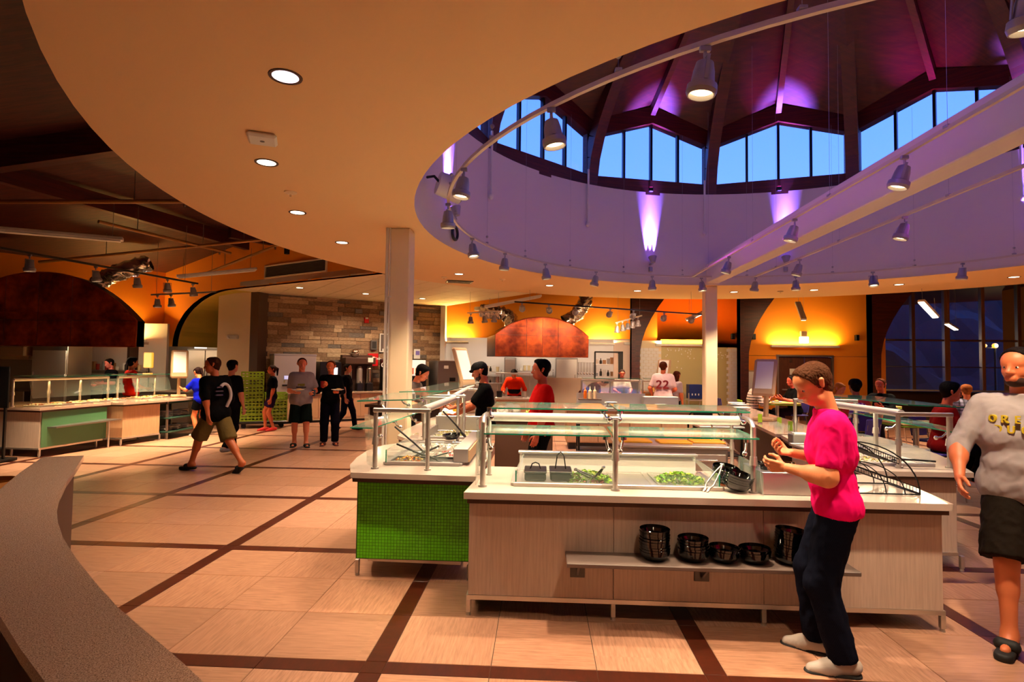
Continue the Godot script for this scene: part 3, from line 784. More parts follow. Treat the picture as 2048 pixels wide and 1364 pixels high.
	for k in 24:
		var a0 := ROT + 15.0 * k; var a1 := a0 + 15.0
		var i0 := ringp(6.0, a0, 5.86); var i1 := ringp(6.0, a1, 5.86)
		var o0 := ringp(27.0, a0, 5.86 + (outer_y.call(a0) - 5.86) * 1.5); var o1 := ringp(27.0, a1, 5.86 + (outer_y.call(a1) - 5.86) * 1.5)
		g = G.new(); g.quad(i0, i1, o1, o0); var th := Vector3(0, 0.15, 0); g.quad(o0 + th, o1 + th, i1 + th, i0 + th)
		part(deck, "deck_slope", g, M.deck)
		if k % 2 == 0:
			g = G.new(); beam_between(g, i0 - Vector3(0, 0.2, 0), o0 - Vector3(0, 0.2, 0), 0.2, 0.42); part(deck, "radial_beam", g, M.glulam)
	for e in [[-62.0, -88.0, 10.2], [-62.0, -92.0, 13.2], [-40.0, -66.0, 12.6]]:
		var q0 := ringp(e[2], e[0], 0); var q1 := ringp(e[2], e[1], 0)
		q0.y = 5.86 + (4.1 - 5.86) * 1.5 * (e[2] - 6.0) / 21.0 - 0.18; q1.y = q0.y
		g = G.new(); beam_between(g, q0, q1, 0.16, 0.3); part(deck, "purlin", g, M.glulam)
	# sprinkler pipes
	for e in [[Vector3(-10.5, 4.15, -8.2), Vector3(-5.3, 4.35, -8.9), "sprinkler pipe crossing under the dark roof near the round ceiling"], [Vector3(-8.4, 4.35, -10.2), Vector3(-7.4, 4.3, -13.0), "short sprinkler pipe sloping down toward the orange wall"], [Vector3(-11.5, 3.95, -12.3), Vector3(-5.0, 4.55, -12.1), "sprinkler pipe running along above the black lamp track"], [Vector3(-9.0, 4.1, -14.7), Vector3(-6.2, 4.6, -13.2), "yellow-lit sprinkler pipe in front of the orange wall"]]:
		g = G.new(); g.cyl(Vector3.ZERO, e[1] - e[0], 0.035, 0.035, 8)
		var t := thing("sprinkler_pipe", e[2], "pipe", e[0]); part(t, "pipe_run", g, M.pipe)
		for f in [0.25, 0.75]:
			var p: Vector3 = (e[1] - e[0]) * f
			g = G.new(); g.cyl(p, p + Vector3(0, 0.5, 0), 0.008, 0.008, 6); part(t, "hanger_rod", g, M.steel_soft)
		g = G.new(); var mid: Vector3 = (e[1] - e[0]) * 0.9; g.cyl(mid - Vector3(0, 0.09, 0), mid, 0.02, 0.03, 8); part(t, "sprinkler_head", g, M.chrome)

var _cp: StandardMaterial3D
func clear_pane() -> StandardMaterial3D:
	if _cp == null: _cp = glass(Color(0.9, 0.95, 1.0), 0.03)
	return _cp

func beam_between(g: G, a: Vector3, b: Vector3, w: float, h: float) -> void:
	var d := (b - a).normalized(); var s := d.cross(Vector3.UP).normalized() * w * 0.5; var u := s.cross(d).normalized() * h * 0.5
	if u.y < 0: u = -u
	g.hexa([a - s - u, b - s - u, b + s - u, a + s - u, a - s + u, b - s + u, b + s + u, a + s + u])

func make_lamp(big: bool) -> Node3D:
	return null

func spot_lamp(at: Vector3, target: Vector3, label: String, group: String, e: float, scale_ := 1.0, ang := 34.0, col := Color(1.0, 0.875, 0.73), lens: Material = null) -> void:
	# hangs from the track at `at`; body tilts to the target
	var t := thing("track_spotlight", label, "spotlight", at, 0.0, group)
	var d := (target - at).normalized(); var b := Basis.looking_at(d, Vector3.UP if absf(d.y) < 0.98 else Vector3.RIGHT)
	var s := scale_
	var g := G.new(); g.box(Vector3(0, -0.02 * s, 0), Vector3(0.07, 0.035, 0.035) * s, 0.004); g.cyl(Vector3(0, -0.03 * s, 0), Vector3(0, -0.08 * s, 0), 0.012 * s, 0.012 * s, 8); part(t, "stem", g, M.housing)
	var c := Vector3(0, -0.1 * s, 0)  # yoke pivot: body hangs below
	var ax := Transform3D(Basis(b.x, -d, b.x.cross(-d)), c)
	g = G.new(); g.xf = ax
	for sx in [-1, 1]: g.box(Vector3(sx * 0.082 * s, -0.075 * s, 0), Vector3(0.006, 0.15, 0.022) * s)
	g.box(Vector3(0, 0.003 * s, 0), Vector3(0.17, 0.007, 0.024) * s); part(t, "yoke", g, M.housing)
	g = G.new(); g.lathe([Vector2(0, 0.0), Vector2(0.035, 0.0), Vector2(0.055, -0.012), Vector2(0.068, -0.07), Vector2(0.076, -0.15), Vector2(0.095, -0.16), Vector2(0.098, -0.2), Vector2(0.088, -0.225), Vector2(0.08, -0.225), Vector2(0.07, -0.19)].map(func(p): return p * s), 20, ax); part(t, "housing", g, M.housing)
	g = G.new(); g.lathe([Vector2(0.0, -0.196), Vector2(0.074, -0.196)].map(func(p): return p * s), 18, ax); part(t, "lamp_lens", g, lens if lens else M.lens)
	spot(t, c + d * 0.235 * s, c + d * 2.0, col, e, ang, 0.75, 0.06)

func ceiling_lights() -> void:
	# curved track and straight tracks
	var tr := 5.28; var ty := 3.82
	var g := G.new(); var pts := arc_pts(CX, CZ, tr, -180, 180, 120); var N := pts.size()
	for k in N - 1:
		var a := pts[k]; var b := pts[k + 1]
		var da := (a - Vector2(CX, CZ)).normalized() * 0.018; var db := (b - Vector2(CX, CZ)).normalized() * 0.018
		g.hexa([Vector3(a.x - da.x, ty, a.y - da.y), Vector3(a.x + da.x, ty, a.y + da.y), Vector3(b.x + db.x, ty, b.y + db.y), Vector3(b.x - db.x, ty, b.y - db.y), Vector3(a.x - da.x, ty + 0.036, a.y - da.y), Vector3(a.x + da.x, ty + 0.036, a.y + da.y), Vector3(b.x + db.x, ty + 0.036, b.y + db.y), Vector3(b.x - db.x, ty + 0.036, b.y - db.y)])
	var track := thing("ring_track", "pale curved lighting track circling inside the round opening", "light track")
	part(track, "rail", g, M.track)
	for a in [-170, -152, -139, -122, -106, -88, -70, -55, -40, -24, -8, 8, 27, 43, 60, 80, 100, 120, 140, 160]:
		g = G.new(); var p := ringp(tr, a, ty + 0.04); g.box(p + Vector3(0, 0.012, 0), Vector3(0.05, 0.024, 0.05), 0.004); g.cyl(p, p + Vector3(0, 3.3, 0), 0.0016, 0.0016, 5, false); g.sphere(p + Vector3(0, 0.12, 0), Vector3.ONE * 0.022, 8, 6); part(track, "hanger", g, M.housing)
	for e in [[3.50, "straight lighting track along the drywall bulkhead"], [4.90, "straight lighting track on the far side of the bulkhead"]]:
		var h := sqrt(tr * tr - pow(e[0] - CX, 2.0))
		var t := thing("straight_track", e[1], "light track")
		g = G.new(); g.box(Vector3(e[0], ty + 0.018, CZ), Vector3(0.036, 0.036, h * 2.0)); part(t, "rail", g, M.track)
		for z in [-12.0, -9.5, -7.0, -5.0]:
			g = G.new(); var p := Vector3(e[0], ty + 0.036, z); g.box(p, Vector3(0.05, 0.03, 0.06), 0.004); g.cyl(p, p + Vector3(0, 3.3, 0), 0.0016, 0.0016, 5, false); part(t, "hanger", g, M.housing)
	var deg := [-163.4, -145.9, -131.8, -113.8, -99.0, -77.0, -62.5, -48.0, -32.0, -16.0, -3.1, 10.0, 19.1, 35.1, 51.5, 70.0, 90.0, 112.0, 135.0, 158.0]
	var told := ["nearest ring spotlight, large at the upper corner of the picture", "large ring spotlight hanging above the pink-shirted man", "ring spotlight hanging in front of the sliver of clerestory glass", "ring spotlight at the left bend of the curved track", "ring spotlight beside the violet wall beam at the far left of the ring", "ring spotlight right of the round cable coil", "ring spotlight above the stone wall's right end", "third ring spotlight past the cable coil", "ring spotlight above the copper hood", "ring spotlight under the brightest violet uplight", "ring spotlight against the far column", "first ring spotlight right of the far column", "second ring spotlight right of the far column", "ring spotlight above the orange door bay", "ring spotlight above the dark window wall"]
	for k in deg.size():
		var p := ringp(tr, deg[k], ty)
		var tg := ringp(tr - 0.6 + 1.2 * fposmod(k * 0.618, 1.0), deg[k] + 4.0 * sin(k * 2.1), 0.9)
		spot_lamp(p, tg, told[k] if k < told.size() else "ring spotlight on the near right stretch of the curved track", "spotlights on the ring track", 15.0, 1.0, 40.0)
	var ss := [[3.5, -5.582, "spotlight nearest on the straight track along the bulkhead"], [3.5, -7.955, "middle spotlight on the straight track along the bulkhead"], [3.5, -10.709, "far spotlight on the straight track along the bulkhead"], [4.9, -7.823, "nearer spotlight on the straight track beyond the bulkhead"], [4.9, -10.936, "farther spotlight on the straight track beyond the bulkhead"]]
	for e in ss: spot_lamp(Vector3(e[0], ty, e[1]), Vector3(e[0] - 0.8, 0.9, e[1] - 0.3), e[2], "spotlights on the straight tracks", 15.0, 1.0, 38.0)
	# recessed downlights
	var dl := [[-1.768, -3.711, "nearest recessed downlight in the cream ceiling"], [-2.713, -5.35, "second recessed downlight, below the white access point"], [-3.204, -7.18, "third recessed downlight along the ceiling curve"], [-3.262, -9.006, "fourth recessed downlight, left of the near column"], [-2.8, -10.6, "recessed downlight beyond the near column"], [-1.799, -12.182, "recessed downlight over the stone wall corner"], [0.2, -13.9, "recessed downlight in front of the copper hood"], [2.5, -14.8, "recessed downlight left of the far column"], [5.005, -14.907, "recessed downlight right of the far column"], [6.808, -14.426, "recessed downlight above the tile wall"], [8.233, -13.395, "recessed downlight above the door bay"], [9.834, -12.223, "recessed downlight at the right edge of the ceiling"], [10.9, -9.5, "recessed downlight out at the right side"], [10.6, -5.5, "recessed downlight at the near right side"], [8.3, -2.4, "recessed downlight over the near right floor"], [1.0, -1.6, "recessed downlight over the near floor"], [5.0, -0.9, "recessed downlight near the front edge"], [-6.4, -14.6, "recessed lamp in the alcove ceiling before the steel dispenser"], [-5.0, -15.8, "recessed lamp in the alcove ceiling before the coffee brewer"], [-3.6, -16.9, "recessed lamp in the alcove ceiling before the soda fountain"]]
	for e in dl:
		var t := thing("recessed_downlight", e[2], "downlight", Vector3(e[0], CEIL, e[1]), 0.0, "recessed downlights in the round ceiling")
		g = G.new(); g.lathe([Vector2(0.088, 0.001), Vector2(0.088, -0.004), Vector2(0.11, -0.006), Vector2(0.112, 0.0)], 24); part(t, "trim_ring", g, M.brown)
		g = G.new(); g.lathe([Vector2(0.0, -0.003), Vector2(0.088, -0.003)], 24); part(t, "lamp_disc", g, glow(Color(0.95, 0.88, 0.95), 2.2) if e[0] < -1.7 and e[1] > -4 else M.tube_on)
		spot(t, Vector3(0, -0.02, 0), Vector3(0, -2, 0) if e[1] > -14.9 or e[0] > -3 else Vector3(-0.6, -2, -0.8), Color(1.0, 0.875, 0.73), 10.0 if e[1] > -14.55 or e[0] > -3.0 else 13.0, 52.0, 0.9, 0.08)
	# violet uplights on the drum wall
	for e in [[-78.0, "grey uplight on the drum wall at the left bend with a violet beam"], [-14.5, "grey uplight on the drum wall throwing the brightest violet beam"], [17.3, "grey uplight on the drum wall partly behind the bulkhead"], [62.0, "uplight on the far right drum wall"], [105.0, "uplight on the right drum wall"], [150.0, "uplight on the near drum wall"], [-150.0, "uplight on the near left drum wall"]]:
		var p := ringp(R_IN - 0.16, e[0], 4.32); var inw := (Vector3(CX, 4.32, CZ) - p).normalized()
		var t := thing("wall_uplight", e[1], "uplight", p, 0.0, "violet uplights on the drum wall")
		var bs := Basis(Vector3.UP.cross(inw), Vector3.UP, inw)
		g = G.new(); g.xf = Transform3D(bs, Vector3.ZERO); g.cyl(Vector3(0, -0.14, 0.02), Vector3(0, 0.0, -0.02), 0.05, 0.1, 14); g.box(Vector3(0, -0.16, -0.08), Vector3(0.05, 0.04, 0.18), 0.01); g.box(Vector3(0, -0.28, -0.12), Vector3(0.09, 0.12, 0.06), 0.01); part(t, "housing", g, M.housing)
		g = G.new(); g.xf = Transform3D(bs, Vector3.ZERO); g.lathe([Vector2(0, 0.004), Vector2(0.085, 0.004)], 14, Transform3D(Basis(), Vector3(0, 0, -0.02))); part(t, "lamp_lens", g, glow(Color(0.45, 0.25, 1.0), 8.0))
		for q in [-0.1, 0.0, 0.1]:
			var o: Vector3 = Vector3(0, 0.02, 0) + bs.x * q - inw * 0.11
			spot(t, o, o + Vector3(0, 2.0, 0) - inw * 0.06, Color(0.50, 0.35, 1.0), 130.0, 11.0, 1.0, 0.02)
		spot(t, Vector3(0, 0.03, 0) + inw * 0.05, inw * 10.0 + Vector3(0, 0.7, 0), Color(0.66, 0.22, 0.66), 11.0, 34.0, 1.0, 0.05)
	for e in [[-14.5, "small magenta roof lamp below the second gabled window"], [16.0, "small magenta roof lamp below the third gabled window"], [46.0, "small magenta roof lamp below the gabled window at the right"]]:
		var p := ringp(R_IN - 0.05, e[0], 5.98); var inw := (Vector3(CX, 5.98, CZ) - p).normalized()
		var t := thing("roof_lamp", e[1], "uplight", p); g = G.new(); g.box(Vector3(0, -0.03, 0), Vector3(0.1, 0.1, 0.08), 0.01); part(t, "housing", g, M.black); g = G.new(); g.box(Vector3(0, 0.025, 0), Vector3(0.07, 0.008, 0.06)); part(t, "lamp_lens", g, glow(Color(0.9, 0.1, 0.6), 2.0))
		spot(t, Vector3(0, 0.06, 0) + inw * 0.05, Vector3(0, 2.1, 0) + inw * 0.45, Color(0.9, 0.12, 0.62), 6.0, 26.0, 1.0, 0.03)
	# sprinkler drops on the drum wall
	for e in [[-62.0, "white sprinkler drop pipe on the drum wall at the left"], [-31.6, "white sprinkler drop pipe near the second window bay"], [-1.1, "white sprinkler drop pipe near the bulkhead"], [60.0, "white sprinkler drop pipe at the right of the drum"]]:
		var p := ringp(R_IN - 0.06, e[0], 4.97)
		var t := thing("sprinkler_drop", e[1], "sprinkler", p, 0.0, "sprinkler drops on the drum wall")
		g = G.new(); g.cyl(Vector3.ZERO, Vector3(0, 1.25, 0), 0.024, 0.024, 8); part(t, "drop_pipe", g, M.white)
		g = G.new(); g.sphere(Vector3(0, -0.02, 0), Vector3(0.05, 0.06, 0.05), 10, 7); part(t, "sprinkler_head", g, M.white)
	# paper-white horn speaker and cable coil on the drum
	var hp := ringp(R_IN - 0.38, -91.3, 4.27)
	var hs := thing("horn_speaker", "white barrel loudspeaker on the drum wall at the left bend", "speaker", hp)
	g = G.new(); g.cyl(Vector3(-0.16, 0.03, 0.05), Vector3(0.16, -0.05, -0.1), 0.16, 0.19, 20); part(hs, "barrel", g, M.white)
	g = G.new(); g.cyl(Vector3(0.15, -0.048, -0.096), Vector3(0.172, -0.053, -0.106), 0.165, 0.165, 20); part(hs, "grille", g, M.grey)
	g = G.new(); g.tube([Vector3(-0.1, 0.0, 0.05), Vector3(-0.2, 0.1, 0.12), Vector3(-0.32, 0.12, 0.02)], 0.02); part(hs, "bracket", g, M.black)
	var cc := ringp(R_IN - 0.05, -75.5, 3.95); g = G.new(); var cp := []
	var tang := Vector3(cos(deg_to_rad(-75.5)), 0, sin(deg_to_rad(-75.5)))
	for k in 24: cp.append(tang * 0.11 * cos(TAU * k / 24.0) + Vector3.UP * 0.11 * sin(TAU * k / 24.0))
	g.tube(cp, 0.025, 8, true); solo("cable_coil", g, M.black, "coil of black cable hung on the drum wall below the uplight", "cable", cc)
	# flat access point, smoke detectors, ceiling vent
	var ap := thing("access_point", "square white wireless access point on the cream ceiling", "access point", Vector3(-2.437, CEIL, -4.72), 0.4)
	g = G.new(); g.box(Vector3(0, -0.022, 0), Vector3(0.24, 0.044, 0.24), 0.02); part(ap, "case", g, M.white)
	g = G.new(); g.cyl(Vector3(0, -0.046, 0), Vector3(0, -0.043, 0), 0.02); part(ap, "indicator", g, M.grey)
	var vt := thing("ceiling_vent", "black slotted ceiling vent beyond the near column", "vent", Vector3(-1.95, CEIL, -13.3), 0.3)
	g = G.new(); g.box(Vector3(0, -0.01, 0), Vector3(0.62, 0.02, 0.34)); part(vt, "frame", g, M.black)
	for k in 5:
		g = G.new(); g.box(Vector3(0, -0.022, -0.12 + 0.06 * k), Vector3(0.56, 0.01, 0.015)); part(vt, "slat", g, M.grey)
	for e in [[-2.2, -12.6, "small round ceiling sprinkler plate left of the vent"], [-0.9, -12.9, "small round ceiling plate right of the vent"], [6.1, -14.7, "small round ceiling plate above the middle arch"], [-2.9, -6.3, "small round ceiling plate between the downlights"]]:
		var t := thing("ceiling_plate", e[2], "sprinkler", Vector3(e[0], CEIL, e[1])); g = G.new(); g.lathe([Vector2(0.0, -0.03), Vector2(0.03, -0.03), Vector2(0.07, -0.012), Vector2(0.07, 0.0)], 14); part(t, "cover", g, M.cream)
		g = G.new(); g.cyl(Vector3(0, -0.05, 0), Vector3(0, -0.03, 0), 0.012); part(t, "head", g, M.chrome)
	far_lights()

func far_lights() -> void:
	var g: G
	# linear sconces washing the orange walls
	var sc := [[-2.9, 0.86, -19.3, "short linear sconce beside the stone wall corner"], [2.07, 0.84, -19.3, "short linear sconce right of the copper hood"], [4.85, 2.0, -19.3, "long linear sconce above the olive tile wall"], [8.75, 2.2, -19.3, "long linear sconce above the double door"]]
	for e in sc:
		var t := thing("linear_sconce", e[3], "sconce", Vector3(e[0], 2.46, e[2] + 0.1))
		g = G.new(); g.box(Vector3(0, 0, 0), Vector3(e[1], 0.07, 0.14), 0.01); part(t, "body", g, M.white)
		g = G.new(); g.box(Vector3(0, 0.037, 0.0), Vector3(e[1] * 0.96, 0.005, 0.1)); part(t, "lamp_tube", g, glow(Color(1.0, 0.8, 0.45), 3.0))
		area(t, Vector3(0, 0.05, 0), Vector3.UP, e[1] * 0.95, 0.09, Color(1.0, 0.80, 0.45), 9.0 + 7.0 * e[1])
	# sconces on the walls at the left
	var Kd := Vector3(-0.493, 0, 0.871)
	var s2 := thing("linear_sconce", "linear sconce low on the orange return wall by the large hood", "sconce", Vector3(-11.55, 2.3, -16.35) + Kd * 0.9 + Vector3(0.14, 0, 0.08))
	g = G.new(); g.xf = Transform3D(Basis(Kd, Vector3.UP, Kd.cross(Vector3.UP)), Vector3.ZERO); g.box(Vector3.ZERO, Vector3(1.3, 0.07, 0.14), 0.01); part(s2, "body", g, M.white)
	area(s2, Vector3(0, 0.05, 0), Vector3.UP, 0.6, 0.6, Color(1.0, 0.80, 0.45), 8.0)
	g = G.new(); g.xf = Transform3D(Basis(Kd, Vector3.UP, Kd.cross(Vector3.UP)), Vector3.ZERO); g.box(Vector3(0, 0.037, 0), Vector3(1.2, 0.005, 0.1)); part(s2, "lamp_tube", g, glow(Color(1.0, 0.8, 0.45), 3.0))
	# glowing cube sconce above the door
	var cs := thing("cube_sconce", "small square white wall lamp glowing above the double door", "sconce", Vector3(8.72, 2.68, -19.2))
	g = G.new(); g.box(Vector3.ZERO, Vector3(0.26, 0.22, 0.16), 0.02); part(cs, "lamp_shade", g, glow(Color(1.0, 0.9, 0.7), 2.4))
	g = G.new(); g.box(Vector3(0, 0.2, -0.03), Vector3(0.2, 0.18, 0.1), 0.01); part(cs, "mount", g, M.tan)
	# lit suspended fluorescent boxes
	for e in [[Vector3(4.35, 3.12, -17.0), Vector3(5.2, 3.5, -17.6), "lit suspended fluorescent box left of the far column"], [Vector3(7.72, 3.15, -17.0), Vector3(7.95, 3.75, -17.9), "lit suspended fluorescent box in front of the door bay"], [Vector3(9.1, 3.38, -14.0), Vector3(9.65, 3.02, -14.3), "lit suspended fluorescent box before the dark windows"], [Vector3(13.15, 3.24, -19.0), Vector3(13.6, 3.06, -19.2), "small lit fluorescent box deeper before the windows"]]:
		pendant(e[0], e[1], e[2], true, 0.45 if e[0].z == -14.0 else 1.4)
	pendant(Vector3(-8.8, 3.75, -8.3), Vector3(-7.2, 3.78, -9.3), "unlit long white suspended light box at the left edge", false, 0.7)
	pendant(Vector3(-8.3, 3.62, -12.4), Vector3(-6.9, 3.95, -13.3), "unlit suspended light box in front of the orange wall", false, 0.55)
	pendant(Vector3(-1.5, 3.25, -15.0), Vector3(0.0, 3.6, -15.4), "unlit suspended light box above the copper hood", false, 0.24)
	# black lamp track over the serving line
	track_row(Vector3(-8.35, 3.42, -7.6), Vector3(-7.55, 3.43, -12.0), "black lamp track over the serving line", [0.22, 0.47, 0.66, 0.82, 0.97], "spotlight on the black track over the serving line", 20.0, M.black)
	track_row(Vector3(-8.75, 3.2, -12.2), Vector3(-7.6, 3.35, -12.8), "short grey lamp bar in front of the orange wall", [0.1, 0.3], "small spotlight on the short grey lamp bar", 6.0, M.steel_soft)
	# tracks around the centre kitchen
	track_row(Vector3(-2.0, 3.12, -15.2), Vector3(-1.1, 3.2, -15.4), "short lamp bar left of the copper hood", [0.1, 0.5, 0.8], "small spotlight on the bar left of the copper hood", 7.0, M.track)
	track_row(Vector3(-0.7, 3.38, -14.7), Vector3(4.3, 3.1, -14.9), "black lamp track in front of the copper hood", [0.04, 0.18, 0.32, 0.5, 0.62, 0.78, 0.93], "spotlight on the black track before the copper hood", 3.5, M.black, Vector3(0, -0.9, -2.2))
	track_row(Vector3(2.1, 2.95, -16.0), Vector3(3.0, 3.25, -17.0), "short lamp bar right of the copper hood", [0.05, 0.25, 0.45, 0.65, 0.85], "small spotlight clustered on the bar right of the copper hood", 5.0, M.track)
	# dining side fill from its own ceiling lamps out of view
	for e in [[Vector3(13.0, 4.7, -15.0), "white dining pendant over the far tables"], [Vector3(13.5, 4.7, -9.0), "white dining pendant over the near tables"]]:
		var t := thing("dining_pendant", e[1], "lamp", e[0]); g = G.new(); g.lathe([Vector2(0.0, 0.2), Vector2(0.06, 0.2), Vector2(0.22, 0.0), Vector2(0.2, 0.0)], 16); part(t, "lamp_shade", g, M.white); g = G.new(); g.sphere(Vector3(0, 0.05, 0), Vector3.ONE * 0.06, 8, 6); part(t, "bulb", g, M.lens_far)
		g = G.new(); g.cyl(Vector3(0, 0.2, 0), Vector3(0, 0.7, 0), 0.01); part(t, "cord", g, M.black)
		spot(t, Vector3(0, -0.05, 0), Vector3(0, -3, 0), Color(1.0, 0.78, 0.5), 22.0, 65.0, 1.0, 0.15)

func pendant(a: Vector3, b: Vector3, label: String, lit: bool, up := 1.0) -> void:
	var t := thing("suspended_light_box", label, "light", (a + b) * 0.5)
	var d := (b - a); var L := d.length(); d /= L
	var s := d.cross(Vector3.UP).normalized(); var u := s.cross(d)
	var g := G.new(); g.xf = Transform3D(Basis(d, u, s), Vector3.ZERO); g.box(Vector3(0, 0.03, 0), Vector3(L, 0.06, 0.16), 0.008); part(t, "body", g, M.white)
	g = G.new(); g.xf = Transform3D(Basis(d, u, s), Vector3.ZERO); g.box(Vector3(0, -0.012, 0), Vector3(L * 0.96, 0.02, 0.13), 0.004); part(t, "lamp_lens", g, M.tube_on if lit else M.white)
	for f in [-0.42, 0.42]:
		g = G.new(); g.cyl(d * L * f + u * 0.06, d * L * f + Vector3(0, up, 0), 0.004, 0.004, 5); part(t, "suspension_wire", g, M.steel_soft)
	if lit: area(t, -u * 0.03, -u, L * 0.95, 0.12, Color(1.0, 0.85, 0.6), 2.5)

func track_row(a: Vector3, b: Vector3, label: String, fr: Array, lamp_label: String, e: float, m: Material, aim := Vector3(0, -2.4, -0.3)) -> void:
	var t := thing("lamp_track", label, "light track", a)
	var g := G.new(); beam_between(g, Vector3.ZERO, b - a, 0.035, 0.035); part(t, "rail", g, m)
	for f in [0.08, 0.92]:
		g = G.new(); var p: Vector3 = (b - a) * f; g.cyl(p, p + Vector3(0, 1.2, 0), 0.004, 0.004, 5); part(t, "suspension_wire", g, M.steel_soft)
	for k in fr.size():
		var p := a.lerp(b, fr[k])
		var ordw: String = ["first", "second", "third", "fourth", "fifth", "sixth", "seventh"][k]
		spot_lamp(p - Vector3(0, 0.018, 0), p + aim + Vector3(0.25 * sin(k * 1.7), 0, 0.2 * cos(k)), ordw + " " + lamp_label + " from the left", lamp_label, e, 0.85, 36.0, Color(1.0, 0.87, 0.7), M.lens_far)

func inset_poly(p: PackedVector2Array, d: float) -> PackedVector2Array:
	var r := Geometry2D.offset_polygon(p, -d, Geometry2D.JOIN_MITER)
	return r[0] if r.size() else p

func counter(t: Node3D, poly: PackedVector2Array, body_mat: Material, legs: Array, top_mat: Material, overhang := 0.09, y0 := 0.14) -> void:
	var g := G.new(); g.prism(poly, TOP - 0.042, TOP); part(t, "countertop", g, top_mat)
	g = G.new(); g.prism(inset_poly(poly, 0.015), TOP - 0.075, TOP - 0.042); part(t, "dark_edge_band", g, M.brown)
	var bp := inset_poly(poly, overhang)
	g = G.new(); g.prism(bp, y0, TOP - 0.075); part(t, "cabinet_body", g, body_mat)
	g = G.new(); g.prism(inset_poly(poly, overhang - 0.006), y0 - 0.03, y0); part(t, "base_rail", g, M.steel)
	for q in legs:
		g = G.new(); g.box(Vector3(q[0], (y0 - 0.03) * 0.5 + 0.01, q[1]), Vector3(0.032, y0 - 0.05, 0.032), 0.003); g.cyl(Vector3(q[0], 0, q[1]), Vector3(q[0], 0.02, q[1]), 0.018, 0.014, 10); part(t, "leg", g, M.steel)

func post(t: Node3D, p: Vector3, h: float, r := 0.019) -> void:
	var g := G.new(); g.cyl(p, p + Vector3(0, h, 0), r, r, 12); g.cyl(p, p + Vector3(0, 0.012, 0), r * 1.7, r * 1.6, 14); g.cyl(p + Vector3(0, h * 0.42, 0), p + Vector3(0, h * 0.55, 0), r * 1.55, r * 1.25, 12)
	part(t, "post", g, M.steel)

func shelf_glass(t: Node3D, pts: Array, th := 0.01) -> void:  # four corners, counter-clockwise from above
	var up := Vector3(0, th, 0)
	var g := G.new(); g.hexa([pts[0], pts[1], pts[2], pts[3], pts[0] + up, pts[1] + up, pts[2] + up, pts[3] + up])
	var o := part(t, "glass_shelf", g, M.glass)
	g = G.new()
	for k in 4:
		var a: Vector3 = pts[k]; var b: Vector3 = pts[(k + 1) % 4]; var n := (b - a).cross(Vector3.UP).normalized() * 0.0015
		g.quad(a + n, b + n, b + n + up, a + n + up)
	part(o, "polished_edge", g, M.glass_edge)

func clamp_arm(t: Node3D, p: Vector3, q: Vector3) -> void:
	var g := G.new(); g.tube([p, p.lerp(q, 0.5) + Vector3(0, -0.02, 0), q], 0.009, 8); g.sphere(p, Vector3.ONE * 0.02, 8, 6); g.cyl(q - Vector3(0, 0.018, 0), q + Vector3(0, 0.018, 0), 0.022, 0.022, 10); part(t, "glass_clamp", g, M.chrome)

func bowl_mesh() -> G:
	var g := G.new(); g.lathe([Vector2(0.0, 0.0), Vector2(0.05, 0.0), Vector2(0.062, 0.003), Vector2(0.085, 0.022), Vector2(0.097, 0.042), Vector2(0.101, 0.062), Vector2(0.098, 0.064), Vector2(0.093, 0.044), Vector2(0.08, 0.024), Vector2(0.055, 0.008), Vector2(0.0, 0.006)], 26)
	return g

func bowls(base: Vector3, n: int, tilt: Vector3, label: String, group: String, proto: MeshInstance3D) -> MeshInstance3D:
	var b := Basis.from_euler(tilt)
	for k in n:
		var o: Node3D
		if proto == null:
			proto = solo("bowl", bowl_mesh(), M.black_gloss, label, "bowl"); o = proto
		else: o = copy(proto, label)
		o.set_meta("group", group)
		var wob := Vector3(rng.randf_range(-0.003, 0.003), 0, rng.randf_range(-0.003, 0.003))
		o.transform = Transform3D(b * Basis(Vector3.UP, rng.randf() * 6.0), base + b * (Vector3(0, 0.0178 * k, 0) + wob))
	return proto

func tongs(at: Vector3, yaw: float, pitch: float, label: String, L := 0.26, m: Material = null) -> void:
	var t := thing("serving_tongs", label, "tongs", at)
	var b := Basis(Vector3.UP, yaw) * Basis(Vector3.RIGHT, pitch)
	for s in [-1, 1]:
		var g := G.new(); g.xf = Transform3D(b, Vector3.ZERO)
		g.tube([Vector3(0, 0, 0), Vector3(s * 0.02, 0, -L * 0.35), Vector3(s * 0.03, 0, -L * 0.8), Vector3(s * 0.012, 0, -L)], 0.007, 6); g.sphere(Vector3(s * 0.014, 0, -L), Vector3(0.012, 0.008, 0.03), 8, 6)
		part(t, "arm", g, m if m else M.black)
	var g2 := G.new(); g2.xf = Transform3D(b, Vector3.ZERO); g2.cyl(Vector3(-0.012, 0, 0), Vector3(0.012, 0, 0), 0.01); part(t, "hinge", g2, M.chrome)

func spoon(at: Vector3, yaw: float, pitch: float, L: float, label: String, m: Material) -> void:
	var t := thing("serving_spoon", label, "spoon", at)
	var b := Basis(Vector3.UP, yaw) * Basis(Vector3.RIGHT, pitch)
	var g := G.new(); g.xf = Transform3D(b, Vector3.ZERO); g.tube([Vector3.ZERO, Vector3(0, 0.004, -L * 0.5), Vector3(0, 0, -L * 0.8)], 0.009, 8); part(t, "handle", g, m)
	g = G.new(); g.xf = Transform3D(b, Vector3.ZERO); g.sphere(Vector3(0, -0.006, -L * 0.9), Vector3(0.035, 0.014, 0.05), 12, 8); part(t, "spoon_bowl", g, m)

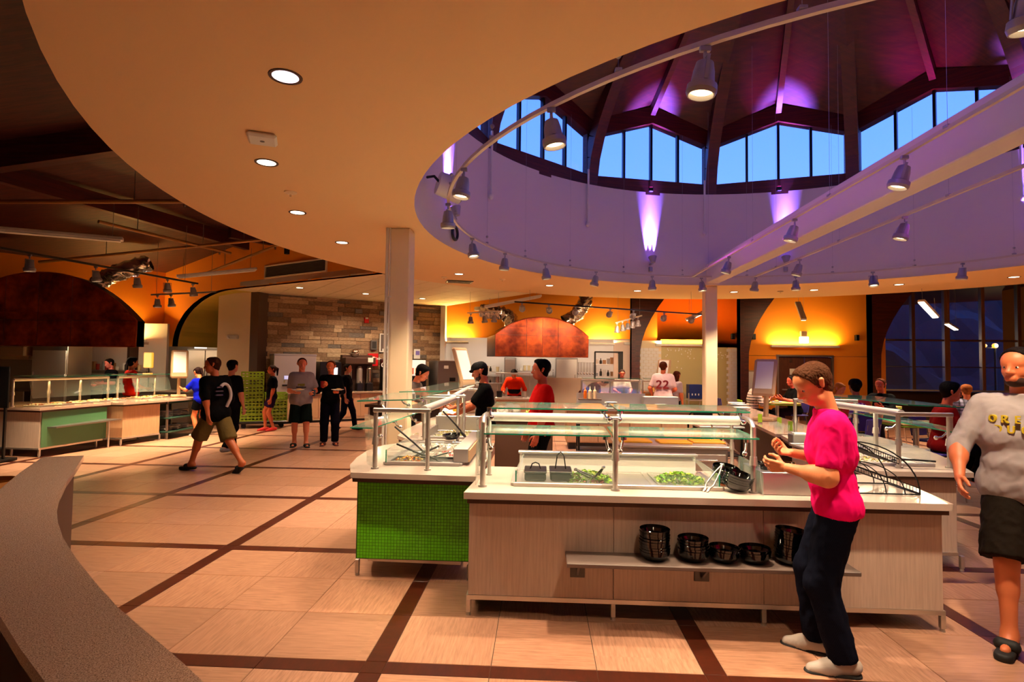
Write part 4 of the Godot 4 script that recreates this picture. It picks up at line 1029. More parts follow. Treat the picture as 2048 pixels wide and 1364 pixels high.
func pan(t: Node3D, x0: float, x1: float, z0: float, z1: float, y: float, depth: float, m: Material) -> void:
	var g := G.new(); var r := 0.015
	for e in [[x0, z0, x1, z0 - 0.0], [x0, z1, x1, z1]]: g.box(Vector3((x0 + x1) * 0.5, y, e[1]), Vector3(x1 - x0, 0.006, r))
	for x in [x0, x1]: g.box(Vector3(x, y, (z0 + z1) * 0.5), Vector3(r, 0.006, absf(z1 - z0)))
	var za := minf(z0, z1); var zb := maxf(z0, z1)
	var p := [Vector3(x0, y, zb), Vector3(x1, y, zb), Vector3(x1, y, za), Vector3(x0, y, za)]; var q := []
	for v in p: q.append(Vector3(lerpf(v.x, (x0 + x1) * 0.5, 0.06), y - depth, lerpf(v.z, (za + zb) * 0.5, 0.06)))
	for k in 4: g.quad(p[(k + 1) % 4], p[k], q[k], q[(k + 1) % 4])
	g.quad(q[0], q[1], q[2], q[3])
	part(t, "food_pan", g, m)

func leaf_pile(ctr: Vector3, size: Vector3, n: int, cols: Array, leaf: float, label: String, cat: String, called := "salad_greens") -> void:
	var g := G.new(); g.tinted = true
	for k in n:
		var a := rng.randf() * TAU; var r := sqrt(rng.randf())
		var p := Vector3(cos(a) * r * size.x, 0, sin(a) * r * size.z); p.y = size.y * (1.0 - r * r) * rng.randf_range(0.3, 1.0)
		var b := Basis.from_euler(Vector3(rng.randf_range(-0.9, 0.9), rng.randf() * TAU, rng.randf_range(-0.9, 0.9)))
		var c: Color = cols[rng.randi() % cols.size()]; g.tint = (c * rng.randf_range(0.8, 1.15)).srgb_to_linear()
		var L := leaf * rng.randf_range(0.7, 1.3); var W := L * 0.55
		var p0 := p + b * Vector3(-L, 0, 0); var p1 := p + b * Vector3(0, L * 0.25, -W); var p2 := p + b * Vector3(L, 0.0, 0); var p3 := p + b * Vector3(0, L * 0.25, W); var pm := p + b * Vector3(0, -L * 0.1, 0)
		g.tri(p0, pm, p1); g.tri(p1, pm, p2); g.tri(p2, pm, p3); g.tri(p3, pm, p0)
	var o := solo(called, g, M.painted, label, cat, ctr); o.set_meta("kind", "stuff")

func island() -> void:
	var g: G
	# --- front salad counter -------------------------------------------------
	var A := thing("salad_counter", "long pale laminate salad counter with a bowl shelf, nearest the camera", "counter")
	var poly := PackedVector2Array([Vector2(-0.515, -3.88), Vector2(2.715, -3.885), Vector2(2.83, -4.55), Vector2(2.80, -4.88), Vector2(-0.44, -4.88)])
	g = G.new(); g.prism(poly, TOP - 0.045, TOP); part(A, "countertop", g, M.quartz_pale)
	g = G.new(); g.prism(inset_poly(poly, 0.02), TOP - 0.078, TOP - 0.045); part(A, "dark_edge_band", g, M.brown)
	var xs := [-0.49, 0.517, 1.533, 2.71]
	for k in 3:
		g = G.new(); g.box(Vector3((xs[k] + xs[k + 1]) * 0.5, 0.466, -4.0), Vector3(xs[k + 1] - xs[k] - 0.003, 0.652, 0.02), 0.002); part(A, "front_panel", g, M.laminate)
	g = G.new(); g.box(Vector3(-0.48, 0.466, -4.4), Vector3(0.02, 0.652, 0.78)); part(A, "end_panel", g, M.laminate)
	g = G.new(); g.box(Vector3(2.7, 0.466, -4.4), Vector3(0.02, 0.652, 0.78)); part(A, "end_panel", g, M.laminate)
	g = G.new(); g.box(Vector3(1.11, 0.466, -4.8), Vector3(3.18, 0.652, 0.02)); part(A, "back_panel", g, M.steel_soft)
	g = G.new(); g.box(Vector3(1.11, 0.15, -4.4), Vector3(3.16, 0.02, 0.78)); part(A, "cabinet_floor", g, M.dark)
	g = G.new(); g.box(Vector3(1.11, 0.125, -4.0), Vector3(3.22, 0.03, 0.03)); g.box(Vector3(1.11, 0.125, -4.8), Vector3(3.22, 0.03, 0.03)); g.box(Vector3(-0.485, 0.125, -4.4), Vector3(0.03, 0.03, 0.8)); g.box(Vector3(2.705, 0.125, -4.4), Vector3(0.03, 0.03, 0.8)); part(A, "base_rail", g, M.steel)
	for z in [-4.0, -4.8]:
		for x in [-0.485, 0.517, 1.533, 2.705]:
			g = G.new(); g.box(Vector3(x, 0.066, z), Vector3(0.032, 0.09, 0.032), 0.003); g.cyl(Vector3(x, 0, z), Vector3(x, 0.022, z), 0.018, 0.014, 10); part(A, "leg", g, M.steel)
	g = G.new(); g.box(Vector3(1.115, 0.447, -3.865), Vector3(1.86, 0.028, 0.25), 0.004); part(A, "bowl_shelf", g, mat(Color(0.42, 0.36, 0.33), 0.45), "grey-brown bowl shelf")
	for x in [0.27, 1.115, 1.94]:
		g = G.new(); g.box(Vector3(x, 0.36, -3.985), Vector3(0.1, 0.15, 0.012), 0.002); g.hexa([Vector3(x - 0.008, 0.30, -3.978), Vector3(x + 0.008, 0.30, -3.978), Vector3(x + 0.008, 0.30, -3.99), Vector3(x - 0.008, 0.30, -3.99), Vector3(x - 0.008, 0.432, -3.8), Vector3(x + 0.008, 0.432, -3.8), Vector3(x + 0.008, 0.432, -3.99), Vector3(x - 0.008, 0.432, -3.99)]); part(A, "shelf_bracket", g, M.grey)
	# bowls on the shelf and the counter
	var pr: MeshInstance3D = null
	var st := [[0.773, 9, 0.0, "black bowl in the tall straight stack at the left end of the bowl shelf"], [1.03, 6, 0.02, "black bowl in the second stack on the bowl shelf"], [1.226, 3, -0.03, "black bowl in the low stack in the middle of the bowl shelf"], [1.431, 3, 0.04, "black bowl in the low stack next to the tall leaning stack"], [1.65, 10, -0.09, "black bowl in the tall leaning stack at the man's knee"]]
	for e in st: pr = bowls(Vector3(e[0], 0.4615, -3.87), e[1], Vector3(0.0, 0.0, e[2]), e[3], "stacked black bowls " + String(e[3]).right(24), pr)
	bowls(Vector3(1.385, TOP + 0.018, -4.36), 4, Vector3(0.22, 0, -0.12), "black bowl in the tipped stack behind on the counter", "tipped bowls behind", pr)
	bowls(Vector3(1.385, TOP + 0.018, -4.11), 4, Vector3(0.16, 0, -0.2), "black bowl in the tipped stack beside the guard post", "tipped bowls in front", pr)
	# salad well
	var W := thing("salad_well", "glass-sided chilled salad well set in the front counter", "salad bar")
	var wx0 := -0.19; var wx1 := 1.30; var wf := -4.13; var wb := -4.74
	g = G.new(); g.box(Vector3((wx0 + wx1) * 0.5, TOP + 0.014, wf), Vector3(wx1 - wx0, 0.03, 0.045), 0.004); g.box(Vector3(wx0, TOP + 0.01, (wf + wb) * 0.5), Vector3(0.03, 0.02, wf - wb)); g.box(Vector3(wx1, TOP + 0.01, (wf + wb) * 0.5), Vector3(0.03, 0.02, wf - wb)); part(W, "rim", g, M.steel)
	g = G.new(); g.box(Vector3((wx0 + wx1) * 0.5, TOP + 0.075, wb), Vector3(wx1 - wx0 - 0.05, 0.15, 0.03), 0.003); part(W, "back_panel", g, M.white_gloss)
	g = G.new(); g.box(Vector3((wx0 + wx1) * 0.5, TOP + 0.155, wb + 0.015), Vector3(wx1 - wx0 - 0.03, 0.02, 0.07), 0.004); part(W, "cap_rail", g, M.steel)
	g = G.new(); g.box(Vector3((wx0 + wx1) * 0.5, TOP + 0.135, wb + 0.03), Vector3(wx1 - wx0 - 0.1, 0.02, 0.03)); part(W, "air_slot", g, M.grey)
	for x in [wx0 + 0.02, wx1 - 0.02]:
		g = G.new(); var sl := 0.05 if x < 0.5 else -0.05
		g.hexa([Vector3(x - 0.004, TOP + 0.02, wf), Vector3(x + 0.004, TOP + 0.02, wf), Vector3(x + 0.004 + sl, TOP + 0.15, wb), Vector3(x - 0.004 + sl, TOP + 0.15, wb), Vector3(x - 0.004, TOP + 0.11, wf), Vector3(x + 0.004, TOP + 0.11, wf), Vector3(x + 0.004 + sl, TOP + 0.16, wb), Vector3(x - 0.004 + sl, TOP + 0.16, wb)]); part(W, "side_glass", g, M.glass)
		g = G.new(); g.box(Vector3(x, TOP + 0.065, wf), Vector3(0.009, 0.09, 0.006)); part(W, "glass_edge", g, M.glass_edge)
	g = G.new(); g.box(Vector3((wx0 + wx1) * 0.5, TOP + 0.065, wf + 0.005), Vector3(wx1 - wx0 - 0.05, 0.085, 0.006)); part(W, "front_glass", g, M.glass)
	g = G.new(); g.box(Vector3((wx0 + wx1) * 0.5, TOP + 0.002, (wf + wb) * 0.5), Vector3(wx1 - wx0 - 0.03, 0.004, wf - wb - 0.04)); part(W, "pan_deck", g, M.steel)
	for e in [[-0.14, 0.16], [0.19, 0.50], [0.55, 0.83], [0.88, 1.24]]: pan(W, e[0], e[1], wf - 0.06, wb + 0.06, TOP + 0.012, 0.006, M.steel)
	for e in [[-0.03, -4.34, "black lidded crock with a folded wire handle at the left of the salad well"], [0.16, -4.36, "black lidded crock with a tall wire handle in the salad well"]]:
		var c := thing("salad_crock", e[2], "crock", Vector3(e[0], TOP + 0.016, e[1]))
		g = G.new(); g.box(Vector3(0, 0.03, 0), Vector3(0.16, 0.06, 0.24), 0.012); part(c, "tub", g, M.black)
		g = G.new(); g.box(Vector3(0, 0.066, 0), Vector3(0.17, 0.012, 0.25), 0.005); part(c, "lid", g, M.black)
		var hh := 0.13 if e[0] > 0.1 else 0.05
		g = G.new(); g.tube([Vector3(-0.04, 0.07, 0), Vector3(-0.025, 0.07 + hh * 0.8, 0), Vector3(0, 0.07 + hh, 0), Vector3(0.025, 0.07 + hh * 0.8, 0), Vector3(0.04, 0.07, 0)], 0.005, 6); part(c, "handle", g, M.black)
	var greens := [Color(0.42, 0.62, 0.12), Color(0.55, 0.72, 0.18), Color(0.30, 0.50, 0.08), Color(0.68, 0.76, 0.30), Color(0.50, 0.20, 0.18)]
	leaf_pile(Vector3(0.37, TOP + 0.02, -4.33), Vector3(0.17, 0.06, 0.18), 240, greens, 0.025, "mixed salad leaves heaped beside the black crocks", "salad")
	leaf_pile(Vector3(1.06, TOP + 0.02, -4.36), Vector3(0.18, 0.06, 0.17), 260, greens.slice(0, 4), 0.024, "bright green chopped lettuce in the last pan of the salad well", "salad")
	tongs(Vector3(0.47, TOP + 0.13, -4.22), 0.9, -0.9, "black tongs resting in the mixed salad leaves", 0.2)
	tongs(Vector3(0.27, TOP + 0.10, -4.28), -2.0, -0.35, "short black tongs beside the crock of the salad well", 0.15)
	tongs(Vector3(1.33, TOP + 0.17, -4.22), 2.3, -0.65, "grey tongs leaning on the right glass of the salad well", 0.26, M.steel_soft)
	# sneeze guard of the front counter
	var S := thing("sneeze_guard", "steel and glass sneeze guard over the front salad counter", "sneeze guard")
	for p in [Vector3(-0.407, TOP, -4.08), Vector3(1.50, TOP, -4.08)]:
		post(S, p, 0.46)
		var q := Vector3(p.x + (0.01 if p.x < 0 else 0.1), TOP, p.z - 0.42 if p.x < 0 else p.z - 0.75)
		post(S, q, 0.46, 0.014)
		g = G.new(); g.tube([p + Vector3(0, 0.45, 0), p + Vector3(0, 0.485, -0.02), p + Vector3(0, 0.5, -0.07), q + Vector3(0, 0.5, 0.06), q + Vector3(0, 0.485, 0.015), q + Vector3(0, 0.45, 0)], 0.018, 10); part(S, "top_bend", g, M.steel)
	post(S, Vector3(0.535, TOP, -4.05), 0.50)
	g = G.new(); g.cyl(Vector3(-0.37, 1.355, -4.25), Vector3(0.50, 1.355, -4.25), 0.033, 0.033, 16); part(S, "lamp_tube_cover", g, M.white)
	g = G.new(); g.cyl(Vector3(0.57, 1.357, -4.25), Vector3(1.46, 1.358, -4.25), 0.033, 0.033, 16); part(S, "lamp_tube_cover", g, M.white)
	g = G.new(); g.box(Vector3(0.535, 1.36, -4.2), Vector3(0.09, 0.05, 0.2), 0.01); part(S, "tube_joiner", g, M.chrome)
	for e in [[-0.36, 0.50], [0.57, 1.53]]:
		shelf_glass(S, [Vector3(e[0], 1.415, -4.22), Vector3(e[1], 1.415, -4.22), Vector3(e[1], 1.425, -4.72), Vector3(e[0], 1.425, -4.72)])
		shelf_glass(S, [Vector3(e[0] - 0.04, 1.245, -4.05), Vector3(e[1], 1.245, -4.05), Vector3(e[1], 1.26, -4.5), Vector3(e[0] - 0.04, 1.26, -4.5)])
		area(S, Vector3((e[0] + e[1]) * 0.5, 1.318, -4.25), Vector3.DOWN, 0.8, 0.04, Color(1.0, 0.9, 0.72), 0.9)
	for x in [-0.38, 0.47, 0.60, 1.47]:
		clamp_arm(S, Vector3(x + (0.03 if x < 0.5 else -0.03), 1.14, -4.08), Vector3(x, 1.235, -4.12)); clamp_arm(S, Vector3(x + (0.03 if x < 0.5 else -0.03), 1.36, -4.1), Vector3(x, 1.405, -4.28))
	g = G.new(); g.box(Vector3(-0.45, 1.12, -4.28), Vector3(0.007, 0.46, 0.5)); part(S, "end_glass", g, M.glass)
	# condiment caddy and the glass divider
	var cd := thing("condiment_box", "stainless condiment box with small dark crocks in front of the man", "condiment box", Vector3(1.72, TOP, -4.2))
	g = G.new(); g.box(Vector3(0, 0.075, 0), Vector3(0.36, 0.15, 0.36), 0.006); part(cd, "case", g, M.steel)
	g = G.new(); g.box(Vector3(0, 0.152, 0), Vector3(0.37, 0.012, 0.37), 0.003); part(cd, "rim", g, M.pale_steel)
	for i in 3:
		for j in 2:
			g = G.new(); g.lathe([Vector2(0.0, 0.155), Vector2(0.04, 0.155), Vector2(0.048, 0.185), Vector2(0.042, 0.185), Vector2(0.034, 0.165), Vector2(0.0, 0.165)], 14, Transform3D(Basis(), Vector3(-0.11 + 0.11 * i, 0, -0.08 + 0.15 * j))); part(cd, "crock", g, M.black_gloss)
	g = G.new(); g.hexa([Vector3(1.525, TOP, -3.98), Vector3(1.533, TOP, -3.98), Vector3(1.533, TOP, -4.5), Vector3(1.525, TOP, -4.5), Vector3(1.525, TOP + 0.2, -4.05), Vector3(1.533, TOP + 0.2, -4.05), Vector3(1.533, TOP + 0.2, -4.45), Vector3(1.525, TOP + 0.2, -4.45)])
	solo("glass_divider", g, M.glass, "small clear divider panel between bowls and condiment box", "divider")
	wire_rack()
	green_counter()
	right_counter()
	centre()

func wire_rack() -> void:
	var t := thing("wire_rack", "black wire display rack with curved ends on the front counter", "rack", Vector3(2.42, TOP, -4.3))
	# two end frames are quarter arcs, sloping wire shelves between
	for z in [0.17, -0.2]:
		var pts := []; var g := G.new()
		for k in 13:
			var a := PI * 0.5 * k / 12.0
			pts.append(Vector3(-0.22 + 0.46 * sin(a + 0.0) , 0.36 * cos(a) + 0.006, z))
		g.tube(pts, 0.005, 6); g.tube([Vector3(-0.22, 0.006, z), Vector3(0.24, 0.006, z)], 0.005, 6); g.tube([Vector3(-0.22, 0.006, z), Vector3(-0.22, 0.366, z)], 0.005, 6)
		for r in [0.5, 0.78]:
			var q := []
			for k in 11:
				var a := PI * 0.5 * k / 10.0
				q.append(Vector3(-0.22 + 0.46 * r * sin(a), 0.36 * r * cos(a) * (1.2 if r < 0.6 else 0.8) + 0.006, z))
			g.tube(q, 0.004, 6)
		part(t, "end_frame", g, M.wire)
	for s in [[Vector3(-0.22, 0.17, 0), Vector3(0.235, 0.015, 0)], [Vector3(-0.22, 0.34, 0), Vector3(0.10, 0.215, 0)]]:
		var g := G.new(); var a: Vector3 = s[0]; var b: Vector3 = s[1]
		for z in [0.17, -0.2]:
			for y in [0.0, 0.035]: g.tube([a + Vector3(0, y, z), b + Vector3(0, y, z)], 0.004, 6)
		for k in 22:
			var p := a.lerp(b, k / 21.0); g.tube([p + Vector3(0, 0.035, 0.17), p + Vector3(0, 0, 0.17), p + Vector3(0, 0, -0.2), p + Vector3(0, 0.035, -0.2)], 0.0022, 5)
		part(t, "wire_shelf", g, M.wire)
	var g3 := G.new(); g3.tube([Vector3(-0.22, 0.006, 0.17), Vector3(-0.22, 0.006, -0.2)], 0.005, 6); g3.tube([Vector3(0.24, 0.006, 0.17), Vector3(0.24, 0.006, -0.2)], 0.005, 6); part(t, "base_wire", g3, M.wire)
	var o := solo("bowl", bowl_mesh(), M.black_gloss, "single small black bowl at the foot of the wire rack", "bowl", Vector3(2.22, TOP + 0.001, -4.2))
	o.scale = Vector3.ONE * 0.6

func food_bed(ctr: Vector3, size: Vector3, n: int, cols: Array, label: String, cat := "food") -> void:
	leaf_pile(ctr, size, n, cols, 0.018, label, cat, "food_bits")

func green_counter() -> void:
	var g: G
	var B := thing("green_counter", "salad counter with a bright green mosaic front", "counter")
	var poly := PackedVector2Array([Vector2(-1.50, -4.47), Vector2(-0.47, -4.43), Vector2(-0.50, -6.3), Vector2(-1.42, -6.32), Vector2(-1.66, -6.0), Vector2(-1.72, -5.6), Vector2(-1.69, -5.2), Vector2(-1.62, -4.8)])
	counter(B, poly, M.brown, [[-1.49, -4.66], [-0.56, -4.62], [-1.5, -6.1], [-0.6, -6.2]], M.quartz_pale, 0.16, 0.16)
	# mosaic front: small glazed tiles, one sheet
	g = G.new(); g.box(Vector3(-0.99, 0.475, -4.59), Vector3(0.98, 0.63, 0.02)); part(B, "mosaic_backing", g, mat(Color(0.10, 0.28, 0.02), 0.8))
	g = G.new(); var cs := 0.0252
	for i in 39:
		for j in 25:
			var p := Vector3(-1.472 + (i + 0.5) * cs, 0.165 + (j + 0.5) * cs, -4.578)
			g.tint = Color(1, 1, 1) * rng.randf_range(0.82, 1.12)
			var h := 0.0112; var d := rng.randf_range(0.0, 0.0008)
			var f := [p + Vector3(-h, -h, d), p + Vector3(h, -h, d), p + Vector3(h, h, d), p + Vector3(-h, h, d)]
			g.quad(f[0], f[1], f[2], f[3]); var b := Vector3(0, 0, -0.004)
			for k in 4: g.quad(f[k] + b, f[(k + 1) % 4] + b, f[(k + 1) % 4], f[k])
	g.tinted = true
	var mm := mat(Color(0.38, 0.80, 0.05), 0.28); mm.vertex_color_use_as_albedo = true
	part(B, "mosaic_tiles", g, mm, "bright green mosaic tiles").set_meta("kind", "stuff")
	# well
	var W := thing("salad_bar_well", "chilled toppings well with black tongs on the green counter", "salad bar")
	var x0 := -1.33; var x1 := -0.68; var zf := -4.86; var zb := -6.15
	g = G.new()
	for z in [zf, zb]: g.box(Vector3((x0 + x1) * 0.5, TOP + 0.014, z), Vector3(x1 - x0, 0.03, 0.045), 0.004)
	for x in [x0, x1]: g.box(Vector3(x, TOP + 0.012, (zf + zb) * 0.5), Vector3(0.04, 0.024, zf - zb), 0.004)
	part(W, "rim", g, M.pale_steel)
	g = G.new(); g.box(Vector3((x0 + x1) * 0.5, TOP + 0.002, (zf + zb) * 0.5), Vector3(x1 - x0, 0.004, zf - zb)); part(W, "pan_deck", g, M.steel)
	g = G.new(); g.box(Vector3(x0 + 0.01, TOP + 0.075, (zf + zb) * 0.5), Vector3(0.007, 0.11, zf - zb - 0.04)); part(W, "side_glass", g, M.glass)
	g = G.new(); g.box(Vector3(x0 + 0.01, TOP + 0.075, zf + 0.02), Vector3(0.009, 0.11, 0.006)); part(W, "glass_edge", g, M.glass_edge)
	g = G.new(); g.box(Vector3((x0 + x1) * 0.5 - 0.05, TOP + 0.075, zf + 0.01), Vector3(x1 - x0 - 0.12, 0.11, 0.006)); part(W, "front_glass", g, M.glass)
	g = G.new(); g.box(Vector3(x1 + 0.0, TOP + 0.085, (zf + zb) * 0.5 - 0.02), Vector3(0.13, 0.12, zf - zb), 0.006); part(W, "steel_ledge", g, M.pale_steel)
	g = G.new(); g.box(Vector3(x1 + 0.07, TOP + 0.08, (zf + zb) * 0.5 - 0.02), Vector3(0.012, 0.1, zf - zb - 0.02)); part(W, "wood_face", g, M.tan)
	for e in [[-1.31, -1.02, -4.9, -5.2, "b"], [-1.0, -0.76, -4.9, -5.2, "b"], [-1.31, -1.02, -5.23, -5.55, "s"], [-1.0, -0.76, -5.23, -5.55, "s"], [-1.31, -0.76, -5.6, -6.1, "s"]]: pan(W, e[0], e[1], e[2], e[3], TOP + 0.014, 0.008, M.black if e[4] == "b" else M.steel)
	food_bed(Vector3(-1.16, TOP + 0.016, -5.03), Vector3(0.12, 0.03, 0.12), 70, [Color(0.95, 0.5, 0.05), Color(0.98, 0.7, 0.15), Color(0.9, 0.8, 0.5)], "orange shredded carrot in the front pan of the green counter")
	food_bed(Vector3(-0.88, TOP + 0.016, -5.38), Vector3(0.1, 0.025, 0.12), 70, [Color(0.9, 0.86, 0.8), Color(0.8, 0.3, 0.3), Color(0.75, 0.7, 0.65)], "pale chopped topping with red bits on the green counter")
	food_bed(Vector3(-1.04, TOP + 0.016, -5.85), Vector3(0.22, 0.02, 0.2), 90, [Color(0.92, 0.9, 0.86), Color(0.85, 0.84, 0.8)], "pale crumbled topping at the back of the green counter")
	spoon(Vector3(-1.30, TOP + 0.14, -5.12), -1.05, -0.45, 0.36, "long black ladle lying across the orange topping", M.black)
	spoon(Vector3(-1.38, TOP + 0.27, -5.35), -1.0, -0.72, 0.5, "longest black ladle leaning out over the glass edge", M.black)
	spoon(Vector3(-1.12, TOP + 0.10, -4.98), -1.3, -0.35, 0.3, "black ladle near the front rim of the toppings well", M.black)
	tongs(Vector3(-0.80, TOP + 0.09, -5.02), 1.1, -0.3, "black tongs crossing the dark front pan", 0.26); tongs(Vector3(-0.95, TOP + 0.10, -5.3), 2.0, -0.35, "black tongs beside the middle post of the green counter", 0.24)
	spoon(Vector3(-1.05, TOP + 0.36, -6.1), -1.0, -0.8, 0.4, "dark spatula standing in the second well", M.black)
	var bw := solo("bowl", bowl_mesh(), M.black_gloss, "single black bowl resting on the ledge behind the toppings", "bowl", Vector3(-0.97, TOP + 0.04, -6.24)); bw.rotation.z = 0.1
	# sneeze guard along the green counter and its second unit
	var S := thing("sneeze_guard", "steel and glass sneeze guard over the green counter", "sneeze guard")
	var rows := [[-1.363, -0.92, -4.66], [-1.30, -0.92, -6.35]]
	for e in rows:
		post(S, Vector3(e[0], TOP, e[2]), 0.48); post(S, Vector3(e[1], TOP, e[2] + 0.02), 0.48, 0.017)
		g = G.new(); g.box(Vector3((e[0] + e[1]) * 0.5, 1.355, e[2] + 0.01), Vector3(e[1] - e[0] + 0.04, 0.036, 0.036), 0.006); part(S, "cross_bar", g, M.steel)
	g = G.new(); g.cyl(Vector3(-0.97, 1.36, -4.7), Vector3(-0.97, 1.36, -6.33), 0.034, 0.034, 14); part(S, "lamp_tube_cover", g, M.white)
	area(S, Vector3(-0.97, 1.32, -5.5), Vector3.DOWN, 1.4, 0.04, Color(1.0, 0.9, 0.72), 1.6)
	shelf_glass(S, [Vector3(-1.62, 1.40, -4.95), Vector3(-1.12, 1.42, -4.95), Vector3(-1.10, 1.42, -6.35), Vector3(-1.66, 1.40, -6.35)])
	shelf_glass(S, [Vector3(-1.66, 1.17, -4.9), Vector3(-1.4, 1.19, -4.72), Vector3(-1.36, 1.19, -6.3), Vector3(-1.70, 1.17, -6.3)])
	for z in [-4.9, -5.6, -6.25]:
		clamp_arm(S, Vector3(-1.36, 1.12, z + 0.1), Vector3(-1.45, 1.17, z)); clamp_arm(S, Vector3(-1.30, 1.33, z + 0.05), Vector3(-1.4, 1.40, z))
	g = G.new(); g.quad(Vector3(-1.47, TOP + 0.01, -4.8), Vector3(-1.37, TOP + 0.01, -4.66), Vector3(-1.37, 1.30, -4.66), Vector3(-1.55, 1.30, -4.95)); g.quad(Vector3(-1.477, TOP + 0.01, -4.806), Vector3(-1.557, 1.30, -4.956), Vector3(-1.377, 1.30, -4.666), Vector3(-1.377, TOP + 0.01, -4.666)); part(S, "end_glass", g, M.glass)
	# second unit farther along
	var C := thing("hot_counter", "brown-sided counter running on behind the green one", "counter")
	var p2 := PackedVector2Array([Vector2(-1.5, -6.45), Vector2(-0.62, -6.42), Vector2(-0.64, -7.32), Vector2(-1.12, -7.36), Vector2(-1.1, -10.3), Vector2(-1.6, -10.3), Vector2(-1.75, -9.0), Vector2(-1.78, -7.4), Vector2(-1.72, -6.8)])
	counter(C, p2, M.brown, [[-1.5, -6.65], [-0.82, -6.62], [-1.45, -10.1], [-1.28, -10.1]], M.quartz_pale, 0.16, 0.16)
	var S2 := thing("sneeze_guard", "sneeze guard over the brown-sided counter by the column", "sneeze guard")
	for z in [-6.7, -8.5, -10.1]:
		post(S2, Vector3(-1.38, TOP, z), 0.48); post(S2, Vector3(-0.9 if z > -7 else -1.16, TOP, z), 0.48, 0.016)
		g = G.new(); g.box(Vector3(-1.14, 1.36, z), Vector3(0.52, 0.034, 0.034), 0.006); part(S2, "cross_bar", g, M.steel)
	g = G.new(); g.cyl(Vector3(-1.02, 1.36, -6.7), Vector3(-1.2, 1.36, -10.1), 0.034, 0.034, 14); part(S2, "lamp_tube_cover", g, M.white)
	area(S2, Vector3(-0.97, 1.32, -8.4), Vector3.DOWN, 3.0, 0.04, Color(1.0, 0.9, 0.72), 4.0)
	shelf_glass(S2, [Vector3(-1.66, 1.40, -6.6), Vector3(-1.1, 1.42, -6.6), Vector3(-1.0, 1.42, -10.2), Vector3(-1.66, 1.40, -10.2)])
	shelf_glass(S2, [Vector3(-1.74, 1.17, -6.55), Vector3(-1.42, 1.19, -6.55), Vector3(-1.42, 1.19, -10.2), Vector3(-1.74, 1.17, -10.2)])
	var W2 := thing("hot_well", "pale-lit food well on the brown-sided counter", "food well")
	g = G.new()
	for z in [-6.6, -7.2]: g.box(Vector3(-1.0, TOP + 0.014, z), Vector3(0.66, 0.03, 0.045), 0.004)
	for x in [-1.32, -0.68]: g.box(Vector3(x, TOP + 0.05, -6.9), Vector3(0.04, 0.1, 0.6), 0.004)
	part(W2, "rim", g, M.pale_steel)
	g = G.new(); g.box(Vector3(-1.0, TOP + 0.11, -7.22), Vector3(0.66, 0.2, 0.03), 0.004); part(W2, "back_panel", g, M.steel)
	for k in 2: pan(W2, -1.3, -0.7, -6.64 - 0.28 * k, -6.88 - 0.28 * k, TOP + 0.014, 0.008, M.steel)
	food_bed(Vector3(-1.0, TOP + 0.016, -6.76), Vector3(0.26, 0.03, 0.1), 110, [Color(0.9, 0.88, 0.7), Color(0.85, 0.85, 0.55), Color(0.7, 0.75, 0.4)], "pale green shredded filling in the well behind the green counter")
	food_bed(Vector3(-1.0, TOP + 0.016, -7.05), Vector3(0.26, 0.03, 0.1), 110, [Color(0.95, 0.9, 0.7), Color(0.9, 0.85, 0.6)], "pale shredded cheese farther along the second well")
	food_bed(Vector3(-1.32, TOP + 0.002, -7.75), Vector3(0.15, 0.06, 0.16), 90, [Color(0.9, 0.55, 0.2), Color(0.85, 0.4, 0.2), Color(0.95, 0.9, 0.8)], "wrapped sandwich fillings at the black-shirted server's hands")
	for e in [[-1.35, -8.3, M.paper, "crumpled white plastic bag on the brown-sided counter"]]:
		g = G.new(); g.tinted = false
		for k in 14: g.sphere(Vector3(rng.randf_range(-0.12, 0.12), 0.05 + rng.randf_range(0, 0.12), rng.randf_range(-0.1, 0.1)), Vector3(0.07, 0.06, 0.06) * rng.randf_range(0.6, 1.2), 7, 5)
		solo("plastic_bag", g, e[2], e[3], "bag", Vector3(e[0], TOP, e[1]))
	for k in 2:
		var q := thing("squeeze_bottle", ["yellow squeeze bottle near the column", "red-capped squeeze bottle on the far guard shelf"][k], "bottle", Vector3(-1.4 + 0.12 * k, TOP, -9.3 - 0.3 * k))
		g = G.new(); g.lathe([Vector2(0, 0), Vector2(0.035, 0), Vector2(0.035, 0.15), Vector2(0.012, 0.18), Vector2(0.0, 0.18)], 12); part(q, "body", g, mat([Color(0.9, 0.65, 0.05), Color(0.85, 0.85, 0.8)][k], 0.4))
		g = G.new(); g.cyl(Vector3(0, 0.18, 0), Vector3(0, 0.23, 0), 0.012, 0.004); part(q, "nozzle", g, mat([Color(0.9, 0.65, 0.05), Color(0.8, 0.1, 0.05)][k], 0.4))
	menu_stand(Vector3(-1.36, TOP, -10.0), 0.9, 1.2, "tilted menu display on a stand behind the black-shirted server")

func menu_stand(at: Vector3, turn: float, h: float, label: String) -> void:
	var t := thing("menu_display", label, "display", at, turn)
	var g := G.new(); g.box(Vector3(0, 0.03, 0), Vector3(0.32, 0.06, 0.3), 0.015); g.tube([Vector3(0, 0.05, -0.05), Vector3(0, h * 0.35, -0.1), Vector3(0, h * 0.62, -0.02)], 0.04, 10); part(t, "stand", g, M.tan)
	g = G.new(); g.xf = Transform3D(Basis(Vector3.RIGHT, -0.38), Vector3(0, h * 0.68, 0)); g.box(Vector3.ZERO, Vector3(0.36, h * 0.62, 0.07), 0.03); part(t, "case", g, M.tan)
	g = G.new(); g.xf = Transform3D(Basis(Vector3.RIGHT, -0.38), Vector3(0, h * 0.68, 0)); g.box(Vector3(0, 0.03, 0.037), Vector3(0.26, h * 0.46, 0.006)); part(t, "face_panel", g, M.paper)

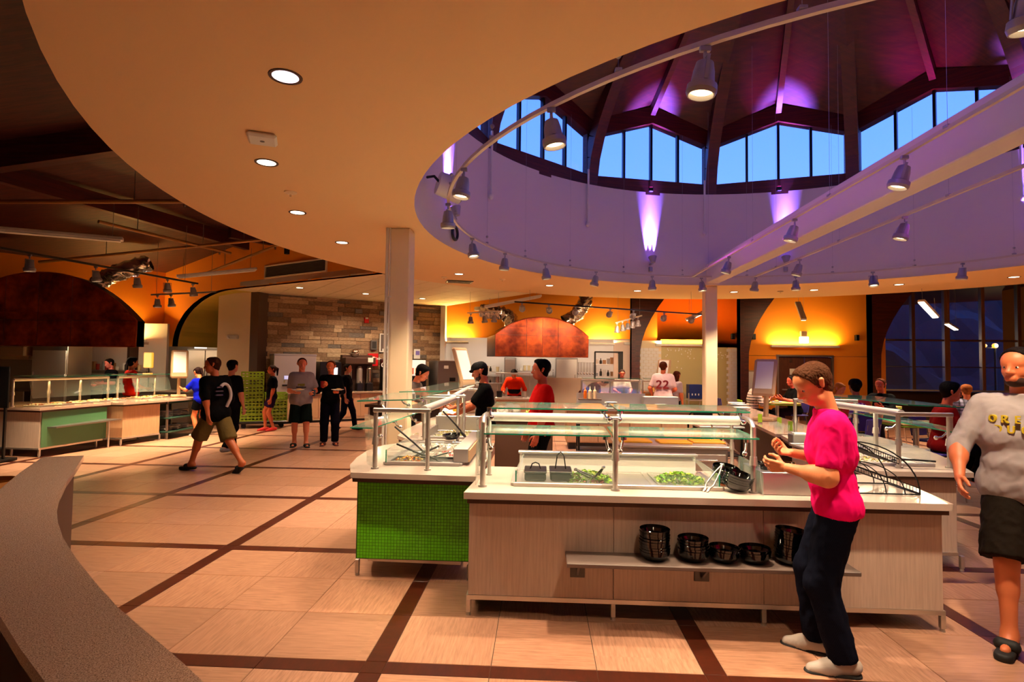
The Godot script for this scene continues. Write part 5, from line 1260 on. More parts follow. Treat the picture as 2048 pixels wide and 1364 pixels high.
func right_counter() -> void:
	var g: G
	var B := thing("wing_counter", "laminate salad counter behind the pink-shirted man", "counter")
	var poly := PackedVector2Array([Vector2(2.80, -5.06), Vector2(3.72, -5.08), Vector2(3.95, -5.6), Vector2(4.16, -6.2), Vector2(4.32, -6.9), Vector2(4.40, -7.6), Vector2(3.15, -7.6), Vector2(2.86, -6.1)])
	counter(B, poly, M.laminate, [[2.92, -5.2], [3.69, -5.2], [4.1, -7.4]], M.quartz_pale, 0.11, 0.16)
	var W := thing("fruit_well", "steel food well with pale pans on the wing counter", "food well")
	g = G.new()
	for z in [-5.35, -6.6]: g.box(Vector3(3.2, TOP + 0.014, z), Vector3(0.74, 0.03, 0.045), 0.004)
	for x in [2.85, 3.55]: g.box(Vector3(x, TOP + 0.012, -5.98), Vector3(0.04, 0.024, 1.27), 0.004)
	part(W, "rim", g, M.pale_steel)
	g = G.new(); g.box(Vector3(3.56, TOP + 0.09, -5.98), Vector3(0.007, 0.14, 1.2)); part(W, "side_glass", g, M.glass)
	for k in 3: pan(W, 2.88, 3.52, -5.4 - 0.4 * k, -5.75 - 0.4 * k, TOP + 0.014, 0.008, M.steel)
	food_bed(Vector3(3.1, TOP + 0.016, -5.55), Vector3(0.22, 0.03, 0.14), 90, [Color(0.93, 0.88, 0.6), Color(0.9, 0.8, 0.4), Color(0.95, 0.93, 0.85)], "pale yellow topping in the front pan of the wing counter")
	food_bed(Vector3(3.25, TOP + 0.016, -5.95), Vector3(0.22, 0.03, 0.14), 90, [Color(0.75, 0.75, 0.72), Color(0.9, 0.88, 0.85)], "pale grey topping in the middle pan of the wing counter")
	spoon(Vector3(3.62, TOP + 0.04, -5.4), 1.3, 0.0, 0.34, "black spoon lying across the wing counter's well", M.black)
	tongs(Vector3(3.1, TOP + 0.14, -5.6), 0.6, -0.6, "steel tongs standing in the wing counter's front pan", 0.26, M.chrome)
	var S := thing("sneeze_guard", "sneeze guard over the wing counter behind the wire rack", "sneeze guard")
	for e in [[3.22, 3.68, -5.28], [3.2, 3.95, -7.3]]:
		post(S, Vector3(e[0], TOP, e[2]), 0.47); post(S, Vector3(e[1], TOP, e[2] - 0.02), 0.47, 0.024)
		g = G.new(); g.box(Vector3((e[0] + e[1]) * 0.5, 1.345, e[2] - 0.01), Vector3(e[1] - e[0] + 0.04, 0.036, 0.036), 0.006); part(S, "cross_bar", g, M.steel)
	g = G.new(); g.cyl(Vector3(3.26, 1.35, -5.3), Vector3(3.26, 1.35, -7.3), 0.034, 0.034, 14); part(S, "lamp_tube_cover", g, M.white)
	area(S, Vector3(3.26, 1.31, -6.3), Vector3.DOWN, 1.8, 0.04, Color(1.0, 0.9, 0.72), 2.0)
	shelf_glass(S, [Vector3(3.35, 1.42, -5.35), Vector3(3.9, 1.40, -5.4), Vector3(4.2, 1.40, -7.3), Vector3(3.4, 1.42, -7.3)])
	shelf_glass(S, [Vector3(3.66, 1.19, -5.2), Vector3(3.98, 1.17, -5.4), Vector3(4.35, 1.17, -7.3), Vector3(3.9, 1.19, -7.3)])
	post(S, Vector3(3.55, TOP, -6.2), 0.47, 0.022)
	for z in [-5.45, -6.2, -7.1]: clamp_arm(S, Vector3(3.66, 1.12, z), Vector3(3.8, 1.17, z - 0.05))
	# continuing counter toward the far column
	var C := thing("long_counter", "dark-fronted counter slanting from the wing counter toward the far column", "counter")
	var p2 := PackedVector2Array([Vector2(3.12, -7.7), Vector2(3.95, -7.7), Vector2(4.55, -12.6), Vector2(3.92, -12.7), Vector2(3.58, -10.6)])
	counter(C, p2, M.brown, [[3.3, -7.9], [3.85, -7.9], [4.05, -12.5], [4.4, -12.4]], M.quartz, 0.1, 0.16)
	# plates and trays stacked on it, glasses, little cards
	for e in [[4.02, -11.7, 5, 0.17], [4.14, -12.2, 5, 0.17], [3.9, -11.2, 4, 0.17]]:
		for k in e[2]:
			g = G.new(); g.lathe([Vector2(0, 0), Vector2(0.10, 0), Vector2(e[3], 0.016), Vector2(e[3] - 0.004, 0.02), Vector2(0.10, 0.006), Vector2(0, 0.006)], 22)
			solo("plate", g, M.plate, ["white plate in the stack nearest the slanted menu display", "white plate in the stack beside the far column", "white plate in the lowest stack on the long counter"][[11.7, 12.2, 11.2].find(-e[1])], "plate", Vector3(e[0], TOP + 0.028 * k, e[1]), 0.0, "white plates on the long counter")
	menu_stand(Vector3(3.72, TOP, -9.6), -0.6, 1.05, "large tilted white menu display on the long counter")
	for e in [[3.42, -7.95, "lime card in a holder nearest the pink-shirted man"], [3.5, -8.5, "lime card in a holder in the middle of the long counter"], [3.45, -9.1, "lime card in a holder farthest along the long counter"]]:
		var t := thing("card_holder", e[2], "sign card", Vector3(e[0], TOP, e[1]), 0.2); g = G.new(); g.box(Vector3(0, 0.01, 0), Vector3(0.06, 0.02, 0.05), 0.004); part(t, "foot", g, M.chrome); g = G.new(); g.box(Vector3(0, 0.085, 0), Vector3(0.07, 0.13, 0.004)); part(t, "card", g, M.lime)
	for k in 10:
		var t := thing("drinking_glass", "small clear glass among the tumblers on the long counter", "glass", Vector3(3.28 + 0.09 * (k % 4) + 0.02 * (k / 4), TOP, -7.9 - 0.22 * (k / 4) - 0.03 * (k % 2)), 0.0, "tumblers on the long counter")
		g = G.new(); g.lathe([Vector2(0, 0.004), Vector2(0.028, 0.0), Vector2(0.035, 0.1), Vector2(0.032, 0.1), Vector2(0.026, 0.008), Vector2(0, 0.01)], 12); part(t, "tumbler", g, M.glass)
	var nb := thing("napkin_box", "small grey napkin box by the man's far hand", "napkin box", Vector3(2.75, TOP + 0.0, -6.15)); nb.position = Vector3(2.98, TOP, -6.7)
	g = G.new(); g.box(Vector3(0, 0.06, 0), Vector3(0.2, 0.12, 0.14), 0.008); part(nb, "case", g, M.grey); g = G.new(); g.box(Vector3(0, 0.125, 0), Vector3(0.14, 0.02, 0.08)); part(nb, "napkins", g, M.paper)

func centre() -> void:
	var g: G
	# low steel drawer fridge behind the salad well
	var f := thing("undercounter_fridge", "low stainless fridge with yellow cutting boards behind the salad counter", "fridge", Vector3(1.68, 0, -7.6))
	g = G.new(); g.box(Vector3(0, 0.42, 0), Vector3(1.35, 0.6, 0.7), 0.01); part(f, "cabinet", g, M.steel_soft)
	for x in [-0.33, 0.33]:
		g = G.new(); g.box(Vector3(x, 0.4, 0.355), Vector3(0.63, 0.5, 0.02), 0.004); var dr := part(f, "drawer", g, M.steel); g = G.new(); g.cyl(Vector3(x - 0.2, 0.58, 0.39), Vector3(x + 0.2, 0.58, 0.39), 0.012); part(dr, "handle", g, M.chrome)
	g = G.new(); g.box(Vector3(0, 0.735, 0), Vector3(1.4, 0.03, 0.76), 0.006); part(f, "worktop", g, M.steel)
	for x in [-0.6, 0.6]:
		for z in [-0.28, 0.28]:
			g = G.new(); g.cyl(Vector3(x, 0, z), Vector3(x, 0.13, z), 0.025); part(f, "caster", g, M.rubber)
	for e in [[1.25, -7.6, "yellow cutting board on the left of the low fridge"], [1.75, -7.55, "yellow cutting board in the middle of the low fridge"], [2.2, -7.65, "yellow cutting board at the right of the low fridge"]]:
		g = G.new(); g.box(Vector3(0, 0.012, 0), Vector3(0.42, 0.024, 0.3), 0.006); solo("cutting_board", g, mat(Color(0.9, 0.62, 0.06), 0.5), e[2], "cutting board", Vector3(e[0], 0.75, e[1]))
	var cp := thing("chrome_faucet", "chrome gooseneck faucet standing behind the low fridge", "faucet", Vector3(2.32, 0.75, -7.8)); g = G.new(); g.tube([Vector3(0, 0, 0), Vector3(0, 0.2, 0), Vector3(-0.04, 0.27, 0), Vector3(-0.12, 0.28, 0), Vector3(-0.18, 0.22, 0)], 0.012, 8); part(cp, "spout", g, M.chrome); g = G.new(); g.cyl(Vector3.ZERO, Vector3(0, 0.04, 0), 0.03, 0.02); part(cp, "base", g, M.chrome)
	# back work counter of the island
	var c := thing("prep_counter", "steel prep counter with pale cabinet doors behind the red-shirted man", "counter", Vector3(1.85, 0, -12.2))
	g = G.new(); g.box(Vector3(0, 0.47, 0), Vector3(2.6, 0.66, 0.7), 0.004); part(c, "cabinet", g, M.tan)
	for k in 4:
		g = G.new(); g.box(Vector3(-0.97 + 0.645 * k, 0.47, 0.355), Vector3(0.62, 0.62, 0.018), 0.004); var d := part(c, "cabinet_door", g, M.laminate_tan); g = G.new(); g.box(Vector3(-0.75 + 0.645 * k, 0.68, 0.375), Vector3(0.02, 0.12, 0.02), 0.004); part(d, "handle", g, M.steel)
	g = G.new(); g.box(Vector3(0, 0.835, 0), Vector3(2.7, 0.07, 0.8), 0.008); part(c, "worktop", g, M.steel)
	g = G.new(); g.box(Vector3(0, 0.07, 0.0), Vector3(2.5, 0.14, 0.6)); part(c, "plinth", g, M.dark)
	g = G.new(); g.box(Vector3(-0.3, 1.0, -0.38), Vector3(1.5, 0.28, 0.02)); g.box(Vector3(0.75, 0.98, -0.3), Vector3(0.75, 0.22, 0.3), 0.01); part(c, "splash_back", g, M.steel)
	for k in 2:
		var b := thing("table_leg_stand", ["dark-legged steel side table inside the island", "second dark-legged side table beside the prep counter"][k], "table", Vector3(0.95 + 1.9 * k, 0, -9.6 + 0.3 * k))
		g = G.new(); g.box(Vector3(0, 0.8, 0), Vector3(0.7, 0.03, 0.5), 0.005); part(b, "table_top", g, M.steel)
		g = G.new(); g.box(Vector3(0, 0.35, 0), Vector3(0.64, 0.02, 0.44)); part(b, "lower_shelf", g, M.dark)
		for x in [-0.31, 0.31]:
			for z in [-0.21, 0.21]:
				g = G.new(); g.box(Vector3(x, 0.4, z), Vector3(0.035, 0.8, 0.035)); part(b, "leg", g, M.black)
	for e in [[1.15, "stack of white plates on the prep counter", 6], [2.2, "stack of white bowls at the right of the prep counter", 4]]:
		for k in e[2]:
			g = G.new(); g.lathe([Vector2(0, 0), Vector2(0.09, 0), Vector2(0.14, 0.015), Vector2(0.13, 0.018), Vector2(0.09, 0.005), Vector2(0, 0.005)], 18); solo("plate", g, M.plate, "white plate in the " + String(e[1]).replace("stack of white plates", "pile").replace("stack of white bowls", "small pile"), "plate", Vector3(e[0] + 0.35, 0.87 + 0.018 * k, -12.1), 0.0, "plates on the prep counter")
	for k in 3:
		var b := thing("sauce_bottle", ["orange sauce bottle beside the red-shirted man", "pale cream squeeze bottle second in the row", "pale cream squeeze bottle third in the row"][k], "bottle", Vector3(0.98 + 0.105 * k, 1.02, -12.45))
		g = G.new(); g.lathe([Vector2(0, 0), Vector2(0.036, 0), Vector2(0.036, 0.17), Vector2(0.014, 0.2), Vector2(0, 0.2)], 12); part(b, "body", g, mat([Color(0.9, 0.42, 0.05), Color(0.9, 0.78, 0.6), Color(0.9, 0.78, 0.6)][k], 0.4))
		g = G.new(); g.cyl(Vector3(0, 0.2, 0), Vector3(0, 0.27, 0), 0.013, 0.004); part(b, "nozzle", g, mat([Color(0.9, 0.5, 0.1), Color(0.9, 0.85, 0.75), Color(0.9, 0.85, 0.75)][k], 0.4))
	# shelf the bottles stand on
	g = G.new(); g.box(Vector3(1.08, 1.005, -12.45), Vector3(0.5, 0.03, 0.2), 0.004); solo("bottle_shelf", g, M.brown, "narrow brown riser under the sauce bottles", "shelf")
	# black rail loop
	var r := thing("rail_loop", "black bent rail standing by the long counter", "rail", Vector3(3.05, 0, -10.7))
	g = G.new(); g.tube([Vector3(-0.3, 0, 0), Vector3(-0.3, 0.82, 0), Vector3(-0.24, 0.9, 0), Vector3(0.24, 0.9, 0), Vector3(0.3, 0.82, 0), Vector3(0.3, 0, 0)], 0.018, 8); part(r, "bent_tube", g, M.black)
	g = G.new(); g.tube([Vector3(-0.3, 0.45, 0), Vector3(0.3, 0.45, 0)], 0.014, 8); part(r, "cross_tube", g, M.black)
	# black waste bin and black box
	g = G.new(); g.box(Vector3(0, 0.42, 0), Vector3(0.42, 0.84, 0.36), 0.03); solo("black_bin", g, M.black, "black square bin between the prep counter and the turquoise counter", "bin", Vector3(3.42, 0, -12.3))
	# coffee-brown tray table left of the column
	var tt := thing("tray_table", "dark brown tray table on thin steel legs left of the near column", "table", Vector3(-3.45, 0, -13.1))
	g = G.new(); g.prism(PackedVector2Array([Vector2(-0.5, 0.5), Vector2(0.9, 0.75), Vector2(1.3, 0.2), Vector2(1.1, -0.7), Vector2(-0.35, -0.7)]), 0.74, 0.8); part(tt, "table_top", g, M.brown)
	g = G.new(); g.prism(PackedVector2Array([Vector2(-0.4, 0.42), Vector2(0.8, 0.62), Vector2(1.15, 0.15), Vector2(1.0, -0.6), Vector2(-0.3, -0.6)]), 0.45, 0.74); part(tt, "apron", g, M.dark)
	for p in [Vector2(-0.42, 0.42), Vector2(0.85, 0.65), Vector2(1.05, -0.6), Vector2(-0.3, -0.6)]:
		g = G.new(); g.cyl(Vector3(p.x, 0, p.y), Vector3(p.x, 0.75, p.y), 0.02); part(tt, "leg", g, M.steel)
	g = G.new(); g.box(Vector3(0, 0.07, 0), Vector3(0.5, 0.14, 0.36), 0.02); solo("tray_stack", g, M.grey, "stack of grey trays on the dark tray table", "trays", Vector3(-3.5, 0.8, -13.2))

func hood(ctr: Vector3, half: float, base_y: float, spring: float, apex: float, depth: float, label: String, turn := 0.0) -> void:
	var t := thing("copper_hood", label, "hood", ctr, turn)
	var N := 24; var prof := PackedVector2Array([Vector2(-half, base_y), Vector2(half, base_y)])
	for k in N + 1:
		var f := 1.0 - 2.0 * k / N
		prof.append(Vector2(half * f, spring + (apex - spring) * (1.0 - pow(absf(f), 2.25))))
	# front face as panels split by seams
	var cuts := [-1.0, -0.34, 0.0, 0.34, 1.0]
	var up := Transform3D(Basis(Vector3.RIGHT, Vector3.BACK, Vector3.UP), Vector3.ZERO)
	for k in 4:
		var lo: float = cuts[k] * half; var hi: float = cuts[k + 1] * half
		for r in 2:
			var y0 := base_y if r == 0 else spring; var y1 := spring if r == 0 else apex + 1.0
			var clip := PackedVector2Array([Vector2(lo + 0.004, y0 + 0.004), Vector2(hi - 0.004, y0 + 0.004), Vector2(hi - 0.004, y1 - 0.004), Vector2(lo + 0.004, y1 - 0.004)])
			for q in Geometry2D.intersect_polygons(prof, clip):
				var g := G.new(); g.xf = up; g.prism(q, 0.0, 0.03); part(t, "copper_panel", g, M.copper)
	var g := G.new(); g.xf = up; g.prism(prof, -0.03, 0.0); part(t, "back_sheet", g, M.dark)
	# rim strip and vault sides
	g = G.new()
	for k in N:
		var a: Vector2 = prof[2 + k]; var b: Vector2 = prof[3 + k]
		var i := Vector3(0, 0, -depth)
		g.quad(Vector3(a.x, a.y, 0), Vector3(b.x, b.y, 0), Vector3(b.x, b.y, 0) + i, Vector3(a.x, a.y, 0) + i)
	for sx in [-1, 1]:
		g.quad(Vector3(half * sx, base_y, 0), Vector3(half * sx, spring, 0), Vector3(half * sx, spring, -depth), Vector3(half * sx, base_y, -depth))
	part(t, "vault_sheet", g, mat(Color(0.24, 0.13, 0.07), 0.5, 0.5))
	g = G.new(); var rim := []
	for k in N + 1: rim.append(Vector3(prof[2 + k].x, prof[2 + k].y, 0.02))
	g.tube(rim, 0.018, 6); g.tube([Vector3(-half, base_y, 0.02), Vector3(half, base_y, 0.02)], 0.018, 6); part(t, "edge_bead", g, M.copper)

func guard(t: Node3D, a: Vector2, b: Vector2, n: int, off: Vector2) -> void:  # sneeze guard along a->b, glass toward off
	var g: G
	for k in n:
		var p := a.lerp(b, float(k) / (n - 1)); post(t, Vector3(p.x, TOP, p.y), 0.48, 0.022)
	g = G.new(); g.cyl(Vector3(a.x, 1.35, a.y), Vector3(b.x, 1.35, b.y), 0.03, 0.03, 12); part(t, "lamp_tube_cover", g, M.steel)
	shelf_glass(t, [Vector3(a.x, 1.42, a.y), Vector3(a.x + off.x, 1.40, a.y + off.y), Vector3(b.x + off.x, 1.40, b.y + off.y), Vector3(b.x, 1.42, b.y)])
	g = G.new(); g.hexa([Vector3(a.x + off.x * 0.9, 1.02, a.y + off.y * 0.9), Vector3(a.x + off.x * 0.93, 1.02, a.y + off.y * 0.93), Vector3(b.x + off.x * 0.93, 1.02, b.y + off.y * 0.93), Vector3(b.x + off.x * 0.9, 1.02, b.y + off.y * 0.9), Vector3(a.x + off.x * 0.7, 1.33, a.y + off.y * 0.7), Vector3(a.x + off.x * 0.73, 1.33, a.y + off.y * 0.73), Vector3(b.x + off.x * 0.73, 1.33, b.y + off.y * 0.73), Vector3(b.x + off.x * 0.7, 1.33, b.y + off.y * 0.7)]); part(t, "front_glass", g, M.glass)

func trays_on(a: Vector2, b: Vector2, n: int, label: String, cols: Array) -> void:
	for k in n:
		var p := a.lerp(b, (k + 0.5) / n)
		var t := thing("food_tray", label % ["first", "second", "third", "fourth", "fifth", "sixth"][k], "tray", Vector3(p.x, TOP, p.y), 0.0)
		var g := G.new(); g.box(Vector3(0, 0.012, 0), Vector3(0.34, 0.024, 0.3), 0.006); part(t, "pan", g, M.steel)
		g = G.new(); g.tinted = true
		for q in 26:
			g.tint = (cols[rng.randi() % cols.size()] as Color).srgb_to_linear(); g.sphere(Vector3(rng.randf_range(-0.13, 0.13), 0.03, rng.randf_range(-0.11, 0.11)), Vector3(0.03, 0.018, 0.03), 6, 4)
		part(t, "food", g, M.painted).set_meta("kind", "stuff")

func serving_line() -> void:
	var g: G
	hood(Vector3(-12.1, 0, -13.0), 2.47, 2.05, 2.66, 3.82, 0.25, "very large arched copper hood over the left serving line")
	# green-fronted unit
	var a := thing("serving_counter", "serving counter with a dull green side panel and tray rail", "counter")
	var poly := PackedVector2Array([Vector2(-10.3, -9.62), Vector2(-8.74, -9.5), Vector2(-8.62, -10.98), Vector2(-10.3, -10.98)])
	counter(a, poly, M.laminate, [[-8.83, -9.62], [-9.4, -9.68], [-8.75, -10.8]], M.quartz, 0.08, 0.16)
	g = G.new(); g.hexa([Vector3(-8.815, 0.17, -9.62), Vector3(-8.785, 0.17, -9.60), Vector3(-8.67, 0.17, -10.95), Vector3(-8.71, 0.17, -10.95), Vector3(-8.815, 0.79, -9.62), Vector3(-8.785, 0.79, -9.60), Vector3(-8.67, 0.79, -10.95), Vector3(-8.71, 0.79, -10.95)]); part(a, "side_panel", g, M.green_front, "dull green side panel")
	g = G.new(); g.hexa([Vector3(-8.78, 0.50, -9.7), Vector3(-8.62, 0.50, -9.72), Vector3(-8.38, 0.53, -10.98), Vector3(-8.68, 0.53, -10.98), Vector3(-8.78, 0.525, -9.7), Vector3(-8.62, 0.525, -9.72), Vector3(-8.38, 0.555, -10.98), Vector3(-8.68, 0.555, -10.98)]); part(a, "tray_rail", g, M.steel_soft)
	g = G.new(); g.cyl(Vector3(-8.5, 0, -10.8), Vector3(-8.5, 0.53, -10.8), 0.018); part(a, "rail_leg", g, M.steel)
	# neighbour going out of frame
	var n := thing("end_counter", "pale laminate counter end at the left edge of the picture", "counter")
	counter(n, PackedVector2Array([Vector2(-12.0, -9.75), Vector2(-10.35, -9.62), Vector2(-10.35, -10.9), Vector2(-12.0, -10.9)]), M.laminate, [[-10.5, -9.8], [-11.8, -9.9]], M.quartz, 0.08, 0.16)
	# tan laminate unit
	var b := thing("serving_counter", "serving counter with a plain tan laminate front", "counter")
	counter(b, PackedVector2Array([Vector2(-9.7, -11.0), Vector2(-8.37, -11.0), Vector2(-8.16, -12.02), Vector2(-9.7, -12.02)]), M.laminate_tan, [[-8.46, -11.08], [-8.26, -11.95], [-9.0, -11.1]], M.quartz, 0.08, 0.16)
	# open plate shelves
	var c := thing("plate_counter", "open dark green shelf counter holding white plates", "counter")
	g = G.new(); g.prism(PackedVector2Array([Vector2(-9.6, -12.05), Vector2(-8.14, -12.05), Vector2(-8.02, -13.25), Vector2(-9.6, -13.25)]), TOP - 0.042, TOP); part(c, "countertop", g, M.quartz)
	g = G.new(); g.box(Vector3(-8.9, 0.5, -12.65), Vector3(0.04, 0.66, 1.15)); g.box(Vector3(-8.55, 0.8, -12.65), Vector3(0.7, 0.05, 1.15)); part(c, "back_panel", g, mat(Color(0.10, 0.22, 0.17), 0.5))
	for y in [0.46, 0.16]:
		g = G.new(); g.box(Vector3(-8.5, y, -12.65), Vector3(0.78, 0.03, 1.15), 0.004); part(c, "shelf", g, mat(Color(0.12, 0.25, 0.2), 0.5))
	for p in [Vector2(-8.2, -12.1), Vector2(-8.1, -13.2), Vector2(-8.85, -12.1), Vector2(-8.85, -13.2)]:
		g = G.new(); g.box(Vector3(p.x, 0.41, p.y), Vector3(0.035, 0.82, 0.035)); part(c, "leg", g, M.steel_soft)
	for y in [0.475, 0.175]:
		for z in [-12.3, -12.6, -12.9]:
			for k in (7 if y > 0.4 else 5):
				g = G.new(); g.lathe([Vector2(0, 0), Vector2(0.09, 0), Vector2(0.135, 0.014), Vector2(0.13, 0.018), Vector2(0.09, 0.005), Vector2(0, 0.005)], 16)
				solo("plate", g, M.plate, "white plate in the stacks on the %s shelf of the green shelf counter" % ("middle" if y > 0.4 else "lowest"), "plate", Vector3(-8.36, y + 0.019 * k, z), 0.0, "plates on the green shelves %s" % ("middle" if y > 0.4 else "lowest"))
	# guards, food, equipment
	var s1 := thing("sneeze_guard", "sneeze guard over the green-sided serving counter", "sneeze guard"); guard(s1, Vector2(-9.5, -9.75), Vector2(-9.42, -11.9), 4, Vector2(0.42, 0))
	var s2 := thing("sneeze_guard", "sneeze guard in front of the orange-shirted cook", "sneeze guard"); guard(s2, Vector2(-9.36, -12.1), Vector2(-9.28, -13.2), 3, Vector2(0.45, 0))
	area(s1, Vector3(-9.4, 1.3, -10.8), Vector3.DOWN, 0.05, 2.0, Color(1.0, 0.8, 0.5), 2.0)
	area(s2, Vector3(-9.2, 1.3, -12.7), Vector3.DOWN, 0.05, 1.0, Color(1.0, 0.8, 0.5), 1.5)
	trays_on(Vector2(-9.15, -9.7), Vector2(-9.1, -11.9), 5, "%s steel food tray along the green-sided counter", [Color(0.85, 0.75, 0.5), Color(0.6, 0.3, 0.1), Color(0.9, 0.85, 0.7)])
	trays_on(Vector2(-9.0, -12.1), Vector2(-8.95, -13.1), 3, "%s steel food tray in front of the orange-shirted cook", [Color(0.85, 0.6, 0.2), Color(0.9, 0.85, 0.6), Color(0.5, 0.25, 0.1)])
	menu_stand(Vector3(-8.55, TOP, -13.0), 0.6, 1.15, "tan tilted menu display beside the girl in blue")
	# black sign board on a stand at the left edge
	var bd := thing("sign_stand", "black sign board on a floor stand at the left edge", "sign", Vector3(-9.28, 0, -9.1))
	g = G.new(); g.box(Vector3(0, 1.25, 0), Vector3(0.7, 0.7, 0.03), 0.006); part(bd, "board", g, M.black); g = G.new(); g.box(Vector3(0.3, 0.46, 0), Vector3(0.035, 0.92, 0.03)); g.box(Vector3(-0.3, 0.46, 0), Vector3(0.035, 0.92, 0.03)); part(bd, "pole", g, M.black)
	g = G.new(); g.box(Vector3(0, 0.03, 0), Vector3(0.74, 0.05, 0.4), 0.01); part(bd, "foot", g, M.black)
	# cooking line behind
	var fr := thing("tall_fridge", "tall brushed steel cabinet under the large hood", "cabinet", Vector3(-12.5, 0, -14.2))
	g = G.new(); g.box(Vector3(0, 1.05, 0), Vector3(0.95, 2.1, 0.8), 0.01); part(fr, "body", g, M.steel_soft); g = G.new(); g.box(Vector3(0, 1.1, 0.41), Vector3(0.9, 1.7, 0.03), 0.006); var dd := part(fr, "door", g, M.steel); g = G.new(); g.cyl(Vector3(-0.38, 0.9, 0.45), Vector3(-0.38, 1.4, 0.45), 0.015); part(dd, "handle", g, M.chrome)
	g = G.new(); g.box(Vector3(0, 0, 0), Vector3(1.5, 0.25, 0.5), 0.02); solo("range_shelf", g, M.tan, "pale shelf box above the dark oven at the left edge", "shelf", Vector3(-13.9, 1.92, -14.0))
	var ov := thing("range_oven", "dark range with a pale back at the left edge", "oven", Vector3(-13.95, 0, -14.2)); g = G.new(); g.box(Vector3(0, 0.45, 0), Vector3(1.6, 0.9, 0.8), 0.01); part(ov, "body", g, M.steel_soft); g = G.new(); g.box(Vector3(0, 0.4, 0.41), Vector3(0.7, 0.5, 0.02)); part(ov, "oven_door", g, M.black); g = G.new(); g.box(Vector3(0, 1.3, -0.38), Vector3(1.6, 0.8, 0.03)); part(ov, "splash_back", g, M.steel_soft)
	g = G.new(); g.box(Vector3(-13.0, 1.4, -16.0), Vector3(4.2, 2.8, 0.1)); structure("wall_cookline", g, M.white, "white tiled wall behind the cooking line")
	shelf_run(Vector3(-12.35, 1.42, -15.6), 2.1, 0.4, "steel wall shelf of bottles and tubs behind the cooking line", 16, "small container on the wall shelf behind the cooking line", "containers on the cooking line shelf")
	var gr := thing("cook_counter", "long steel worktop of the cooking line", "counter", Vector3(-11.3, 0, -15.3)); g = G.new(); g.box(Vector3(0, 0.88, 0), Vector3(3.6, 0.04, 0.8), 0.005); part(gr, "worktop", g, M.steel); g = G.new(); g.box(Vector3(0, 0.45, 0), Vector3(3.5, 0.8, 0.7)); part(gr, "cabinet", g, M.steel_soft)
	for e in [[-11.9, 0.0, "black pot on the cooking line"], [-10.9, 0.0, "steel pot on the cooking line near the orange-shirted cook"]]:
		var p := thing("cooking_pot", e[2], "pot", Vector3(e[0], 0.9, -15.2)); g = G.new(); g.lathe([Vector2(0, 0), Vector2(0.15, 0), Vector2(0.16, 0.2), Vector2(0.15, 0.2), Vector2(0.14, 0.02), Vector2(0, 0.02)], 16); part(p, "body", g, M.black if e[0] < -11.5 else M.steel); g = G.new(); g.tube([Vector3(0.15, 0.16, 0), Vector3(0.21, 0.16, 0.03), Vector3(0.21, 0.16, -0.03), Vector3(0.15, 0.16, 0)], 0.008, 6); part(p, "handle", g, M.black)
	var yl := thing("glowing_sign_box", "yellow glowing menu light box behind the orange-shirted cook", "sign", Vector3(-10.75, 1.73, -15.0)); g = G.new(); g.box(Vector3.ZERO, Vector3(0.24, 0.42, 0.1), 0.02); part(yl, "lamp_panel", g, glow(Color(1.0, 0.66, 0.02), 1.4)); g = G.new(); g.cyl(Vector3(0, -0.2, -0.02), Vector3(0, -0.83, -0.02), 0.015); part(yl, "stand", g, M.black)
	# hood lamps
	var hl := thing("hood_light", "row of small lamps under the large copper hood", "lamp", Vector3(-11.6, 2.1, -13.5)); g = G.new(); g.box(Vector3(0, 0.05, 0), Vector3(3.6, 0.06, 0.3)); part(hl, "tray", g, M.steel); g = G.new(); g.box(Vector3(0.6, 0.015, 0), Vector3(1.8, 0.01, 0.2)); part(hl, "lamp_strip", g, M.lens_far); area(hl, Vector3(0.6, -0.02, 0), Vector3(0, -1, -0.7).normalized(), 1.8, 0.2, Color(1.0, 0.85, 0.68), 3.5)
	var foil := thing("foil_duct", "crumpled foil duct rising behind the large copper hood", "duct", Vector3(-11.4, 3.4, -13.6)); g = foil_tube([Vector3(0, 0, 0), Vector3(0.3, 0.35, -0.1), Vector3(0.75, 0.6, -0.2), Vector3(1.3, 0.85, -0.4)], 0.2); part(foil, "duct_skin", g, M.foil)

func foil_tube(pts: Array, r: float) -> G:
	var g := G.new(); var path := []
	for k in pts.size() - 1:
		for q in 10: path.append((pts[k] as Vector3).lerp(pts[k + 1], q / 10.0))
	path.append(pts[-1])
	g.tube(path, r, 18)
	var nz := noise(77, 6.0, 3)
	for i in g.v.size():
		var w := nz.get_noise_3dv(g.v[i]) * 0.09 * (r / 0.2); g.v[i] += g.n[i] * w
		g.n[i] = (g.n[i] + Vector3(nz.get_noise_3dv(g.v[i] * 1.9), nz.get_noise_3dv(g.v[i] * 2.3 + Vector3.ONE), nz.get_noise_3dv(g.v[i] * 2.1 + Vector3.ONE * 5.0)) * 0.9).normalized()
	return g

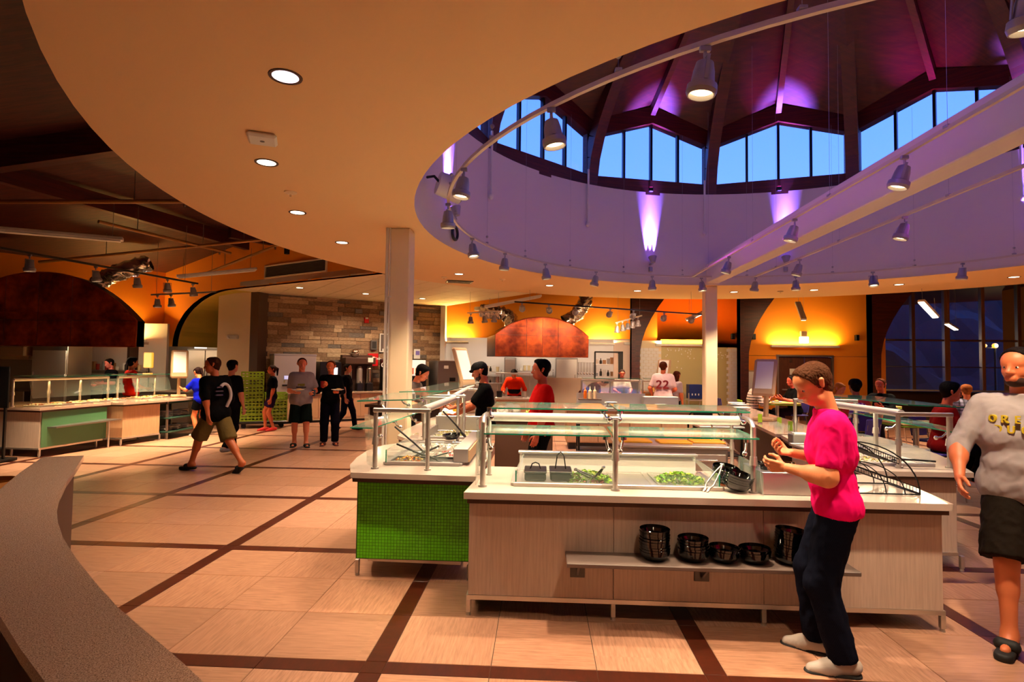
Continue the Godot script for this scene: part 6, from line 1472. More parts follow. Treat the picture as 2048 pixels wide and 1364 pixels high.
func shelf_run(at: Vector3, L: float, d: float, label: String, n: int, item_label: String, group: String, levels := 1) -> void:
	var t := thing("wall_shelf", label, "shelf", at)
	var g: G
	for lv in levels:
		g = G.new(); g.box(Vector3(0, -0.42 * lv, 0), Vector3(L, 0.03, d), 0.004); part(t, "shelf_board", g, M.steel)
	for x in [-L * 0.48, L * 0.48]:
		g = G.new(); g.box(Vector3(x, -0.42 * (levels - 1) * 0.5 - 0.05, -d * 0.45), Vector3(0.03, 0.42 * (levels - 1) + 0.25, 0.03)); part(t, "upright", g, M.steel_soft)
	var words := ["white tub", "steel canister", "dark bottle", "tan box", "red can", "pale jar"]
	var cols := [Color(0.85, 0.83, 0.8), Color(0.6, 0.6, 0.6), Color(0.08, 0.06, 0.05), Color(0.6, 0.45, 0.28), Color(0.6, 0.1, 0.06), Color(0.8, 0.72, 0.55)]
	for lv in levels:
		for k in n:
			var w := rng.randi() % 6; var x := -L * 0.45 + L * 0.9 * (k + 0.5) / n; var h := rng.randf_range(0.1, 0.24); var r := minf(L * 0.4 / n, rng.randf_range(0.04, 0.07))
			g = G.new()
			if w == 3: g.box(Vector3(0, h * 0.5, 0), Vector3(r * 2, h, r * 2), 0.006)
			elif w == 2: g.lathe([Vector2(0, 0), Vector2(r * 0.8, 0), Vector2(r * 0.8, h * 0.65), Vector2(r * 0.3, h * 0.85), Vector2(r * 0.3, h * 1.15), Vector2(0, h * 1.15)], 10)
			else: g.lathe([Vector2(0, 0), Vector2(r * 0.9, 0), Vector2(r, h * 0.9), Vector2(r * 1.05, h * 0.9), Vector2(r * 1.05, h), Vector2(0, h)], 12)
			solo("container", g, mat(cols[w], 0.4), "%s, %s" % [words[w], item_label], "container", at + Vector3(x, 0.016 - 0.42 * lv, rng.randf_range(-0.05, 0.08)), 0.0, group)

func beverages() -> void:
	var g: G
	var u := Vector3(4.54, 0, -3.35).normalized(); var nrm := Vector3(-u.z, 0, u.x)  # along the stone wall, outward toward the room
	if nrm.z < 0: nrm = -nrm
	var o := Vector3(-7.98, 0, -15.88)
	var bs := Basis(u, Vector3.UP, nrm)
	var c := thing("drinks_counter", "pale laminate drinks counter along the stone wall", "counter"); c.transform = Transform3D(bs, o)
	g = G.new(); g.box(Vector3(2.5, TOP - 0.02, 0.5), Vector3(4.8, 0.04, 0.84), 0.006); part(c, "countertop", g, M.quartz)
	for k in 7:
		g = G.new(); g.box(Vector3(0.45 + 0.615 * k, 0.48, 0.86), Vector3(0.605, 0.66, 0.02), 0.003); var d := part(c, "cabinet_door", g, M.laminate_tan)
		g = G.new(); g.box(Vector3(0.7 + 0.615 * k, 0.74, 0.876), Vector3(0.09, 0.014, 0.014)); part(d, "handle", g, M.steel)
	g = G.new(); g.box(Vector3(2.5, 0.45, 0.45), Vector3(4.76, 0.76, 0.8)); part(c, "cabinet", g, M.cream)
	g = G.new(); g.box(Vector3(2.5, 0.07, 0.42), Vector3(4.76, 0.14, 0.76)); part(c, "toe_kick", g, M.black)
	var at := func(s: float, y: float, out: float) -> Vector3: return o + bs * Vector3(s, y, out)
	# stainless dispenser
	var f := thing("ice_dispenser", "wide stainless beverage dispenser with a small blue display", "dispenser", at.call(0.75, TOP, 0.38)); f.basis = bs
	g = G.new(); g.box(Vector3(0, 0.52, 0), Vector3(1.15, 1.04, 0.62), 0.012); part(f, "body", g, M.steel); g = G.new(); g.box(Vector3(0, 1.06, 0), Vector3(1.17, 0.06, 0.64), 0.01); part(f, "lid", g, M.pale_steel)
	g = G.new(); g.box(Vector3(-0.2, 0.42, 0.318), Vector3(0.2, 0.1, 0.012), 0.004); part(f, "display_screen", g, glow(Color(0.2, 0.5, 1.0), 0.6)); g = G.new(); g.box(Vector3(-0.1, 0.2, 0.33), Vector3(0.5, 0.05, 0.1)); part(f, "drip_tray", g, M.black)
	for x in [-0.3, 0.0, 0.3]:
		g = G.new(); g.cyl(Vector3(x, 0.34, 0.36), Vector3(x, 0.27, 0.36), 0.02, 0.014); part(f, "spout", g, M.chrome)
	# black glass-front cooler
	var k2 := thing("drink_cooler", "black drink cooler with a lit white panel", "cooler", at.call(1.75, TOP, 0.4)); k2.basis = bs
	g = G.new(); g.box(Vector3(0, 0.44, 0), Vector3(0.62, 0.88, 0.55), 0.012); part(k2, "body", g, M.black); g = G.new(); g.box(Vector3(0.12, 0.56, 0.28), Vector3(0.16, 0.3, 0.006)); part(k2, "lit_screen", g, glow(Color(0.95, 0.95, 1.0), 1.1)); g = G.new(); g.box(Vector3(0, 0.15, 0.3), Vector3(0.5, 0.04, 0.1)); part(k2, "drip_tray", g, M.steel)
	# coffee brewer with urns
	var cb := thing("coffee_brewer", "tall coffee brewer with steel airpots on the drinks counter", "coffee maker", at.call(2.65, TOP, 0.42)); cb.basis = bs
	g = G.new(); g.box(Vector3(0, 0.55, -0.16), Vector3(0.95, 1.1, 0.2), 0.01); g.box(Vector3(0, 0.92, 0.05), Vector3(0.95, 0.2, 0.4), 0.02); part(cb, "frame", g, M.brown)
	g = G.new(); g.sphere(Vector3(-0.1, 1.16, -0.05), Vector3(0.14, 0.14, 0.14)); part(cb, "dome", g, M.chrome)
	for x in [-0.3, 0.02, 0.32]:
		g = G.new(); g.lathe([Vector2(0, 0.25), Vector2(0.09, 0.25), Vector2(0.09, 0.68), Vector2(0.05, 0.76), Vector2(0, 0.76)], 16, Transform3D(Basis(), Vector3(x, 0, 0.08))); var ur := part(cb, "airpot", g, M.chrome if x != 0.02 else M.steel)
		g = G.new(); g.box(Vector3(x, 0.12, 0.08), Vector3(0.2, 0.24, 0.22), 0.01); part(cb, "pot_stand", g, M.black); g = G.new(); g.cyl(Vector3(x, 0.3, 0.16), Vector3(x, 0.24, 0.22), 0.012); part(ur, "tap", g, M.black)
	g = G.new(); g.box(Vector3(0.3, 0.95, 0.26), Vector3(0.16, 0.14, 0.01)); part(cb, "notice", g, M.paper)
	# red soda signs and machines
	var rs := thing("soda_sign", "red soda sign with white script on the stone wall", "sign", at.call(3.22, 1.83, 0.12)); rs.basis = bs
	g = G.new(); g.box(Vector3.ZERO, Vector3(0.34, 0.40, 0.06), 0.01); part(rs, "panel", g, M.red_sign); text(rs, "Coca‑Cola", 0.075, Vector3(0, 0.04, 0.034), M.paper, "Droid Serif", true)
	var sm := thing("soda_fountain", "soda fountain with a red and dark lit front left of the column", "soda machine", at.call(3.75, TOP, 0.45)); sm.basis = bs
	soda(sm, true)
	var sm2 := thing("soda_fountain", "soda fountain with a pale lit screen right of the column", "soda machine", at.call(4.5, TOP, 0.5)); sm2.basis = bs
	soda(sm2, false)
	# notice above and steel hood right of column
	var nt := thing("wall_notice", "small white poster on the stone wall right of the column", "poster", at.call(4.75, 2.05, 0.07)); nt.basis = bs; g = G.new(); g.box(Vector3.ZERO, Vector3(0.22, 0.32, 0.012)); part(nt, "sheet", g, M.paper); g = G.new(); g.box(Vector3(0.02, 0.03, 0.008), Vector3(0.14, 0.14, 0.004)); part(nt, "print", g, mat(Color(0.5, 0.45, 0.75), 0.6))
	var ic := thing("ice_machine", "steel ice machine with a white notice at the end of the stone wall", "ice machine", at.call(5.4, TOP + 0.006, 0.75)); ic.basis = bs
	g = G.new(); g.box(Vector3(0, 0.48, 0), Vector3(0.75, 0.96, 0.7), 0.02); part(ic, "body", g, M.steel_soft); g = G.new(); g.box(Vector3(-0.08, 0.75, 0.355), Vector3(0.16, 0.1, 0.006)); part(ic, "notice", g, M.paper); g = G.new(); g.box(Vector3(0.15, 0.35, 0.36), Vector3(0.2, 0.12, 0.03)); part(ic, "chute", g, M.black)
	var ib := thing("corner_cabinet", "plain cabinet under the ice machine", "cabinet", at.call(5.4, 0, 0.7)); ib.basis = bs; g = G.new(); g.box(Vector3(0, 0.435, 0), Vector3(0.8, TOP, 0.8), 0.006); part(ib, "body", g, M.laminate_tan); g = G.new(); g.box(Vector3(0, 0.44, 0.405), Vector3(0.7, 0.7, 0.01)); part(ib, "door", g, M.cream)
	# green glass racks on a dolly
	var dl := thing("rack_dolly", "low black dolly under the stacked green racks", "dolly", Vector3(-7.55, 0, -14.55), 0.5)
	g = G.new(); g.box(Vector3(0.24, 0.15, 0), Vector3(1.15, 0.06, 0.6), 0.01); part(dl, "deck", g, M.black)
	for x in [-0.2, 0.7]:
		for z in [-0.22, 0.22]:
			g = G.new(); g.cyl(Vector3(x, 0.06, z - 0.015), Vector3(x, 0.06, z + 0.015), 0.06, 0.06, 12); part(dl, "wheel", g, M.rubber)
	var proto: Node3D = null; var rd := Basis(Vector3.UP, 0.5)
	for st in [[0.0, 7], [0.58, 4]]:
		for k in st[1]:
			var lab := "yellow-green plastic glass rack in the %s stack on the dolly" % ("tall" if st[0] < 0.3 else "low")
			var nd: Node3D
			if proto == null:
				proto = thing("glass_rack", lab, "rack"); nd = proto
				g = G.new(); var w := 0.26; var m: Material = M.lime
				for sx in [-1, 1]:
					for y in [0.02, 0.09, 0.165]:
						g.box(Vector3(sx * w, y, 0), Vector3(0.015, 0.03, w * 2)); g.box(Vector3(0, y, sx * w), Vector3(w * 2, 0.03, 0.015))
					for q in 7:
						var p := -w + w * 2 * q / 6.0; g.box(Vector3(sx * w, 0.09, p), Vector3(0.016, 0.17, 0.03)); g.box(Vector3(p, 0.09, sx * w), Vector3(0.03, 0.17, 0.016))
				part(proto, "basket", g, m)
				g = G.new(); g.box(Vector3(0, 0.012, 0), Vector3(w * 2, 0.012, w * 2)); part(proto, "base", g, m)
			else: nd = copy(proto, lab)
			nd.set_meta("group", "green racks on the dolly " + ("tall" if st[0] < 0.3 else "low"))
			nd.transform = Transform3D(rd, Vector3(-7.55, 0.185 + 0.183 * k, -14.55) + rd * Vector3(st[0] - 0.02, 0, 0))
	# passage behind the arch: tall steel doors
	var pf := thing("passage_fridge", "tall steel door cabinet seen through the yellow arch", "cabinet", Vector3(-10.25, 0, -17.0), 0.15)
	g = G.new(); g.box(Vector3(0, 1.05, 0), Vector3(1.1, 2.1, 0.5), 0.01); part(pf, "body", g, M.steel_soft)
	for x in [-0.27, 0.27]:
		g = G.new(); g.box(Vector3(x, 1.05, 0.26), Vector3(0.52, 2.0, 0.03), 0.006); var d2 := part(pf, "door", g, M.steel); g = G.new(); g.cyl(Vector3(x * 0.25, 0.9, 0.3), Vector3(x * 0.25, 1.4, 0.3), 0.014); part(d2, "handle", g, M.chrome)
	var pl := thing("passage_lamp", "bright white panel light at the end of the arched passage", "light", Vector3(-10.9, 1.7, -17.6)); g = G.new(); g.box(Vector3.ZERO, Vector3(0.4, 1.6, 0.04), 0.005); part(pl, "lamp_panel", g, glow(Color(1, 0.97, 0.95), 1.2)); area(pl, Vector3(0, 0, 0.05), Vector3(0, 0, 1), 0.4, 1.5, Color(1, 0.95, 0.9), 1.5)

func soda(t: Node3D, red: bool) -> void:
	var g := G.new(); g.box(Vector3(0, 0.5, -0.05), Vector3(0.62, 1.0, 0.5), 0.015); part(t, "body", g, M.black)
	g = G.new(); g.box(Vector3(0, 0.72, 0.21), Vector3(0.54, 0.5, 0.03), 0.008); part(t, "lit_screen", g, glow(Color(0.42, 0.02, 0.03) if red else Color(0.95, 0.8, 0.75), 0.9))
	if red:
		text(t, "Coca‑Cola", 0.13, Vector3(0, 0.80, 0.23), M.paper, "Droid Serif", true)
		for k in 3:
			g = G.new(); g.box(Vector3(-0.16 + 0.16 * k, 0.56, 0.23), Vector3(0.12, 0.12, 0.01), 0.004); part(t, "flavour_button", g, mat([Color(0.7, 0.05, 0.03), Color(0.9, 0.6, 0.05), Color(0.8, 0.1, 0.05)][k], 0.4))
	else:
		for k in 4:
			g = G.new(); g.box(Vector3(-0.18 + 0.12 * k, 0.62, 0.23), Vector3(0.08, 0.2, 0.01), 0.004); part(t, "flavour_button", g, mat([Color(0.85, 0.5, 0.4), Color(0.9, 0.8, 0.6), Color(0.7, 0.3, 0.3), Color(0.85, 0.7, 0.6)][k], 0.4))
	for k in 5:
		g = G.new(); g.cyl(Vector3(-0.2 + 0.1 * k, 0.4, 0.24), Vector3(-0.2 + 0.1 * k, 0.31, 0.24), 0.02, 0.012); part(t, "nozzle", g, M.black)
	g = G.new(); g.box(Vector3(0, 0.06, 0.24), Vector3(0.58, 0.06, 0.2), 0.01); part(t, "drip_tray", g, M.steel)

func text(parent: Node3D, s: String, size: float, at: Vector3, m: Material, font := "Droid Sans", italic := false, depth := 0.004) -> MeshInstance3D:
	var tm := TextMesh.new(); var sf := SystemFont.new(); sf.font_names = PackedStringArray([font]); sf.font_italic = italic; sf.font_weight = 700
	tm.font = sf; tm.text = s; tm.font_size = 32; tm.pixel_size = size / 24.0; tm.depth = depth; tm.curve_step = 2.0
	var o := MeshInstance3D.new(); o.name = "lettering"; o.mesh = tm; o.material_override = m; parent.add_child(o, true); o.position = at
	return o

func kitchen() -> void:
	var g: G
	# kitchen recess behind the orange wall
	g = G.new(); g.box(Vector3(0.2, 1.45, -21.6), Vector3(7.4, 2.9, 0.1)); structure("wall_recess", g, M.white_gloss, "white kitchen wall behind the copper hood")
	g = G.new(); g.box(Vector3(0.2, 2.92, -20.5), Vector3(7.4, 0.08, 2.3)); structure("ceiling_recess", g, M.white, "kitchen ceiling behind the orange wall")
	g = G.new(); g.box(Vector3(-3.5, 1.45, -20.5), Vector3(0.1, 2.9, 2.3)); g.box(Vector3(3.9, 1.45, -20.5), Vector3(0.1, 2.9, 2.3)); structure("wall_recess_side", g, M.white, "side walls of the kitchen recess")
	var kl := thing("kitchen_light", "bright strip lamp on the kitchen ceiling behind the orange wall", "light", Vector3(-1.0, 2.84, -20.3)); g = G.new(); g.box(Vector3(0, 0, 0), Vector3(3.6, 0.05, 0.3)); part(kl, "lamp_tube", g, glow(Color(1, 0.93, 0.85), 3.0)); area(kl, Vector3(0, -0.04, 0), Vector3.DOWN, 3.6, 0.3, Color(1, 0.92, 0.82), 6.0)
	var kl2 := thing("kitchen_light", "short strip lamp on the kitchen ceiling right of the hood", "light", Vector3(2.4, 2.84, -20.3)); g = G.new(); g.box(Vector3(0, 0, 0), Vector3(1.2, 0.05, 0.3)); part(kl2, "lamp_tube", g, glow(Color(1, 0.93, 0.85), 3.0)); area(kl2, Vector3(0, -0.04, 0), Vector3.DOWN, 1.2, 0.3, Color(1, 0.9, 0.8), 2.5)
	hood(Vector3(0.04, 0, -17.0), 1.43, 1.99, 2.62, 3.17, 1.9, "arched copper hood shining red in the centre kitchen", 0.22)
	for e in [[Vector3(-0.9, 2.95, -17.5), [Vector3(0, 0, 0), Vector3(-0.1, 0.3, -0.1), Vector3(-0.5, 0.42, -0.1), Vector3(-1.0, 0.48, -0.2)], "crumpled foil duct curling left above the copper hood"], [Vector3(0.75, 3.05, -17.5), [Vector3(0, 0, 0), Vector3(0.35, 0.25, -0.1), Vector3(0.6, 0.6, -0.1), Vector3(0.65, 1.1, -0.2)], "crumpled foil duct rising right above the copper hood"]]:
		var d := thing("foil_duct", e[2], "duct", e[0]); g = foil_tube(e[1], 0.2); part(d, "duct_skin", g, M.foil); g = G.new(); g.cyl((e[1][3] as Vector3), (e[1][3] as Vector3) + Vector3(0, 0.1, 0), 0.21, 0.21, 16); part(d, "collar", g, M.steel)
	# lamps under the hood
	var hl := thing("hood_light", "pair of bright lamps under the centre copper hood", "lamp", Vector3(0, 2.05, -17.9)); g = G.new(); g.box(Vector3(0, 0.02, 0), Vector3(2.4, 0.05, 0.4)); part(hl, "tray", g, M.steel); g = G.new(); g.box(Vector3(0, -0.01, 0), Vector3(2.0, 0.012, 0.25)); part(hl, "lamp_strip", g, M.tube_on); area(hl, Vector3(0, -0.03, 0), Vector3.DOWN, 2.0, 0.25, Color(1, 0.9, 0.75), 5.0)
	# back line: steel fridges, shelves
	var sh := [[-2.3, 1.45, -21.2, 1.7, 2, 11], [-0.2, 1.5, -21.2, 1.4, 1, 8]]
	for k in 2: shelf_run(Vector3(sh[k][0], sh[k][1], sh[k][2]), sh[k][3], 0.4, ["steel kitchen shelf of pans left of the hood", "steel kitchen shelf of utensils under the hood"][k], sh[k][5], ["on the kitchen shelf left of the copper hood", "on the kitchen shelf under the copper hood"][k], ["containers on the left kitchen shelf", "containers on the kitchen shelf under the hood"][k], sh[k][4])
	for e in [[0.95, 0.8, "steel kitchen fridge under the copper hood"], [-1.12, 0.42, "narrow steel cabinet at the back of the kitchen"]]:
		var f := thing("kitchen_fridge", e[2], "fridge", Vector3(e[0], 0, -21.1)); g = G.new(); g.box(Vector3(0, 1.0, 0), Vector3(e[1], 2.0, 0.8), 0.01); part(f, "body", g, M.steel_soft); g = G.new(); g.box(Vector3(0, 1.0, 0.415), Vector3(e[1] - 0.06, 1.9, 0.03), 0.005); var dd := part(f, "door", g, M.steel); g = G.new(); g.cyl(Vector3(e[1] * 0.38, 0.9, 0.45), Vector3(e[1] * 0.38, 1.4, 0.45), 0.014); part(dd, "handle", g, M.chrome)
	# hanging ladles
	var rl := thing("utensil_rail", "rail of hanging steel ladles at the back of the kitchen", "utensils", Vector3(1.75, 1.85, -21.3)); g = G.new(); g.cyl(Vector3(-0.4, 0, 0), Vector3(0.4, 0, 0), 0.012); part(rl, "rail", g, M.steel)
	for k in 7:
		g = G.new(); g.cyl(Vector3(-0.34 + 0.11 * k, 0, 0.01), Vector3(-0.34 + 0.11 * k, -0.38, 0.01), 0.008); g.sphere(Vector3(-0.34 + 0.11 * k, -0.42, 0.02), Vector3(0.04, 0.04, 0.025), 8, 6); part(rl, "ladle", g, M.chrome)
	# pantry window right of the hood
	var pw := struct_node("window_13", "pantry hatch with shelves right of the copper hood"); pw.position = Vector3(2.3, 1.75, -19.28)
	g = G.new(); g.box(Vector3(0, 0.45, 0), Vector3(0.95, 0.05, 0.1)); g.box(Vector3(0, -0.45, 0), Vector3(0.95, 0.05, 0.1)); g.box(Vector3(-0.46, 0, 0), Vector3(0.05, 0.9, 0.1)); g.box(Vector3(0.4, 0, 0), Vector3(0.15, 0.9, 0.1)); part(pw, "frame", g, M.dark)
	shelf_run(Vector3(2.3, 1.78, -20.0), 0.85, 0.35, "pantry shelf of cans and boxes behind the hatch", 6, "on the pantry shelf right of the copper hood", "containers on the pantry shelf", 2)
	g = G.new(); g.box(Vector3(2.85, 1.3, -19.35), Vector3(0.75, 2.6, 0.1)); structure("wall_pantry", g, mat(Color(0.86, 0.76, 0.7), 0.6), "pale wall panel beside the pantry hatch")
	g = G.new(); g.box(Vector3(1.6, 0.65, -19.6), Vector3(3.4, 1.3, 0.1)); structure("wall_half", g, mat(Color(0.8, 0.7, 0.6), 0.6), "pale half wall under the pantry hatch")
	var ch := thing("emergency_light", "small white emergency light above the pantry hatch", "light", Vector3(2.95, 2.5, -19.26)); g = G.new(); g.box(Vector3.ZERO, Vector3(0.3, 0.1, 0.08), 0.02); part(ch, "case", g, M.white); g = G.new(); g.sphere(Vector3(0.08, -0.02, 0.04), Vector3.ONE * 0.03, 8, 6); part(ch, "lamp_head", g, M.white_gloss)
	# grill serving counters in front
	var c := thing("grill_counter", "curved pale grill counter with glass guards in front of the kitchen", "counter")
	counter(c, PackedVector2Array([Vector2(1.0, -14.9), Vector2(1.9, -14.7), Vector2(2.4, -14.9), Vector2(2.66, -15.5), Vector2(2.3, -15.7), Vector2(1.0, -15.7)]), M.tan, [[1.2, -15.0], [2.4, -15.0]], M.steel_soft, 0.06, 0.14)
	var sg := thing("sneeze_guard", "glass guard over the curved grill counter", "sneeze guard"); guard(sg, Vector2(1.1, -15.2), Vector2(2.6, -15.1), 3, Vector2(0, 0.4))
	var c2 := thing("assembly_counter", "tan fronted counter where the orange-shirted cook bends over", "counter", Vector3(-0.72, 0, -15.1)); g = G.new(); g.box(Vector3(0, 0.42, 0), Vector3(0.85, 0.8, 0.7), 0.006); part(c2, "cabinet", g, M.laminate_tan); g = G.new(); g.box(Vector3(0, 0.85, 0), Vector3(0.92, 0.05, 0.8), 0.006); part(c2, "worktop", g, M.steel); g = G.new(); g.box(Vector3(0, 1.5, 0.0), Vector3(0.92, 0.04, 0.4), 0.006); part(c2, "over_shelf", g, M.steel)
	for x in [-0.43, 0.43]:
		g = G.new(); g.box(Vector3(x, 1.18, 0), Vector3(0.03, 0.66, 0.03)); part(c2, "shelf_post", g, M.steel)
	for e in [[-0.36, "black container on the tan fronted counter"], [0.3, "steel insert on the tan fronted counter"]]:
		g = G.new(); g.lathe([Vector2(0, 0), Vector2(0.07, 0), Vector2(0.08, 0.16), Vector2(0.07, 0.16), Vector2(0.06, 0.02), Vector2(0, 0.02)], 12); solo("insert_pot", g, M.black if e[0] < 0 else M.steel, e[1], "pot", Vector3(-0.72 + e[0], 0.875, -14.95))
	var c3 := thing("bakery_counter", "turquoise fronted counter with a wooden tray top", "counter", Vector3(3.24, 0, -15.6)); g = G.new(); g.box(Vector3(0, 0.42, 0), Vector3(0.95, 0.84, 0.8), 0.01); part(c3, "cabinet", g, mat(Color(0.22, 0.52, 0.58), 0.45)); g = G.new(); g.box(Vector3(0, 0.87, 0), Vector3(1.05, 0.05, 0.9), 0.01); part(c3, "countertop", g, M.steel_soft)
	g = G.new(); g.box(Vector3(0, 0.98, 0), Vector3(0.95, 0.16, 0.6), 0.01); part(c3, "wood_riser", g, mat(Color(0.72, 0.42, 0.10), 0.5))
	var sg2 := thing("sneeze_guard", "tall glass guard over the turquoise counter", "sneeze guard"); guard(sg2, Vector2(2.75, -15.4), Vector2(3.65, -15.4), 2, Vector2(0, 0.35))
	for k in 3:
		g = G.new(); g.box(Vector3(0, 0.05, 0), Vector3(0.2, 0.1, 0.16), 0.03); solo("bread_loaf", g, mat(Color(0.72, 0.52, 0.28), 0.7), ["pale bread loaf left on the grill counter", "pale bread loaf in the middle of the grill counter", "pale bread loaf right on the grill counter"][k], "bread", Vector3(1.75 + 0.26 * k, TOP + 0.0, -15.3))
	# lettuce head and bags on the island's back rail
	leaf_pile(Vector3(-0.15, 0.93, -9.0), Vector3(0.1, 0.12, 0.1), 60, [Color(0.6, 0.75, 0.2), Color(0.75, 0.85, 0.4)], 0.04, "small green lettuce head on the back rail of the island", "lettuce", "lettuce_head")
	var rr := thing("island_rail_counter", "low steel counter with white bags inside the island", "counter", Vector3(-0.25, 0, -9.1)); g = G.new(); g.box(Vector3(0, 0.45, 0), Vector3(0.9, 0.85, 0.5), 0.008); part(rr, "cabinet", g, M.brown); g = G.new(); g.box(Vector3(0, 0.9, 0), Vector3(1.0, 0.05, 0.6), 0.006); part(rr, "worktop", g, M.steel)
	g = G.new()
	for k in 12: g.sphere(Vector3(rng.randf_range(-0.14, 0.14), 0.05 + rng.randf_range(0, 0.09), rng.randf_range(-0.1, 0.1)), Vector3(0.07, 0.06, 0.06) * rng.randf_range(0.6, 1.2), 7, 5)
	solo("plastic_bag", g, M.paper, "white plastic bag beside the lettuce head inside the island", "bag", Vector3(-0.5, 0.925, -9.1))
	# tall tilted menu display at the tile wall and cooler jugs, blue rack
	menu_stand(Vector3(3.35, 1.06, -15.6), -0.5, 0.9, "white tilted menu display above the turquoise counter")
	var jt := thing("jug_table", "small wooden table carrying a yellow drink jug", "table", Vector3(3.75, 0, -18.4)); g = G.new(); g.box(Vector3(0, 0.78, 0), Vector3(0.9, 0.04, 0.6), 0.005); part(jt, "table_top", g, M.tan)
	for x in [-0.4, 0.4]:
		for z in [-0.25, 0.25]:
			g = G.new(); g.box(Vector3(x, 0.38, z), Vector3(0.06, 0.76, 0.06)); part(jt, "leg", g, M.tan)
	for k in 2:
		var j := thing("drink_jug", ["yellow drink jug on the small wooden table", "dark drink jug next to the yellow one"][k], "jug", Vector3(3.65 + 0.3 * k, 0.8, -18.3)); g = G.new(); g.lathe([Vector2(0, 0), Vector2(0.11, 0), Vector2(0.11, 0.3), Vector2(0.08, 0.36), Vector2(0, 0.36)], 14); part(j, "body", g, mat([Color(0.85, 0.6, 0.05), Color(0.12, 0.1, 0.09)][k], 0.35)); g = G.new(); g.cyl(Vector3(0, 0.05, 0.1), Vector3(0, 0.05, 0.16), 0.015); part(j, "tap", g, M.white)
	var br := thing("blue_cart", "blue crate on a steel cart by the olive tile wall", "cart", Vector3(4.95, 0, -18.5)); g = G.new(); g.box(Vector3(0, 0.95, 0), Vector3(0.42, 0.45, 0.4), 0.01); part(br, "crate", g, mat(Color(0.02, 0.14, 0.42), 0.5))
	for k in 3:
		g = G.new(); g.box(Vector3(-0.12 + 0.1 * k, 0.86, 0.205), Vector3(0.035, 0.06, 0.004)); part(br, "crate_label", g, M.paper)
	g = G.new(); g.box(Vector3(0, 0.68, 0), Vector3(0.5, 0.04, 0.5)); g.box(Vector3(0, 0.2, 0), Vector3(0.5, 0.04, 0.5)); part(br, "cart_shelf", g, M.steel)
	for x in [-0.24, 0.24]:
		for z in [-0.24, 0.24]:
			g = G.new(); g.cyl(Vector3(x, 0, z), Vector3(x, 0.9, z), 0.018); part(br, "cart_post", g, M.steel)

func stool(at: Vector3, turn: float, label: String, m: Material, proto: Node3D) -> Node3D:
	var t: Node3D
	if proto == null:
		t = thing("bar_chair", label, "chair")
		var g := G.new(); g.box(Vector3(0, 0.63, 0), Vector3(0.42, 0.03, 0.40), 0.012); part(t, "seat", g, m)
		g = G.new(); g.xf = Transform3D(Basis(Vector3.RIGHT, -0.14), Vector3(0, 0.68, -0.2)); g.box(Vector3(0, 0.16, 0), Vector3(0.40, 0.30, 0.02), 0.01); part(t, "backrest", g, m)
		for x in [-1, 1]:
			for z in [-1, 1]:
				g = G.new(); g.tube([Vector3(x * 0.17, 0.62, z * 0.16), Vector3(x * 0.22, 0.0, z * 0.22)], 0.011, 8); part(t, "leg", g, M.chrome)
			g = G.new(); g.tube([Vector3(x * 0.17, 0.62, -0.17), Vector3(x * 0.17, 0.72, -0.2), Vector3(x * 0.17, 0.9, -0.235)], 0.011, 8); part(t, "back_tube", g, M.chrome)
		g = G.new(); g.tube([Vector3(-0.205, 0.22, 0.2), Vector3(0.205, 0.22, 0.2)], 0.009, 8); g.tube([Vector3(-0.205, 0.22, -0.2), Vector3(0.205, 0.22, -0.2)], 0.009, 8); g.tube([Vector3(-0.205, 0.22, -0.2), Vector3(-0.205, 0.22, 0.2)], 0.009, 8); g.tube([Vector3(0.205, 0.22, -0.2), Vector3(0.205, 0.22, 0.2)], 0.009, 8); part(t, "foot_ring", g, M.chrome)
	else: t = copy(proto, label)
	t.set_meta("group", "tall chairs in the dining area")
	t.position = at; t.rotation.y = turn
	for n in ["seat", "backrest"]:
		(t.get_node(n) as MeshInstance3D).material_override = m
	return t

